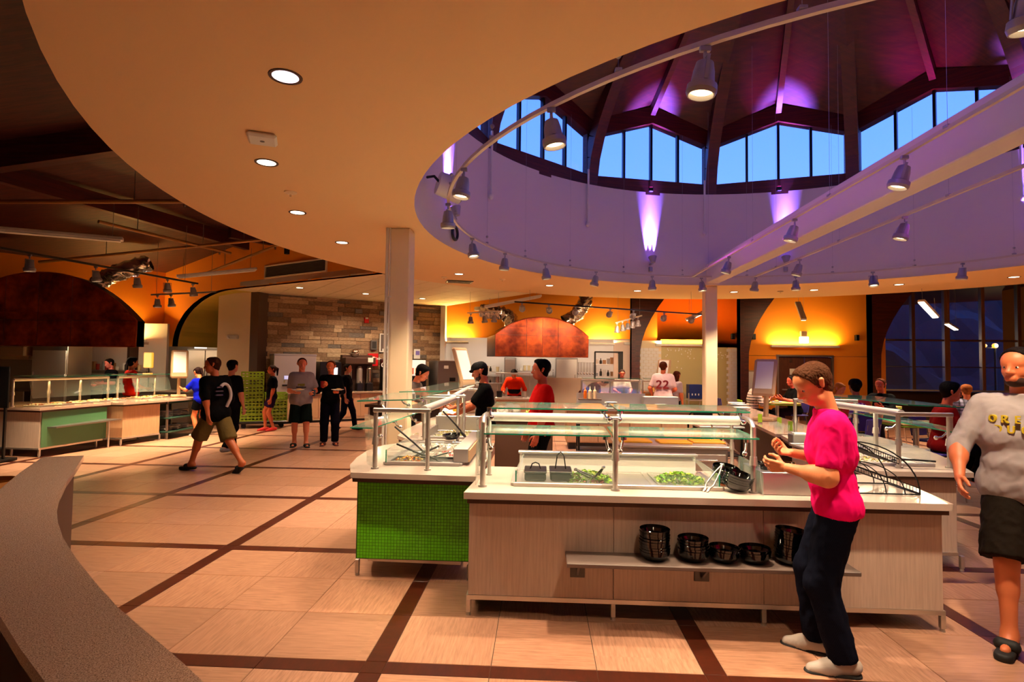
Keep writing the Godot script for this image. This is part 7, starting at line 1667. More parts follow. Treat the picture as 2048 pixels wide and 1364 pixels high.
func dining() -> void:
	var g: G
	var chairs := [[5.35, -7.95, -1.2, "violet tall chair under the red-sweatered man", "v"], [4.95, -9.1, -2.6, "violet tall chair seen through the wing counter's guard", "v"], [6.2, -9.3, 0.4, "violet tall chair nearest the tie-dyed shirt", "v"], [5.45, -10.1, PI, "violet tall chair under the tie-dyed shirt", "v"], [6.75, -11.6, -0.9, "violet tall chair under the man in black by the window", "v"], [5.7, -11.4, 0.5, "violet tall chair under the blond woman", "v"], [4.9, -13.5, 1.5, "lime tall chair under the striped sweater", "l"], [4.62, -14.15, 1.5, "violet tall chair left of the striped sweater", "v"], [6.1, -13.9, -1.5, "violet tall chair under the man in black near the door", "v"], [8.1, -11.2, 0.3, "violet tall chair under the plaid shirt", "v"], [6.9, -6.6, -0.6, "violet tall chair behind the grey sweatshirt", "v"], [6.3, -6.0, 2.0, "violet tall chair low behind the walking man's arm", "v"], [7.2, -12.0, 0.8, "lime tall chair at the farther dining tables", "l"]]
	var pr: Node3D = null
	for e in chairs:
		var o := stool(Vector3(e[0], 0, e[1]), e[2], e[3], M.lime if e[4] == "l" else M.violet, pr)
		if pr == null: pr = o
	var tabs := [[5.75, -9.0, 0.0, "high lime-edged dining table near the wing counter"], [6.05, -10.85, 0.0, "high dining table between the tie-dyed shirt and the man in black"], [5.55, -13.6, 0.0, "high dining table between the striped sweater and the man near the door"], [6.3, -7.6, 0.2, "high dining table before the red-sweatered man"], [8.2, -10.4, 0.0, "high dining table before the plaid shirt"], [7.4, -13.0, 0.1, "high dining table before the double door"]]
	for e in tabs:
		var t := thing("high_table", e[3], "table", Vector3(e[0], 0, e[1]), e[2])
		g = G.new(); g.box(Vector3(0, 0.93, 0), Vector3(0.8, 0.03, 0.7), 0.01); part(t, "table_top", g, mat(Color(0.74, 0.62, 0.34), 0.4)); g = G.new(); g.box(Vector3(0, 0.9, 0), Vector3(0.8, 0.03, 0.7), 0.01); part(t, "edge_band", g, M.lime)
		g = G.new(); g.cyl(Vector3(0, 0.02, 0), Vector3(0, 0.9, 0), 0.04); part(t, "pedestal", g, M.steel); g = G.new(); g.box(Vector3(0, 0.012, 0), Vector3(0.55, 0.024, 0.08), 0.004); g.box(Vector3(0, 0.012, 0), Vector3(0.08, 0.024, 0.55), 0.004); part(t, "foot", g, M.steel)
	for e in [[5.6, -8.9, "white plate of food on the lime-edged table"], [6.05, -10.8, "white plate beside the tie-dyed shirt"], [6.3, -7.7, "white plate before the red-sweatered man"], [8.3, -10.3, "white bowl on the table before the plaid shirt"], [5.5, -13.5, "white plate on the table by the striped sweater"]]:
		var t := thing("dinner_plate", e[2], "plate", Vector3(e[0], 0.945, e[1])); g = G.new(); g.lathe([Vector2(0, 0), Vector2(0.08, 0), Vector2(0.13, 0.016), Vector2(0.125, 0.02), Vector2(0.08, 0.006), Vector2(0, 0.006)], 18); part(t, "dish", g, M.plate); g = G.new(); g.sphere(Vector3(0, 0.02, 0), Vector3(0.06, 0.03, 0.05), 10, 6); part(t, "food", g, mat(Color(0.8, 0.5, 0.15), 0.6))

func foreground() -> void:
	# curved quartz-topped half wall at the lower left
	var y := 1.05
	var poly := PackedVector2Array([Vector2(-3.290, -3.955), Vector2(-2.961, -3.500), Vector2(-2.698, -3.126), Vector2(-2.439, -2.785), Vector2(-2.262, -2.571), Vector2(-2.049, -2.340), Vector2(-1.858, -2.148), Vector2(-1.622, -1.934), Vector2(-1.389, -1.735), Vector2(-1.190, -1.571), Vector2(-1.027, -1.450), Vector2(-0.893, -1.352), Vector2(-0.810, -1.290), Vector2(-0.730, -1.228), Vector2(-0.532, -1.091), Vector2(-0.839, -1.040), Vector2(-1.063, -1.199), Vector2(-1.248, -1.332), Vector2(-1.456, -1.489), Vector2(-1.642, -1.613), Vector2(-1.871, -1.752), Vector2(-2.150, -1.972), Vector2(-2.464, -2.337), Vector2(-2.869, -2.899), Vector2(-3.168, -3.325), Vector2(-3.515, -3.859)])
	var t := thing("curved_counter", "curved half wall with a speckled stone top in the lower left corner", "counter")
	var g := G.new(); g.prism(poly, y - 0.035, y); part(t, "stone_top", g, M.quartz)
	g = G.new(); g.prism(inset_poly(poly, 0.05), 0.0, y - 0.035); part(t, "wall_base", g, M.brown)
	# wicker chair back peeking behind it
	var w := thing("wicker_basket", "yellow wicker basket just showing behind the curved counter", "basket", Vector3(-4.6, 0, -4.55)); g = G.new()
	for k in 9: g.lathe([Vector2(0.2, 0.08 * k), Vector2(0.215, 0.08 * k + 0.04), Vector2(0.2, 0.08 * k + 0.08)], 20)
	part(w, "weave", g, mat(Color(0.7, 0.45, 0.12), 0.7)); g = G.new(); g.lathe([Vector2(0.0, 0.01), Vector2(0.2, 0.01)], 20); part(w, "base", g, M.tan)

# ---- figures: tapered capsules joined by a smooth minimum, meshed as surface nets ----
func pr(a: Vector3, b: Vector3, ra: float, rb: float, cut_at = null, cut_n := Vector3.ZERO) -> Array:
	return [a, b, ra, rb, cut_at, cut_n]

func nets(g: G, prims: Array, h: float, k: float, wrinkle := 0.0, colour: Variant = null, freq := 5.5) -> void:
	if prims.is_empty(): return
	var lo := Vector3.ONE * 1e9; var hi := -lo; var mg := k + 2.0 * h
	for p in prims:
		var r := maxf(p[2], p[3]) + mg
		lo = lo.min((p[0] as Vector3).min(p[1]) - Vector3.ONE * r); hi = hi.max((p[0] as Vector3).max(p[1]) + Vector3.ONE * r)
	var nx := int((hi.x - lo.x) / h) + 2; var ny := int((hi.y - lo.y) / h) + 2; var nz := int((hi.z - lo.z) / h) + 2
	var f := PackedFloat32Array(); f.resize(nx * ny * nz); f.fill(9.0)
	var sxy := nx * ny
	for p in prims:
		var a: Vector3 = p[0]; var b: Vector3 = p[1]; var ra: float = p[2]; var rb: float = p[3]
		var ba := b - a; var bb := maxf(ba.length_squared(), 1e-9); var r := maxf(ra, rb) + mg
		var l := (a.min(b) - Vector3.ONE * r - lo) / h; var u := (a.max(b) + Vector3.ONE * r - lo) / h
		var x0 := maxi(0, int(l.x)); var y0 := maxi(0, int(l.y)); var z0 := maxi(0, int(l.z))
		var x1 := mini(nx - 1, int(u.x)); var y1 := mini(ny - 1, int(u.y)); var z1 := mini(nz - 1, int(u.z))
		var has_cut: bool = p[4] != null
		var ca: Vector3 = p[4] if has_cut else Vector3.ZERO; var cn: Vector3 = p[5]
		for z in range(z0, z1 + 1):
			for y in range(y0, y1 + 1):
				var q := Vector3(lo.x + x0 * h, lo.y + y * h, lo.z + z * h) - a
				var i := x0 + y * nx + z * sxy
				for x in range(x0, x1 + 1):
					var t := clampf(q.dot(ba) / bb, 0.0, 1.0)
					var d := (q - ba * t).length() - (ra + (rb - ra) * t)
					if d < mg:
						if has_cut: d = maxf(d, (q + a - ca).dot(cn))
						var o := f[i]
						if o > 8.0: f[i] = d
						else:
							var m := maxf(k - absf(d - o), 0.0)
							f[i] = minf(d, o) - m * m * 0.25 / k
					i += 1; q.x += h
	var id := PackedInt32Array(); id.resize(nx * ny * nz); id.fill(-1)
	var verts := PackedVector3Array(); var far := h * 1.75
	var offs := [0, 1, nx, nx + 1, sxy, sxy + 1, sxy + nx, sxy + nx + 1]
	var o1 := 1; var o2 := nx; var o3 := nx + 1; var o4 := sxy; var o5 := sxy + 1; var o6 := sxy + nx; var o7 := sxy + nx + 1
	var edges := [[0, 1], [2, 3], [4, 5], [6, 7], [0, 2], [1, 3], [4, 6], [5, 7], [0, 4], [1, 5], [2, 6], [3, 7]]
	var cells := PackedInt32Array()
	for z in nz - 1:
		for y in ny - 1:
			var i := y * nx + z * sxy - 1
			for x in nx - 1:
				i += 1
				var v0 := f[i]
				if v0 > far or v0 < -far: continue
				var s := v0 < 0.0
				if (f[i + o1] < 0.0) == s and (f[i + o2] < 0.0) == s and (f[i + o3] < 0.0) == s and (f[i + o4] < 0.0) == s and (f[i + o5] < 0.0) == s and (f[i + o6] < 0.0) == s and (f[i + o7] < 0.0) == s: continue
				var c := Vector3.ZERO; var n := 0
				for e in edges:
					var ea: int = e[0]; var eb: int = e[1]
					var fa := f[i + offs[ea]]; var fb := f[i + offs[eb]]
					if (fa < 0.0) != (fb < 0.0):
						var t := fa / (fa - fb)
						if t < 0.0 or t > 1.0: t = 0.5
						c += Vector3(ea & 1, (ea >> 1) & 1, ea >> 2).lerp(Vector3(eb & 1, (eb >> 1) & 1, eb >> 2), t); n += 1
				id[i] = verts.size(); verts.append(lo + (Vector3(x, y, z) + c / n) * h); cells.append(i)
	var base := g.v.size(); var tri := PackedInt32Array()
	var steps := [[1, nx, sxy], [nx, sxy, 1], [sxy, 1, nx]]
	for ci in cells:
		for st in steps:
			var d: int = st[0]; var e1: int = st[1]; var e2: int = st[2]
			var fa := f[ci] < 0.0
			if ci + d >= f.size() or ci - e1 - e2 < 0: continue
			if fa == (f[ci + d] < 0.0): continue
			var a := id[ci]; var b := id[ci - e1]; var c := id[ci - e1 - e2]; var dd := id[ci - e2]
			if a < 0 or b < 0 or c < 0 or dd < 0: continue
			if fa: tri.append_array([a, c, b, a, dd, c])
			else: tri.append_array([a, b, c, a, c, dd])
	var nrm := PackedVector3Array(); nrm.resize(verts.size())
	if wrinkle > 0.0:
		var nz1 := noise(9, freq, 3)
		for pass_ in 1:
			for t in range(0, tri.size(), 3):
				var fn := (verts[tri[t + 2]] - verts[tri[t]]).cross(verts[tri[t + 1]] - verts[tri[t]])
				for q in 3: nrm[tri[t + q]] += fn
		for i in verts.size():
			var w := 1.0 - absf(nz1.get_noise_3d(verts[i].x * 1.3, verts[i].y * 0.8, verts[i].z * 1.3)) * 2.6
			verts[i] += nrm[i].normalized() * w * wrinkle
		nrm.fill(Vector3.ZERO)
	for t in range(0, tri.size(), 3):
		var fn := (verts[tri[t + 2]] - verts[tri[t]]).cross(verts[tri[t + 1]] - verts[tri[t]])
		for q in 3: nrm[tri[t + q]] += fn
	for i in verts.size():
		if colour != null: g.tint = (colour as Callable).call(verts[i])
		g.v.append(verts[i]); g.n.append(nrm[i].normalized()); g.uv.append(Vector2(verts[i].x, verts[i].y)); g.c.append(g.tint)
	for t in tri: g.idx.append(t + base)

func ik(a: Vector3, t: Vector3, l1: float, l2: float, hint: Vector3) -> Array:  # [joint, end]
	var d := t - a; var L := clampf(d.length(), absf(l1 - l2) + 0.01, (l1 + l2) * 0.995); d = d.normalized(); var e := a + d * L
	var x := (l1 * l1 - l2 * l2 + L * L) / (2.0 * L); var y := sqrt(maxf(l1 * l1 - x * x, 0.0))
	var p := (hint - d * hint.dot(d)).normalized()
	return [a + d * x + p * y, e]

func hand_prims(w: Vector3, d: Vector3, palm: Vector3, thumb: Vector3, curl: float, s: float) -> Array:
	# d: along the forearm, palm: direction the palm faces, thumb: side of the thumb
	var out := []; d = d.normalized(); thumb = (thumb - d * thumb.dot(d)).normalized(); palm = d.cross(thumb) * signf(d.cross(thumb).dot(palm) + 1e-6)
	out.append(pr(w - d * 0.03 * s, w + d * 0.012 * s, 0.027 * s, 0.024 * s))
	var offs := [0.03, 0.010, -0.011, -0.03]; var lens := [0.074, 0.082, 0.076, 0.06]
	for k in 4:
		var kn: Vector3 = w + d * (0.088 - 0.006 * absf(k - 1.2)) * s + thumb * offs[k] * s
		out.append(pr(w + d * 0.015 * s + thumb * offs[k] * 0.55 * s, kn, 0.0145 * s, 0.0115 * s))
		var p := kn; var ang := curl * (0.8 + 0.12 * k)
		for q in 3:
			var dir: Vector3 = d * cos(ang) + palm * sin(ang) + thumb * (offs[k] * 1.2)
			var n: Vector3 = p + dir.normalized() * lens[k] * [0.45, 0.31, 0.24][q] * s
			out.append(pr(p, n, (0.0098 - 0.0009 * q) * s, (0.0092 - 0.0010 * q) * s)); p = n; ang += curl * (0.9 if q == 0 else 0.6)
	var t0 := w + d * 0.025 * s + thumb * 0.02 * s + palm * 0.006 * s; var t1 := t0 + (d * 0.55 + thumb * 0.7 + palm * (0.25 + 0.3 * curl)).normalized() * 0.042 * s; var t2 := t1 + (d * 0.85 + thumb * (0.35 - 0.4 * curl) + palm * (0.2 + 0.5 * curl)).normalized() * 0.034 * s; var t3 := t2 + (d * 0.9 + thumb * (0.1 - 0.5 * curl) + palm * (0.2 + 0.5 * curl)).normalized() * 0.026 * s
	out.append(pr(t0, t1, 0.0145 * s, 0.0115 * s)); out.append(pr(t1, t2, 0.0112 * s, 0.0098 * s)); out.append(pr(t2, t3, 0.0098 * s, 0.008 * s))
	return out

func person(label: String, at: Vector3, yaw: float, c: Dictionary) -> Node3D:
	var t := thing("person", label, "person", at, yaw)
	var s: float = c.get("h", 1.75) / 1.75; var fat: float = c.get("fat", 1.0)
	var cell: float = c.get("cell", 0.02); var fine: float = c.get("fine", 0.008)
	var py: float = c.get("py", 0.95 * s)
	var T := Transform3D(Basis(Vector3.UP, c.get("twist", 0.0)) * Basis(Vector3.BACK, c.get("side", 0.0)) * Basis(Vector3.RIGHT, c.get("lean", 0.0)), Vector3(c.get("px", 0.0), py, c.get("pz", 0.0)))
	var tp := func(x: float, y: float, z: float) -> Vector3: return T * (Vector3(x, y - 0.95, z) * s)
	var w: float = c.get("wide", 1.0)
	var torso := func(o: float, hem: float) -> Array:  # o: cloth offset
		var cp = null; var cn := -T.basis.y
		if hem > 0.0: cp = tp.call(0, hem, 0)
		return [pr(tp.call(-0.075 * w, 0.93, 0), tp.call(0.075 * w, 0.93, 0), 0.115 * s * fat + o, 0.115 * s * fat + o, cp, cn), pr(tp.call(-0.055 * w, 1.06, 0.012), tp.call(0.055 * w, 1.06, 0.012), 0.108 * s * fat + o, 0.108 * s * fat + o, cp, cn),
			pr(tp.call(-0.08 * w, 1.23, 0.0), tp.call(0.08 * w, 1.23, 0.0), 0.116 * s * (fat * 0.5 + 0.5) + o, 0.116 * s * (fat * 0.5 + 0.5) + o, cp, cn), pr(tp.call(-0.1 * w, 1.33, -0.012), tp.call(0.1 * w, 1.33, -0.012), 0.098 * s + o, 0.098 * s + o), pr(tp.call(-0.15 * w, 1.405, -0.018), tp.call(0.15 * w, 1.405, -0.018), 0.058 * s + o * 0.8, 0.058 * s + o * 0.8)]
	var body: Array = torso.call(0.0, 0.0)
	body.append(pr(tp.call(0, 1.40, -0.02), tp.call(0, 1.53, 0.0), 0.062 * s, 0.055 * s))
	# head
	var hb := T.basis * Basis(Vector3.UP, c.get("look", 0.0)) * Basis(Vector3.RIGHT, c.get("nod", 0.0)); var hc: Vector3 = tp.call(0, 1.56, 0.0) + hb * Vector3(0, 0.085, 0.02) * s
	var hp := func(x: float, y: float, z: float) -> Vector3: return hc + hb * (Vector3(x, y, z) * s)
	var head := [pr(hp.call(0, 0.036, -0.028), hp.call(0, 0.036, 0.018), 0.084 * s, 0.08 * s), pr(hp.call(0, -0.02, 0.03), hp.call(0, -0.068, 0.045), 0.062 * s, 0.045 * s), pr(hp.call(-0.032, -0.026, 0.046), hp.call(0.032, -0.026, 0.046), 0.033 * s, 0.033 * s), pr(hp.call(-0.034, 0.028, 0.066), hp.call(0.034, 0.028, 0.066), 0.016 * s, 0.016 * s),
		pr(hp.call(0, 0.012, 0.088), hp.call(0, -0.026, 0.106), 0.010 * s, 0.015 * s), pr(hp.call(-0.016, -0.03, 0.092), hp.call(0.016, -0.03, 0.092), 0.009 * s, 0.009 * s), pr(hp.call(-0.02, -0.058, 0.084), hp.call(0.02, -0.058, 0.084), 0.009 * s, 0.009 * s), pr(hp.call(-0.018, -0.070, 0.082), hp.call(0.018, -0.070, 0.082), 0.009 * s, 0.009 * s), pr(hp.call(-0.025, -0.075, 0.03), hp.call(0.025, -0.075, 0.03), 0.035 * s, 0.035 * s), pr(hp.call(0, -0.06, -0.02), tp.call(0, 1.46, -0.012), 0.056 * s, 0.058 * s)]
	for sx in [-1.0, 1.0]: head.append(pr(hp.call(sx * 0.086, -0.012, -0.006), hp.call(sx * 0.092, 0.024, -0.016), 0.010 * s, 0.013 * s))
	# arms
	var arms := []; var hands := []
	for sx in [1.0, -1.0]:
		var key := "lh" if sx > 0 else "rh"
		var sh: Vector3 = tp.call(sx * 0.18 * w, 1.395, -0.016)
		var tg: Vector3 = c.get(key, Vector3(sx * 0.25, 0.84, 0.06) * s)
		var hint: Vector3 = c.get(key + "_hint", Vector3(sx * 0.5, -0.5, -0.7))
		var r := ik(sh, tg, 0.285 * s, 0.255 * s, hint)
		arms.append([sh, r[0], r[1]])
		var g: float = c.get("arm", 1.0)
		body.append(pr(sh, r[0], 0.052 * s * g, 0.041 * s * g)); body.append(pr(r[0], r[1], 0.042 * s * g, 0.027 * s)); body.append(pr(r[0], (r[0] as Vector3).lerp(r[1], 0.35), 0.041 * s * g, 0.042 * s * g))
		var fd: Vector3 = ((r[1] as Vector3) - (r[0] as Vector3)).normalized()
		var hd: Vector3 = c.get(key + "_dir", fd)
		hands.append(hand_prims(r[1], hd, c.get(key + "_palm", Vector3(-sx, 0, 0) if fd.y < -0.5 else Vector3.UP), c.get(key + "_thumb", Vector3(0, 0, 1) if fd.y < -0.5 else Vector3(sx, 0.4, 0)), c.get(key + "_curl", 0.35), s))
	# legs
	var legs := []
	for sx in [1.0, -1.0]:
		var key := "lf" if sx > 0 else "rf"
		var hj: Vector3 = Vector3(T.origin.x, py, T.origin.z) + Vector3(sx * 0.09, -0.04, 0) * s
		var tg: Vector3 = c.get(key, Vector3(sx * 0.11, 0.085, -0.01) * Vector3(s, 1, s))
		var r := ik(hj, tg, 0.43 * s, 0.42 * s, c.get(key + "_hint", Vector3(sx * 0.08, 0.1, 1.0)))
		var toe: Vector3 = c.get(key + "_toe", Vector3(sx * 0.22, -0.14, 1.0)).normalized()
		legs.append([hj, r[0], r[1], toe])
		body.append(pr(hj, r[0], 0.086 * s * (fat * 0.5 + 0.5), 0.056 * s)); body.append(pr(r[0], r[1], 0.054 * s, 0.037 * s)); body.append(pr((r[0] as Vector3).lerp(r[1], 0.12) + Vector3(0, 0, -0.012), (r[0] as Vector3).lerp(r[1], 0.42) + Vector3(0, 0, -0.016), 0.052 * s, 0.05 * s))
		var an: Vector3 = r[1]
		body.append(pr(an - toe * 0.045 + Vector3(0, -0.035, 0), an + toe * 0.135 + Vector3(0, -0.042, 0), 0.032 * s, 0.024 * s)); body.append(pr(an, an + toe * 0.04 + Vector3(0, -0.03, 0), 0.036 * s, 0.03 * s))
	var skin: Color = c.get("skin", Color(0.80, 0.52, 0.38))
	var sm := mat(skin, 0.5)
	var g := G.new(); nets(g, body, cell, 0.035 * s); nets(g, head, fine, 0.016 * s)
	for hh in hands: nets(g, hh, minf(fine, 0.006), 0.006)
	part(t, "body", g, sm)
	# eyes
	g = G.new(); var g2 := G.new()
	for sx in [-1.0, 1.0]:
		g.sphere(hp.call(sx * 0.031, 0.004, 0.0765), Vector3.ONE * 0.0122 * s, 10, 8); g2.sphere(hp.call(sx * 0.031, 0.004, 0.0845), Vector3.ONE * 0.0062 * s, 8, 6)
	part(t, "eyes", g, mat(Color(0.85, 0.83, 0.8), 0.2)); part(t, "irises", g2, mat(Color(0.10, 0.06, 0.04), 0.2))
	# mouth
	g = G.new(); nets(g, [pr(hp.call(-0.021, -0.0645, 0.0895), hp.call(0.021, -0.0645, 0.0895), 0.0058 * s, 0.0058 * s)], 0.004, 0.004); part(t, "lips", g, mat(skin.darkened(0.35).lerp(Color(0.6, 0.15, 0.12), 0.4), 0.4))
	# hair
	var hair: String = c.get("hair", "short"); var hcol: Color = c.get("hair_col", Color(0.10, 0.06, 0.04)); var hair_p := []
	var cutp: Vector3 = hp.call(0, 0.075, 0.055); var cutn: Vector3 = hb * Vector3(0, -0.42, 0.907)
	if hair == "cap":
		hair_p = [pr(hp.call(0, 0.04, -0.03), hp.call(0, 0.045, 0.016), 0.093 * s, 0.089 * s, hp.call(0, 0.035, 0), hb * Vector3(0, -1, 0.1).normalized()), pr(hp.call(-0.04, 0.052, 0.10), hp.call(0.04, 0.052, 0.10), 0.034 * s, 0.034 * s, hp.call(0, 0.058, 0.1), hb * Vector3(0, 1, 0.15).normalized()), pr(hp.call(0, 0.0, -0.045), hp.call(0, -0.03, -0.045), 0.075 * s, 0.06 * s, cutp, cutn)]
	elif hair != "bald":
		hair_p = [pr(hp.call(0, 0.040, -0.032), hp.call(0, 0.044, 0.014), 0.0895 * s, 0.085 * s, cutp, cutn), pr(hp.call(0, 0.0, -0.04), hp.call(0, -0.035, -0.04), 0.074 * s, 0.058 * s, hp.call(0, 0.0, 0.012), hb * Vector3(0, -0.25, 0.97).normalized())]
		if hair == "thick": hair_p.append(pr(hp.call(0, 0.055, -0.04), hp.call(0, 0.06, 0.02), 0.092 * s, 0.086 * s, cutp, cutn))
		if hair == "long": hair_p.append_array([pr(hp.call(-0.05, -0.02, -0.05), hp.call(-0.06, -0.17, -0.05), 0.05 * s, 0.04 * s), pr(hp.call(0.05, -0.02, -0.05), hp.call(0.06, -0.17, -0.05), 0.05 * s, 0.04 * s), pr(hp.call(0, 0.0, -0.06), hp.call(0, -0.17, -0.07), 0.06 * s, 0.05 * s)])
		if hair == "pony": hair_p.append_array([pr(hp.call(0, 0.06, -0.11), hp.call(0, 0.03, -0.15), 0.024 * s, 0.03 * s), pr(hp.call(0, 0.03, -0.15), hp.call(0, -0.14, -0.15), 0.032 * s, 0.016 * s)])
	if hair_p.size():
		g = G.new(); nets(g, hair_p, minf(fine, 0.007), 0.012 * s, 0.0035, null, 45.0); part(t, "cap" if hair == "cap" else "hair", g, cloth(hcol, 0.7))
	if c.has("beard"):
		g = G.new(); nets(g, [pr(hp.call(0, -0.02, 0.03), hp.call(0, -0.068, 0.045), 0.0655 * s, 0.0485 * s, hp.call(0, -0.07, 0.085), hb * Vector3(0, 0.80, 0.6)), pr(hp.call(-0.02, -0.047, 0.082), hp.call(0.02, -0.047, 0.082), 0.0085 * s, 0.0085 * s), pr(hp.call(-0.025, -0.075, 0.03), hp.call(0.025, -0.075, 0.03), 0.038 * s, 0.038 * s, hp.call(0, -0.05, 0.0), hb * Vector3.UP)], fine, 0.01 * s); part(t, "beard", g, mat(hcol.lerp(skin, 0.2), 0.9))
	g = G.new(); nets(g, [pr(hp.call(-0.045, 0.030, 0.074), hp.call(-0.016, 0.030, 0.0855), 0.0058 * s, 0.0066 * s), pr(hp.call(0.016, 0.030, 0.0855), hp.call(0.045, 0.030, 0.074), 0.0066 * s, 0.0058 * s)], 0.004, 0.003); part(t, "eyebrows", g, mat(hcol.lerp(skin, 0.25), 0.8))
	# shirt
	var wr: float = c.get("wrinkle", 0.004)
	var shirt: Array = torso.call(0.016 + c.get("loose", 0.0), c.get("hem", 0.86))
	shirt.append(pr(tp.call(0, 1.41, -0.022), tp.call(0, 1.485, -0.006), 0.074 * s, 0.070 * s, tp.call(0, 1.468, 0.0), (T.basis * Vector3(0, 1, -0.35)).normalized()))
	var sl: float = c.get("sleeve", 0.45)  # share of the whole arm
	for a in arms:
		var up := 0.285 / 0.54
		var e: Vector3 = a[1] if sl >= up else (a[0] as Vector3).lerp(a[1], sl / up)
		var dir: Vector3 = ((a[1] as Vector3) - (a[0] as Vector3)).normalized()
		shirt.append(pr(a[0], e, 0.068 * s, (0.060 if sl < up else 0.055) * s, e if sl < up else null, dir))
		if sl >= up:
			var e2: Vector3 = (a[1] as Vector3).lerp(a[2], (sl - up) / (1.0 - up)); var d2: Vector3 = ((a[2] as Vector3) - (a[1] as Vector3)).normalized()
			shirt.append(pr(a[1], e2, 0.056 * s, 0.045 * s, e2, d2))
	g = G.new(); nets(g, shirt, cell, 0.035 * s, wr, c.get("paint"))
	var stm: Material = c.get("shirt_mat") if c.has("shirt_mat") else cloth(c.get("shirt", Color(0.5, 0.5, 0.5)))
	if c.has("paint"): g.tinted = true
	part(t, c.get("shirt_name", "shirt"), g, stm)
	# trousers or shorts
	var pl: float = c.get("legs", 1.0); var pants := []
	pants.append(pr(tp.call(-0.07 * w, 0.945, 0), tp.call(0.07 * w, 0.945, 0), 0.112 * s * fat + 0.012, 0.112 * s * fat + 0.012, tp.call(0, 1.01, 0), T.basis.y))
	for L in legs:
		var dk: Vector3 = ((L[1] as Vector3) - (L[0] as Vector3)).normalized(); var ds: Vector3 = ((L[2] as Vector3) - (L[1] as Vector3)).normalized()
		if pl <= 0.5:
			var e: Vector3 = (L[0] as Vector3).lerp(L[1], pl * 2.0); pants.append(pr(L[0], e, 0.105 * s, (0.098 + c.get("flare", 0.0)) * s, e, dk))
		else:
			var e: Vector3 = (L[1] as Vector3).lerp(L[2], (pl - 0.5) * 2.0)
			pants.append(pr(L[0], L[1], 0.104 * s, (0.074 + c.get("baggy", 0.0)) * s)); pants.append(pr(L[1], e, (0.073 + c.get("baggy", 0.0)) * s, (0.062 + c.get("baggy", 0.0)) * s, e, ds))
	if c.has("skirt"): pass
	g = G.new(); nets(g, pants, cell, 0.03 * s, wr * 1.2)
	part(t, "shorts" if pl <= 0.6 else "trousers", g, c.get("pants_mat") if c.has("pants_mat") else cloth(c.get("pants", Color(0.1, 0.1, 0.14))))
	# shoes
	for L in legs:
		var an: Vector3 = L[2]; var toe: Vector3 = L[3]; var flat := Vector3(toe.x, 0, toe.z).normalized(); var tt: Vector3 = toe
		var sole := an + Vector3(0, -0.082, 0); var dn := Vector3(0, -1, 0) if an.y < 0.12 else (Vector3(0, -1, 0) + tt * tt.y * -1.0).normalized()
		if an.y >= 0.12: sole = an - Vector3(0, 0.075, 0)
		g = G.new()
		if c.get("shoe", "shoe") == "sandal":
			nets(g, [pr(an - tt * 0.06 + Vector3(0, -0.062, 0), an + tt * 0.17 + Vector3(0, -0.062, 0), 0.042 * s, 0.046 * s, an + Vector3(0, -0.06, 0), Vector3.UP if an.y < 0.12 else -dn)], minf(cell, 0.012), 0.01); part(t, "sandal", g, mat(c.get("shoe_col", Color(0.05, 0.04, 0.04)), 0.7))
			g = G.new(); nets(g, [pr(an + tt * 0.075 + flat.cross(Vector3.UP) * 0.03 + Vector3(0, -0.035, 0), an + tt * 0.075 - flat.cross(Vector3.UP) * 0.03 + Vector3(0, -0.035, 0), 0.036 * s, 0.036 * s)], minf(cell, 0.01), 0.01); part(t, "sandal_strap", g, mat(c.get("strap_col", Color(0.05, 0.04, 0.04)), 0.7))
		else:
			nets(g, [pr(an - tt * 0.05 + Vector3(0, -0.038, 0), an + tt * 0.085 + Vector3(0, -0.04, 0), 0.047 * s, 0.047 * s, sole, dn), pr(an + tt * 0.07 + Vector3(0, -0.045, 0), an + tt * 0.165 + Vector3(0, -0.052, 0), 0.047 * s, 0.038 * s, sole, dn), pr(an + Vector3(0, -0.02, 0), an + tt * 0.04 + Vector3(0, -0.025, 0), 0.045 * s, 0.044 * s, an + Vector3(0, 0.012, 0), Vector3.UP)], minf(cell, 0.012), 0.02); part(t, "shoe", g, mat(c.get("shoe_col", Color(0.8, 0.78, 0.75)), 0.6))
			if c.has("sole_col"):
				g = G.new(); nets(g, [pr(an - tt * 0.052 + Vector3(0, -0.07, 0), an + tt * 0.17 + Vector3(0, -0.068, 0), 0.05 * s, 0.043 * s, an + Vector3(0, -0.068, 0), Vector3.UP)], 0.012, 0.01)
				for i in g.v.size(): g.v[i].y = maxf(g.v[i].y, an.y - 0.084)
				part(t, "shoe_sole", g, mat(c.sole_col, 0.7))
	if c.has("apron"):
		g = G.new(); nets(g, [pr(tp.call(-0.07, 0.75, 0.035), tp.call(0.07, 0.75, 0.035), 0.13 * s * fat, 0.13 * s * fat, tp.call(0, 0.8, 0.03), T.basis.z * -1.0), pr(tp.call(-0.06, 1.1, 0.03), tp.call(0.06, 1.1, 0.03), 0.125 * s * fat, 0.125 * s * fat, tp.call(0, 1.1, 0.04), T.basis.z * -1.0)], cell, 0.03); part(t, "apron", g, cloth(c.apron))
	t.set_meta("chest", tp.call(0, 1.3, 0)); return t

func held_plate(at: Vector3, label: String, r := 0.13) -> void:
	var t := thing("dinner_plate", label, "plate", at); var g := G.new(); g.lathe([Vector2(0, 0), Vector2(r * 0.6, 0), Vector2(r, 0.018), Vector2(r * 0.97, 0.022), Vector2(r * 0.6, 0.006), Vector2(0, 0.006)], 20); part(t, "dish", g, M.plate)
	g = G.new(); g.sphere(Vector3(0.02, 0.02, 0), Vector3(r * 0.5, 0.025, r * 0.45), 10, 6); part(t, "food", g, mat(Color(0.75, 0.6, 0.35), 0.7))

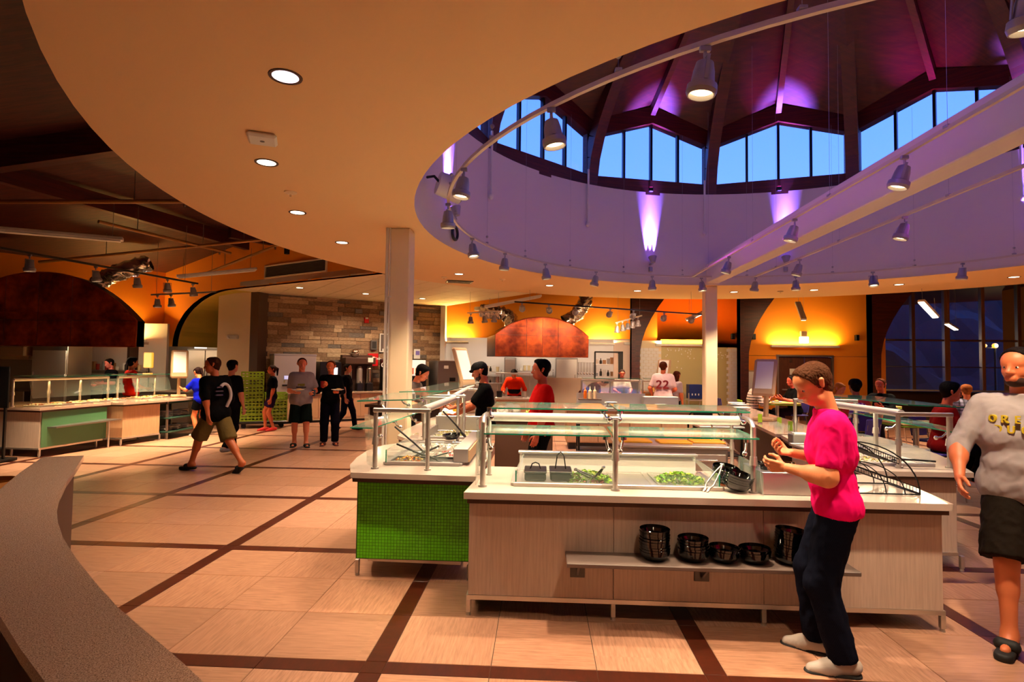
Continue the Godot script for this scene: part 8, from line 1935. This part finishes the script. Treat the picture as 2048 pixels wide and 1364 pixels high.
func held_cup(at: Vector3, label: String, col: Color) -> void:
	var t := thing("cup", label, "cup", at); var g := G.new(); g.lathe([Vector2(0, 0), Vector2(0.032, 0), Vector2(0.042, 0.13), Vector2(0.039, 0.13), Vector2(0.03, 0.01), Vector2(0, 0.01)], 14); part(t, "tumbler", g, mat(col, 0.3)); g = G.new(); g.cyl(Vector3(0, 0.1, 0), Vector3(0, 0.105, 0), 0.037, 0.037, 14); part(t, "drink", g, mat(Color(0.2, 0.08, 0.04), 0.2))

func chest_text(t: Node3D, s: String, size: float, y: float, m: Material) -> void:  # letters set round the chest
	for k in s.length():
		var a := (k - (s.length() - 1) * 0.5) * size * 1.12 / 0.2
		var o := text(t, s[k], size, Vector3(0.235 * sin(a), y, 0.166 * cos(a) - 0.004), m, "Droid Sans", false, 0.024); o.rotation.y = a * 0.85; o.name = "letter"

func people() -> void:
	var jean := mat(Color(1, 1, 1), 0.85, 0.0, {"metallic_specular": 0.15, "albedo_texture": tex(128, 128, func(x, y):
		return Color(0.055, 0.065, 0.115) * (1.0 + 0.25 * sin(x * 1.57) * sin(y * 0.785))), "uv1_triplanar": true, "uv1_scale": Vector3(3, 3, 3)})
	# man in the pink T-shirt at the front counter
	person("man in a bright pink T-shirt and dark jeans serving himself at the front counter", Vector3(1.77, 0, -3.5), -1.95, {"h": 1.78, "cell": 0.011, "fine": 0.0045, "lean": 0.10, "nod": 0.42, "look": 0.42, "shirt": Color(0.93, 0.03, 0.42), "hem": 0.87, "fat": 0.94, "loose": 0.004, "sleeve": 0.44, "pants_mat": jean, "baggy": 0.012, "hair_col": Color(0.30, 0.17, 0.09), "skin": Color(0.84, 0.52, 0.34), "arm": 1.12, "wide": 1.06, "wrinkle": 0.006,
		"lh": Vector3(0.10, 1.15, 0.27), "lh_hint": Vector3(0.5, -0.7, -0.35), "lh_dir": Vector3(-0.2, 0.02, 1), "lh_palm": Vector3(0, 1, 0), "lh_thumb": Vector3(0.3, 1, 0), "lh_curl": 0.6, "rh": Vector3(-0.2, 1.20, 0.24), "rh_curl": 0.75, "lf": Vector3(0.10, 0.085, -0.02), "rf": Vector3(-0.13, 0.085, 0.10), "shoe_col": Color(0.72, 0.68, 0.64), "sole_col": Color(0.12, 0.11, 0.11)})
	# man in the grey sweatshirt at the right edge
	var gm := person("man in a grey sweatshirt with yellow lettering walking at the right edge", Vector3(3.17, 0, -3.9), -0.62, {"h": 1.88, "cell": 0.011, "fine": 0.0045, "look": -0.55, "shirt": Color(0.60, 0.57, 0.57), "shirt_name": "sweatshirt", "hem": 0.82, "loose": 0.014, "sleeve": 0.74, "pants": Color(0.11, 0.085, 0.06), "legs": 0.5, "flare": 0.03, "hair_col": Color(0.07, 0.04, 0.03), "beard": true, "skin": Color(0.78, 0.43, 0.26), "arm": 1.1, "wide": 1.08, "fat": 1.05, "wrinkle": 0.006,
		"rh": Vector3(-0.33, 1.05, 0.27), "rh_hint": Vector3(-0.6, -0.2, -0.8), "lh": Vector3(0.3, 0.93, -0.1), "rf": Vector3(-0.10, 0.085, 0.26), "lf": Vector3(0.12, 0.11, -0.30), "shoe": "sandal", "shoe_col": Color(0.02, 0.02, 0.02), "strap_col": Color(0.03, 0.03, 0.03)})
	var yel := mat(Color(0.75, 0.66, 0.04), 0.8); var blk := mat(Color(0.05, 0.06, 0.03), 0.8)
	chest_text(gm, "OREGON", 0.05, 1.435, yel); chest_text(gm, "DUCKS", 0.05, 1.37, yel)
	# striding man in black
	var sm := person("striding man in a black shirt with a white curve and khaki shorts", Vector3(-5.1, 0, -8.7), -1.95, {"h": 1.84, "cell": 0.016, "fine": 0.007, "lean": 0.12, "look": 0.9, "shirt": Color(0.015, 0.014, 0.018), "hem": 0.80, "loose": 0.02, "sleeve": 0.62, "pants": Color(0.42, 0.36, 0.20), "legs": 0.48, "flare": 0.02, "hair_col": Color(0.22, 0.11, 0.05), "skin": Color(0.78, 0.42, 0.24),
		"py": 0.94, "lf": Vector3(0.08, 0.085, 0.44), "rf": Vector3(-0.09, 0.17, -0.50), "rf_toe": Vector3(0, -0.75, 1.0), "lh": Vector3(0.28, 0.92, -0.18), "rh": Vector3(-0.26, 0.95, 0.25), "shoe": "sandal"})
	var g := G.new(); var pts := []
	for k in 10:
		var a := lerpf(2.3, -0.5, k / 9.0); pts.append(Vector3(-0.02 - 0.10 * cos(a), 1.22 + 0.16 * sin(a), -0.165 + 0.02 * sin(a)))
	pts.append(Vector3(-0.08, 1.02, -0.13)); g.tube(pts, 0.026, 8); part(sm, "back_emblem", g, mat(Color(0.72, 0.68, 0.68), 0.8))
	for e in [[1.33, 0.1], [1.27, 0.13], [1.21, 0.12]]:
		g = G.new(); g.box(Vector3(0.07, e[0], -0.142), Vector3(e[1], 0.02, 0.03)); part(sm, "back_print", g, mat(Color(0.25, 0.2, 0.28), 0.8))
	person("person in dark clothes and sneakers walking away behind the striding man", Vector3(-5.9, 0, -10.55), 2.9, {"h": 1.74, "shirt": Color(0.05, 0.05, 0.07), "pants": Color(0.03, 0.03, 0.04), "hair_col": Color(0.05, 0.04, 0.03), "lf": Vector3(0.1, 0.085, 0.2), "rf": Vector3(-0.1, 0.12, -0.22), "shoe_col": Color(0.45, 0.42, 0.42)})
	person("girl in a dark T-shirt, purple shorts and red shoes by the green racks", Vector3(-6.75, 0, -13.95), -1.0, {"h": 1.62, "shirt": Color(0.02, 0.025, 0.05), "pants": Color(0.13, 0.05, 0.20), "legs": 0.32, "hair": "pony", "hair_col": Color(0.16, 0.07, 0.03), "skin": Color(0.72, 0.34, 0.18), "shoe_col": Color(0.75, 0.06, 0.03), "look": 0.2, "rf": Vector3(-0.06, 0.085, 0.12), "lf": Vector3(0.06, 0.085, -0.05), "wide": 0.85})
	var pm := person("man in a grey T-shirt and dark green shorts carrying a plate and a cup", Vector3(-4.93, 0, -11.47), 0.38, {"h": 1.80, "cell": 0.016, "fine": 0.007, "shirt": Color(0.56, 0.52, 0.53), "hem": 0.80, "loose": 0.02, "pants": Color(0.03, 0.07, 0.05), "legs": 0.5, "flare": 0.02, "hair_col": Color(0.30, 0.12, 0.05), "skin": Color(0.86, 0.50, 0.36), "rh": Vector3(-0.10, 1.12, 0.27), "rh_palm": Vector3(0, 1, 0), "lh": Vector3(0.23, 1.10, 0.22), "lh_curl": 0.8, "shoe": "sandal", "look": 0.1, "lf": Vector3(0.12, 0.085, 0.06), "rf": Vector3(-0.11, 0.085, -0.06)})
	g = G.new(); g.box(Vector3(0, 1.27, 0.142), Vector3(0.15, 0.06, 0.03), 0.01); part(pm, "shirt_print", g, mat(Color(0.45, 0.42, 0.12), 0.8)); g = G.new(); g.box(Vector3(0, 1.225, 0.145), Vector3(0.2, 0.025, 0.03), 0.01); part(pm, "shirt_print", g, mat(Color(0.06, 0.06, 0.04), 0.8))
	g = G.new(); var nk := []
	for k in 13: nk.append(Vector3(0.085 * sin(TAU * k / 12.0), 1.45 - 0.02 * cos(TAU * k / 12.0), 0.075 * cos(TAU * k / 12.0) + 0.01))
	g.tube(nk, 0.006, 6); part(pm, "necklace", g, M.dark)
	held_plate(Vector3(-4.86, 1.165, -11.14), "white plate of food held by the man in the grey T-shirt"); held_cup(Vector3(-4.60, 1.05, -11.30), "blue-grey cup in the grey T-shirted man's hand", Color(0.12, 0.22, 0.28))
	person("woman in a black jacket and navy trousers carrying a plate and a red cup", Vector3(-4.42, 0, -11.75), 0.35, {"h": 1.75, "cell": 0.016, "fine": 0.007, "shirt": Color(0.012, 0.012, 0.018), "shirt_name": "jacket", "hem": 0.78, "sleeve": 0.95, "pants": Color(0.03, 0.015, 0.07), "baggy": 0.012, "hair": "short", "hair_col": Color(0.32, 0.14, 0.06), "skin": Color(0.86, 0.46, 0.26), "rh": Vector3(-0.14, 1.24, 0.24), "rh_curl": 0.9, "lh": Vector3(0.14, 1.12, 0.26), "lh_palm": Vector3(0, 1, 0), "look": -0.25, "wide": 0.92, "shoe": "sandal", "shoe_col": Color(0.3, 0.1, 0.08), "strap_col": Color(0.3, 0.1, 0.08)})
	held_plate(Vector3(-4.16, 1.165, -11.45), "white plate held by the woman in the black jacket"); held_cup(Vector3(-4.48, 1.22, -11.45), "red cup in the hand of the woman in the black jacket", Color(0.55, 0.03, 0.03))
	person("person in navy trousers stepping past behind the woman in the black jacket", Vector3(-4.98, 0, -14.35), 1.6, {"h": 1.68, "shirt": Color(0.03, 0.03, 0.05), "pants": Color(0.05, 0.05, 0.14), "hair_col": Color(0.1, 0.06, 0.03), "lf": Vector3(0.08, 0.085, 0.22), "rf": Vector3(-0.08, 0.12, -0.25), "shoe_col": Color(0.12, 0.1, 0.12)})
	person("girl with a ponytail in a bright blue T-shirt reaching over the serving counter", Vector3(-7.84, 0, -12.75), -1.95, {"h": 1.58, "cell": 0.016, "fine": 0.008, "lean": 0.18, "shirt": Color(0.01, 0.05, 0.62), "hem": 0.80, "pants": Color(0.01, 0.01, 0.015), "legs": 0.28, "hair": "pony", "hair_col": Color(0.10, 0.03, 0.03), "skin": Color(0.82, 0.46, 0.28), "lh": Vector3(0.18, 1.08, 0.42), "rh": Vector3(-0.16, 1.08, 0.42), "nod": 0.25, "wide": 0.85})
	person("cook in an orange shirt behind the glass of the left serving line", Vector3(-9.98, 0, -13.35), 2.5, {"h": 1.76, "shirt": Color(0.85, 0.13, 0.02), "sleeve": 0.5, "pants": Color(0.05, 0.05, 0.06), "hair_col": Color(0.04, 0.03, 0.02), "hair": "thick", "skin": Color(0.6, 0.33, 0.2), "fat": 1.15, "wide": 1.1, "rh": Vector3(-0.3, 1.05, 0.2), "lh": Vector3(0.3, 1.05, 0.2)})
	person("cook in a dark shirt far behind the left serving line", Vector3(-11.5, 0, -14.6), -0.5, {"h": 1.74, "shirt": Color(0.02, 0.02, 0.05), "pants": Color(0.04, 0.04, 0.05), "hair_col": Color(0.03, 0.02, 0.02), "skin": Color(0.72, 0.38, 0.34), "lh": Vector3(0.1, 1.1, 0.25), "rh": Vector3(-0.2, 1.05, 0.25), "nod": 0.3})
	person("dark-haired man in a grey T-shirt leaning over the counter beside the near column", Vector3(-2.15, 0, -9.0), 1.45, {"h": 1.74, "cell": 0.015, "fine": 0.006, "lean": 0.34, "nod": 0.2, "shirt": Color(0.36, 0.31, 0.28), "pants": Color(0.08, 0.08, 0.1), "hair": "thick", "hair_col": Color(0.03, 0.015, 0.015), "skin": Color(0.74, 0.38, 0.24), "lh": Vector3(0.2, 1.05, 0.42), "rh": Vector3(-0.2, 1.05, 0.42)})
	person("server in a black shirt and black cap making a sandwich behind the green counter", Vector3(-0.74, 0, -7.75), -1.45, {"h": 1.76, "cell": 0.014, "fine": 0.006, "lean": 0.08, "nod": 0.25, "shirt": Color(0.012, 0.011, 0.012), "pants": Color(0.02, 0.02, 0.025), "hair": "cap", "hair_col": Color(0.02, 0.015, 0.015), "beard": true, "skin": Color(0.74, 0.38, 0.22), "sleeve": 0.45, "lh": Vector3(0.14, 1.06, 0.42), "lh_curl": 0.7, "rh": Vector3(-0.16, 1.14, 0.44), "rh_curl": 0.5})
	person("stocky server in a red shirt and black trousers standing inside the island", Vector3(0.02, 0, -7.2), -1.35, {"h": 1.78, "cell": 0.014, "fine": 0.006, "shirt": Color(0.70, 0.015, 0.015), "hem": 0.90, "pants": Color(0.015, 0.015, 0.018), "hair": "thick", "hair_col": Color(0.02, 0.01, 0.015), "skin": Color(0.70, 0.32, 0.2), "fat": 1.22, "wide": 1.05, "sleeve": 0.5, "lh": Vector3(0.26, 0.86, 0.12), "rh": Vector3(-0.24, 0.86, 0.14), "shoe_col": Color(0.03, 0.03, 0.03)})
	person("cook in an orange shirt and dark apron bending over the tan fronted counter", Vector3(-0.72, 0, -15.75), 0.0, {"h": 1.72, "lean": 0.55, "nod": 0.35, "shirt": Color(0.85, 0.16, 0.02), "sleeve": 0.85, "pants": Color(0.05, 0.05, 0.06), "apron": Color(0.05, 0.05, 0.04), "hair_col": Color(0.04, 0.02, 0.02), "skin": Color(0.78, 0.45, 0.3), "lh": Vector3(0.26, 0.98, 0.48), "rh": Vector3(-0.26, 0.98, 0.48)})
	person("cook in a maroon shirt stooping far over at the grill counter", Vector3(1.25, 0, -16.3), 1.2, {"h": 1.72, "lean": 1.0, "nod": 0.2, "shirt": Color(0.28, 0.01, 0.05), "sleeve": 0.6, "pants": Color(0.02, 0.01, 0.03), "hair_col": Color(0.04, 0.02, 0.02), "lh": Vector3(0.2, 0.95, 0.6), "rh": Vector3(-0.2, 0.95, 0.6)})
	person("cook in a white shirt and grey apron behind the loaves at the grill counter", Vector3(2.35, 0, -16.5), 0.0, {"h": 1.62, "shirt": Color(0.7, 0.66, 0.64), "apron": Color(0.25, 0.26, 0.24), "pants": Color(0.08, 0.08, 0.09), "hair_col": Color(0.12, 0.06, 0.04), "skin": Color(0.8, 0.42, 0.32), "lh": Vector3(0.2, 1.0, 0.3), "rh": Vector3(-0.15, 1.0, 0.3), "nod": 0.3})
	var wn := person("man in a white T-shirt with a red number on the back and tan shorts", Vector3(3.07, 0, -14.35), 2.8, {"h": 1.84, "cell": 0.018, "shirt": Color(0.82, 0.70, 0.70), "hem": 0.80, "loose": 0.02, "pants": Color(0.55, 0.42, 0.26), "legs": 0.5, "flare": 0.03, "hair_col": Color(0.30, 0.12, 0.04), "skin": Color(0.82, 0.42, 0.24), "lh": Vector3(0.28, 1.0, 0.1), "rh": Vector3(-0.2, 1.1, 0.25), "wide": 1.05})
	var nt := text(wn, "22", 0.22, Vector3(0.0, 1.29, -0.145), mat(Color(0.45, 0.02, 0.05), 0.8), "Droid Sans", false, 0.04); nt.rotation.y = PI
	person("woman with brown hair in a white top and dark shorts beside the man in white", Vector3(3.42, 0, -14.75), 2.3, {"h": 1.62, "lean": 0.2, "shirt": Color(0.75, 0.70, 0.72), "pants": Color(0.06, 0.02, 0.08), "legs": 0.25, "hair": "long", "hair_col": Color(0.32, 0.12, 0.04), "skin": Color(0.84, 0.44, 0.26), "lf": Vector3(0.1, 0.085, 0.1), "rf": Vector3(-0.12, 0.085, -0.15), "wide": 0.85})
	# diners on the tall chairs
	var seated := {"py": 0.735, "lf": Vector3(0.13, 0.30, 0.30), "rf": Vector3(-0.13, 0.30, 0.30), "lh": Vector3(0.16, 1.02, 0.38), "rh": Vector3(-0.16, 1.02, 0.38), "hem": 0.88}
	var seat := func(label: String, at: Vector3, yaw: float, d: Dictionary) -> Node3D:
		var q := seated.duplicate(); q.merge(d, true); return person(label, at, yaw, q)
	var stripe := mat(Color(1, 1, 1), 0.85, 0.0, {"albedo_texture": tex(8, 64, func(_x, y): return Color(0.10, 0.04, 0.05) if y % 16 < 6 else Color(0.74, 0.62, 0.56)), "uv1_triplanar": true, "uv1_scale": Vector3(4, 4, 4)})
	seat.call("seated diner in a striped sweater and dark cap by the lime chair", Vector3(4.9, 0, -13.5), 1.5, {"shirt_mat": stripe, "sleeve": 0.95, "lean": 0.25, "hair": "cap", "hair_col": Color(0.02, 0.02, 0.02), "pants": Color(0.02, 0.02, 0.02), "skin": Color(0.7, 0.4, 0.28)})
	seat.call("seated man in a black T-shirt in front of the double door", Vector3(6.1, 0, -13.9), -1.5, {"shirt": Color(0.015, 0.018, 0.02), "lean": 0.1, "hair_col": Color(0.06, 0.02, 0.02), "skin": Color(0.75, 0.3, 0.2), "pants": Color(0.08, 0.03, 0.1)})
	seat.call("seated blond woman in a white top behind the pink-shirted man", Vector3(5.7, 0, -11.4), 0.5, {"h": 1.62, "shirt": Color(0.75, 0.70, 0.64), "hair": "long", "hair_col": Color(0.70, 0.42, 0.12), "lean": 0.2, "nod": 0.3, "skin": Color(0.82, 0.48, 0.3)})
	var dye := func(p: Vector3) -> Color:
		var r := Vector2(p.x, p.y - 1.0).length(); var a := atan2(p.y - 1.0, p.x)
		if p.z > 0.02: return Color(0.8, 0.45, 0.03)
		if r < 0.17: return (Color(0.85, 0.75, 0.85) if fposmod(a * 5.0 + r * 8.0, 2.0) < 1.0 else Color(0.18, 0.04, 0.45))
		return Color(0.75, 0.05, 0.02) if r < 0.26 else Color(0.85, 0.50, 0.03)
	seat.call("seated diner in a tie-dyed shirt with a starburst on the back", Vector3(5.45, 0, -10.1), PI, {"shirt_mat": M.painted, "paint": dye, "cell": 0.014, "hair_col": Color(0.015, 0.01, 0.01), "hair": "thick", "skin": Color(0.6, 0.32, 0.2), "wide": 1.08})
	seat.call("seated man in a black jacket by the window, facing the tie-dyed shirt", Vector3(6.75, 0, -11.6), -0.9, {"shirt": Color(0.012, 0.012, 0.014), "sleeve": 0.95, "hair_col": Color(0.35, 0.17, 0.05), "skin": Color(0.75, 0.33, 0.18)})
	seat.call("seated dark-haired man in a red sweater with elbows on the high table", Vector3(5.42, 0, -7.95), 1.2, {"h": 1.80, "cell": 0.015, "fine": 0.007, "shirt": Color(0.42, 0.02, 0.015), "shirt_name": "sweater", "sleeve": 0.95, "hair": "thick", "hair_col": Color(0.015, 0.01, 0.01), "skin": Color(0.74, 0.36, 0.22), "lean": 0.12, "pants": Color(0.02, 0.015, 0.02), "wide": 1.1, "loose": 0.015})
	var plaid := mat(Color(1, 1, 1), 0.85, 0.0, {"albedo_texture": tex(32, 32, func(x, y):
		var a := 0.5 if x % 16 < 6 else 1.0; var b := 0.55 if y % 16 < 6 else 1.0
		return Color(0.62, 0.62, 0.72) * a * b), "uv1_triplanar": true, "uv1_scale": Vector3(7, 7, 7)})
	seat.call("seated sandy-haired diner in a blue plaid shirt near the window", Vector3(8.1, 0, -11.2), 2.9, {"h": 1.66, "py": 0.70, "shirt_mat": plaid, "hair_col": Color(0.50, 0.27, 0.10), "skin": Color(0.78, 0.42, 0.25)})
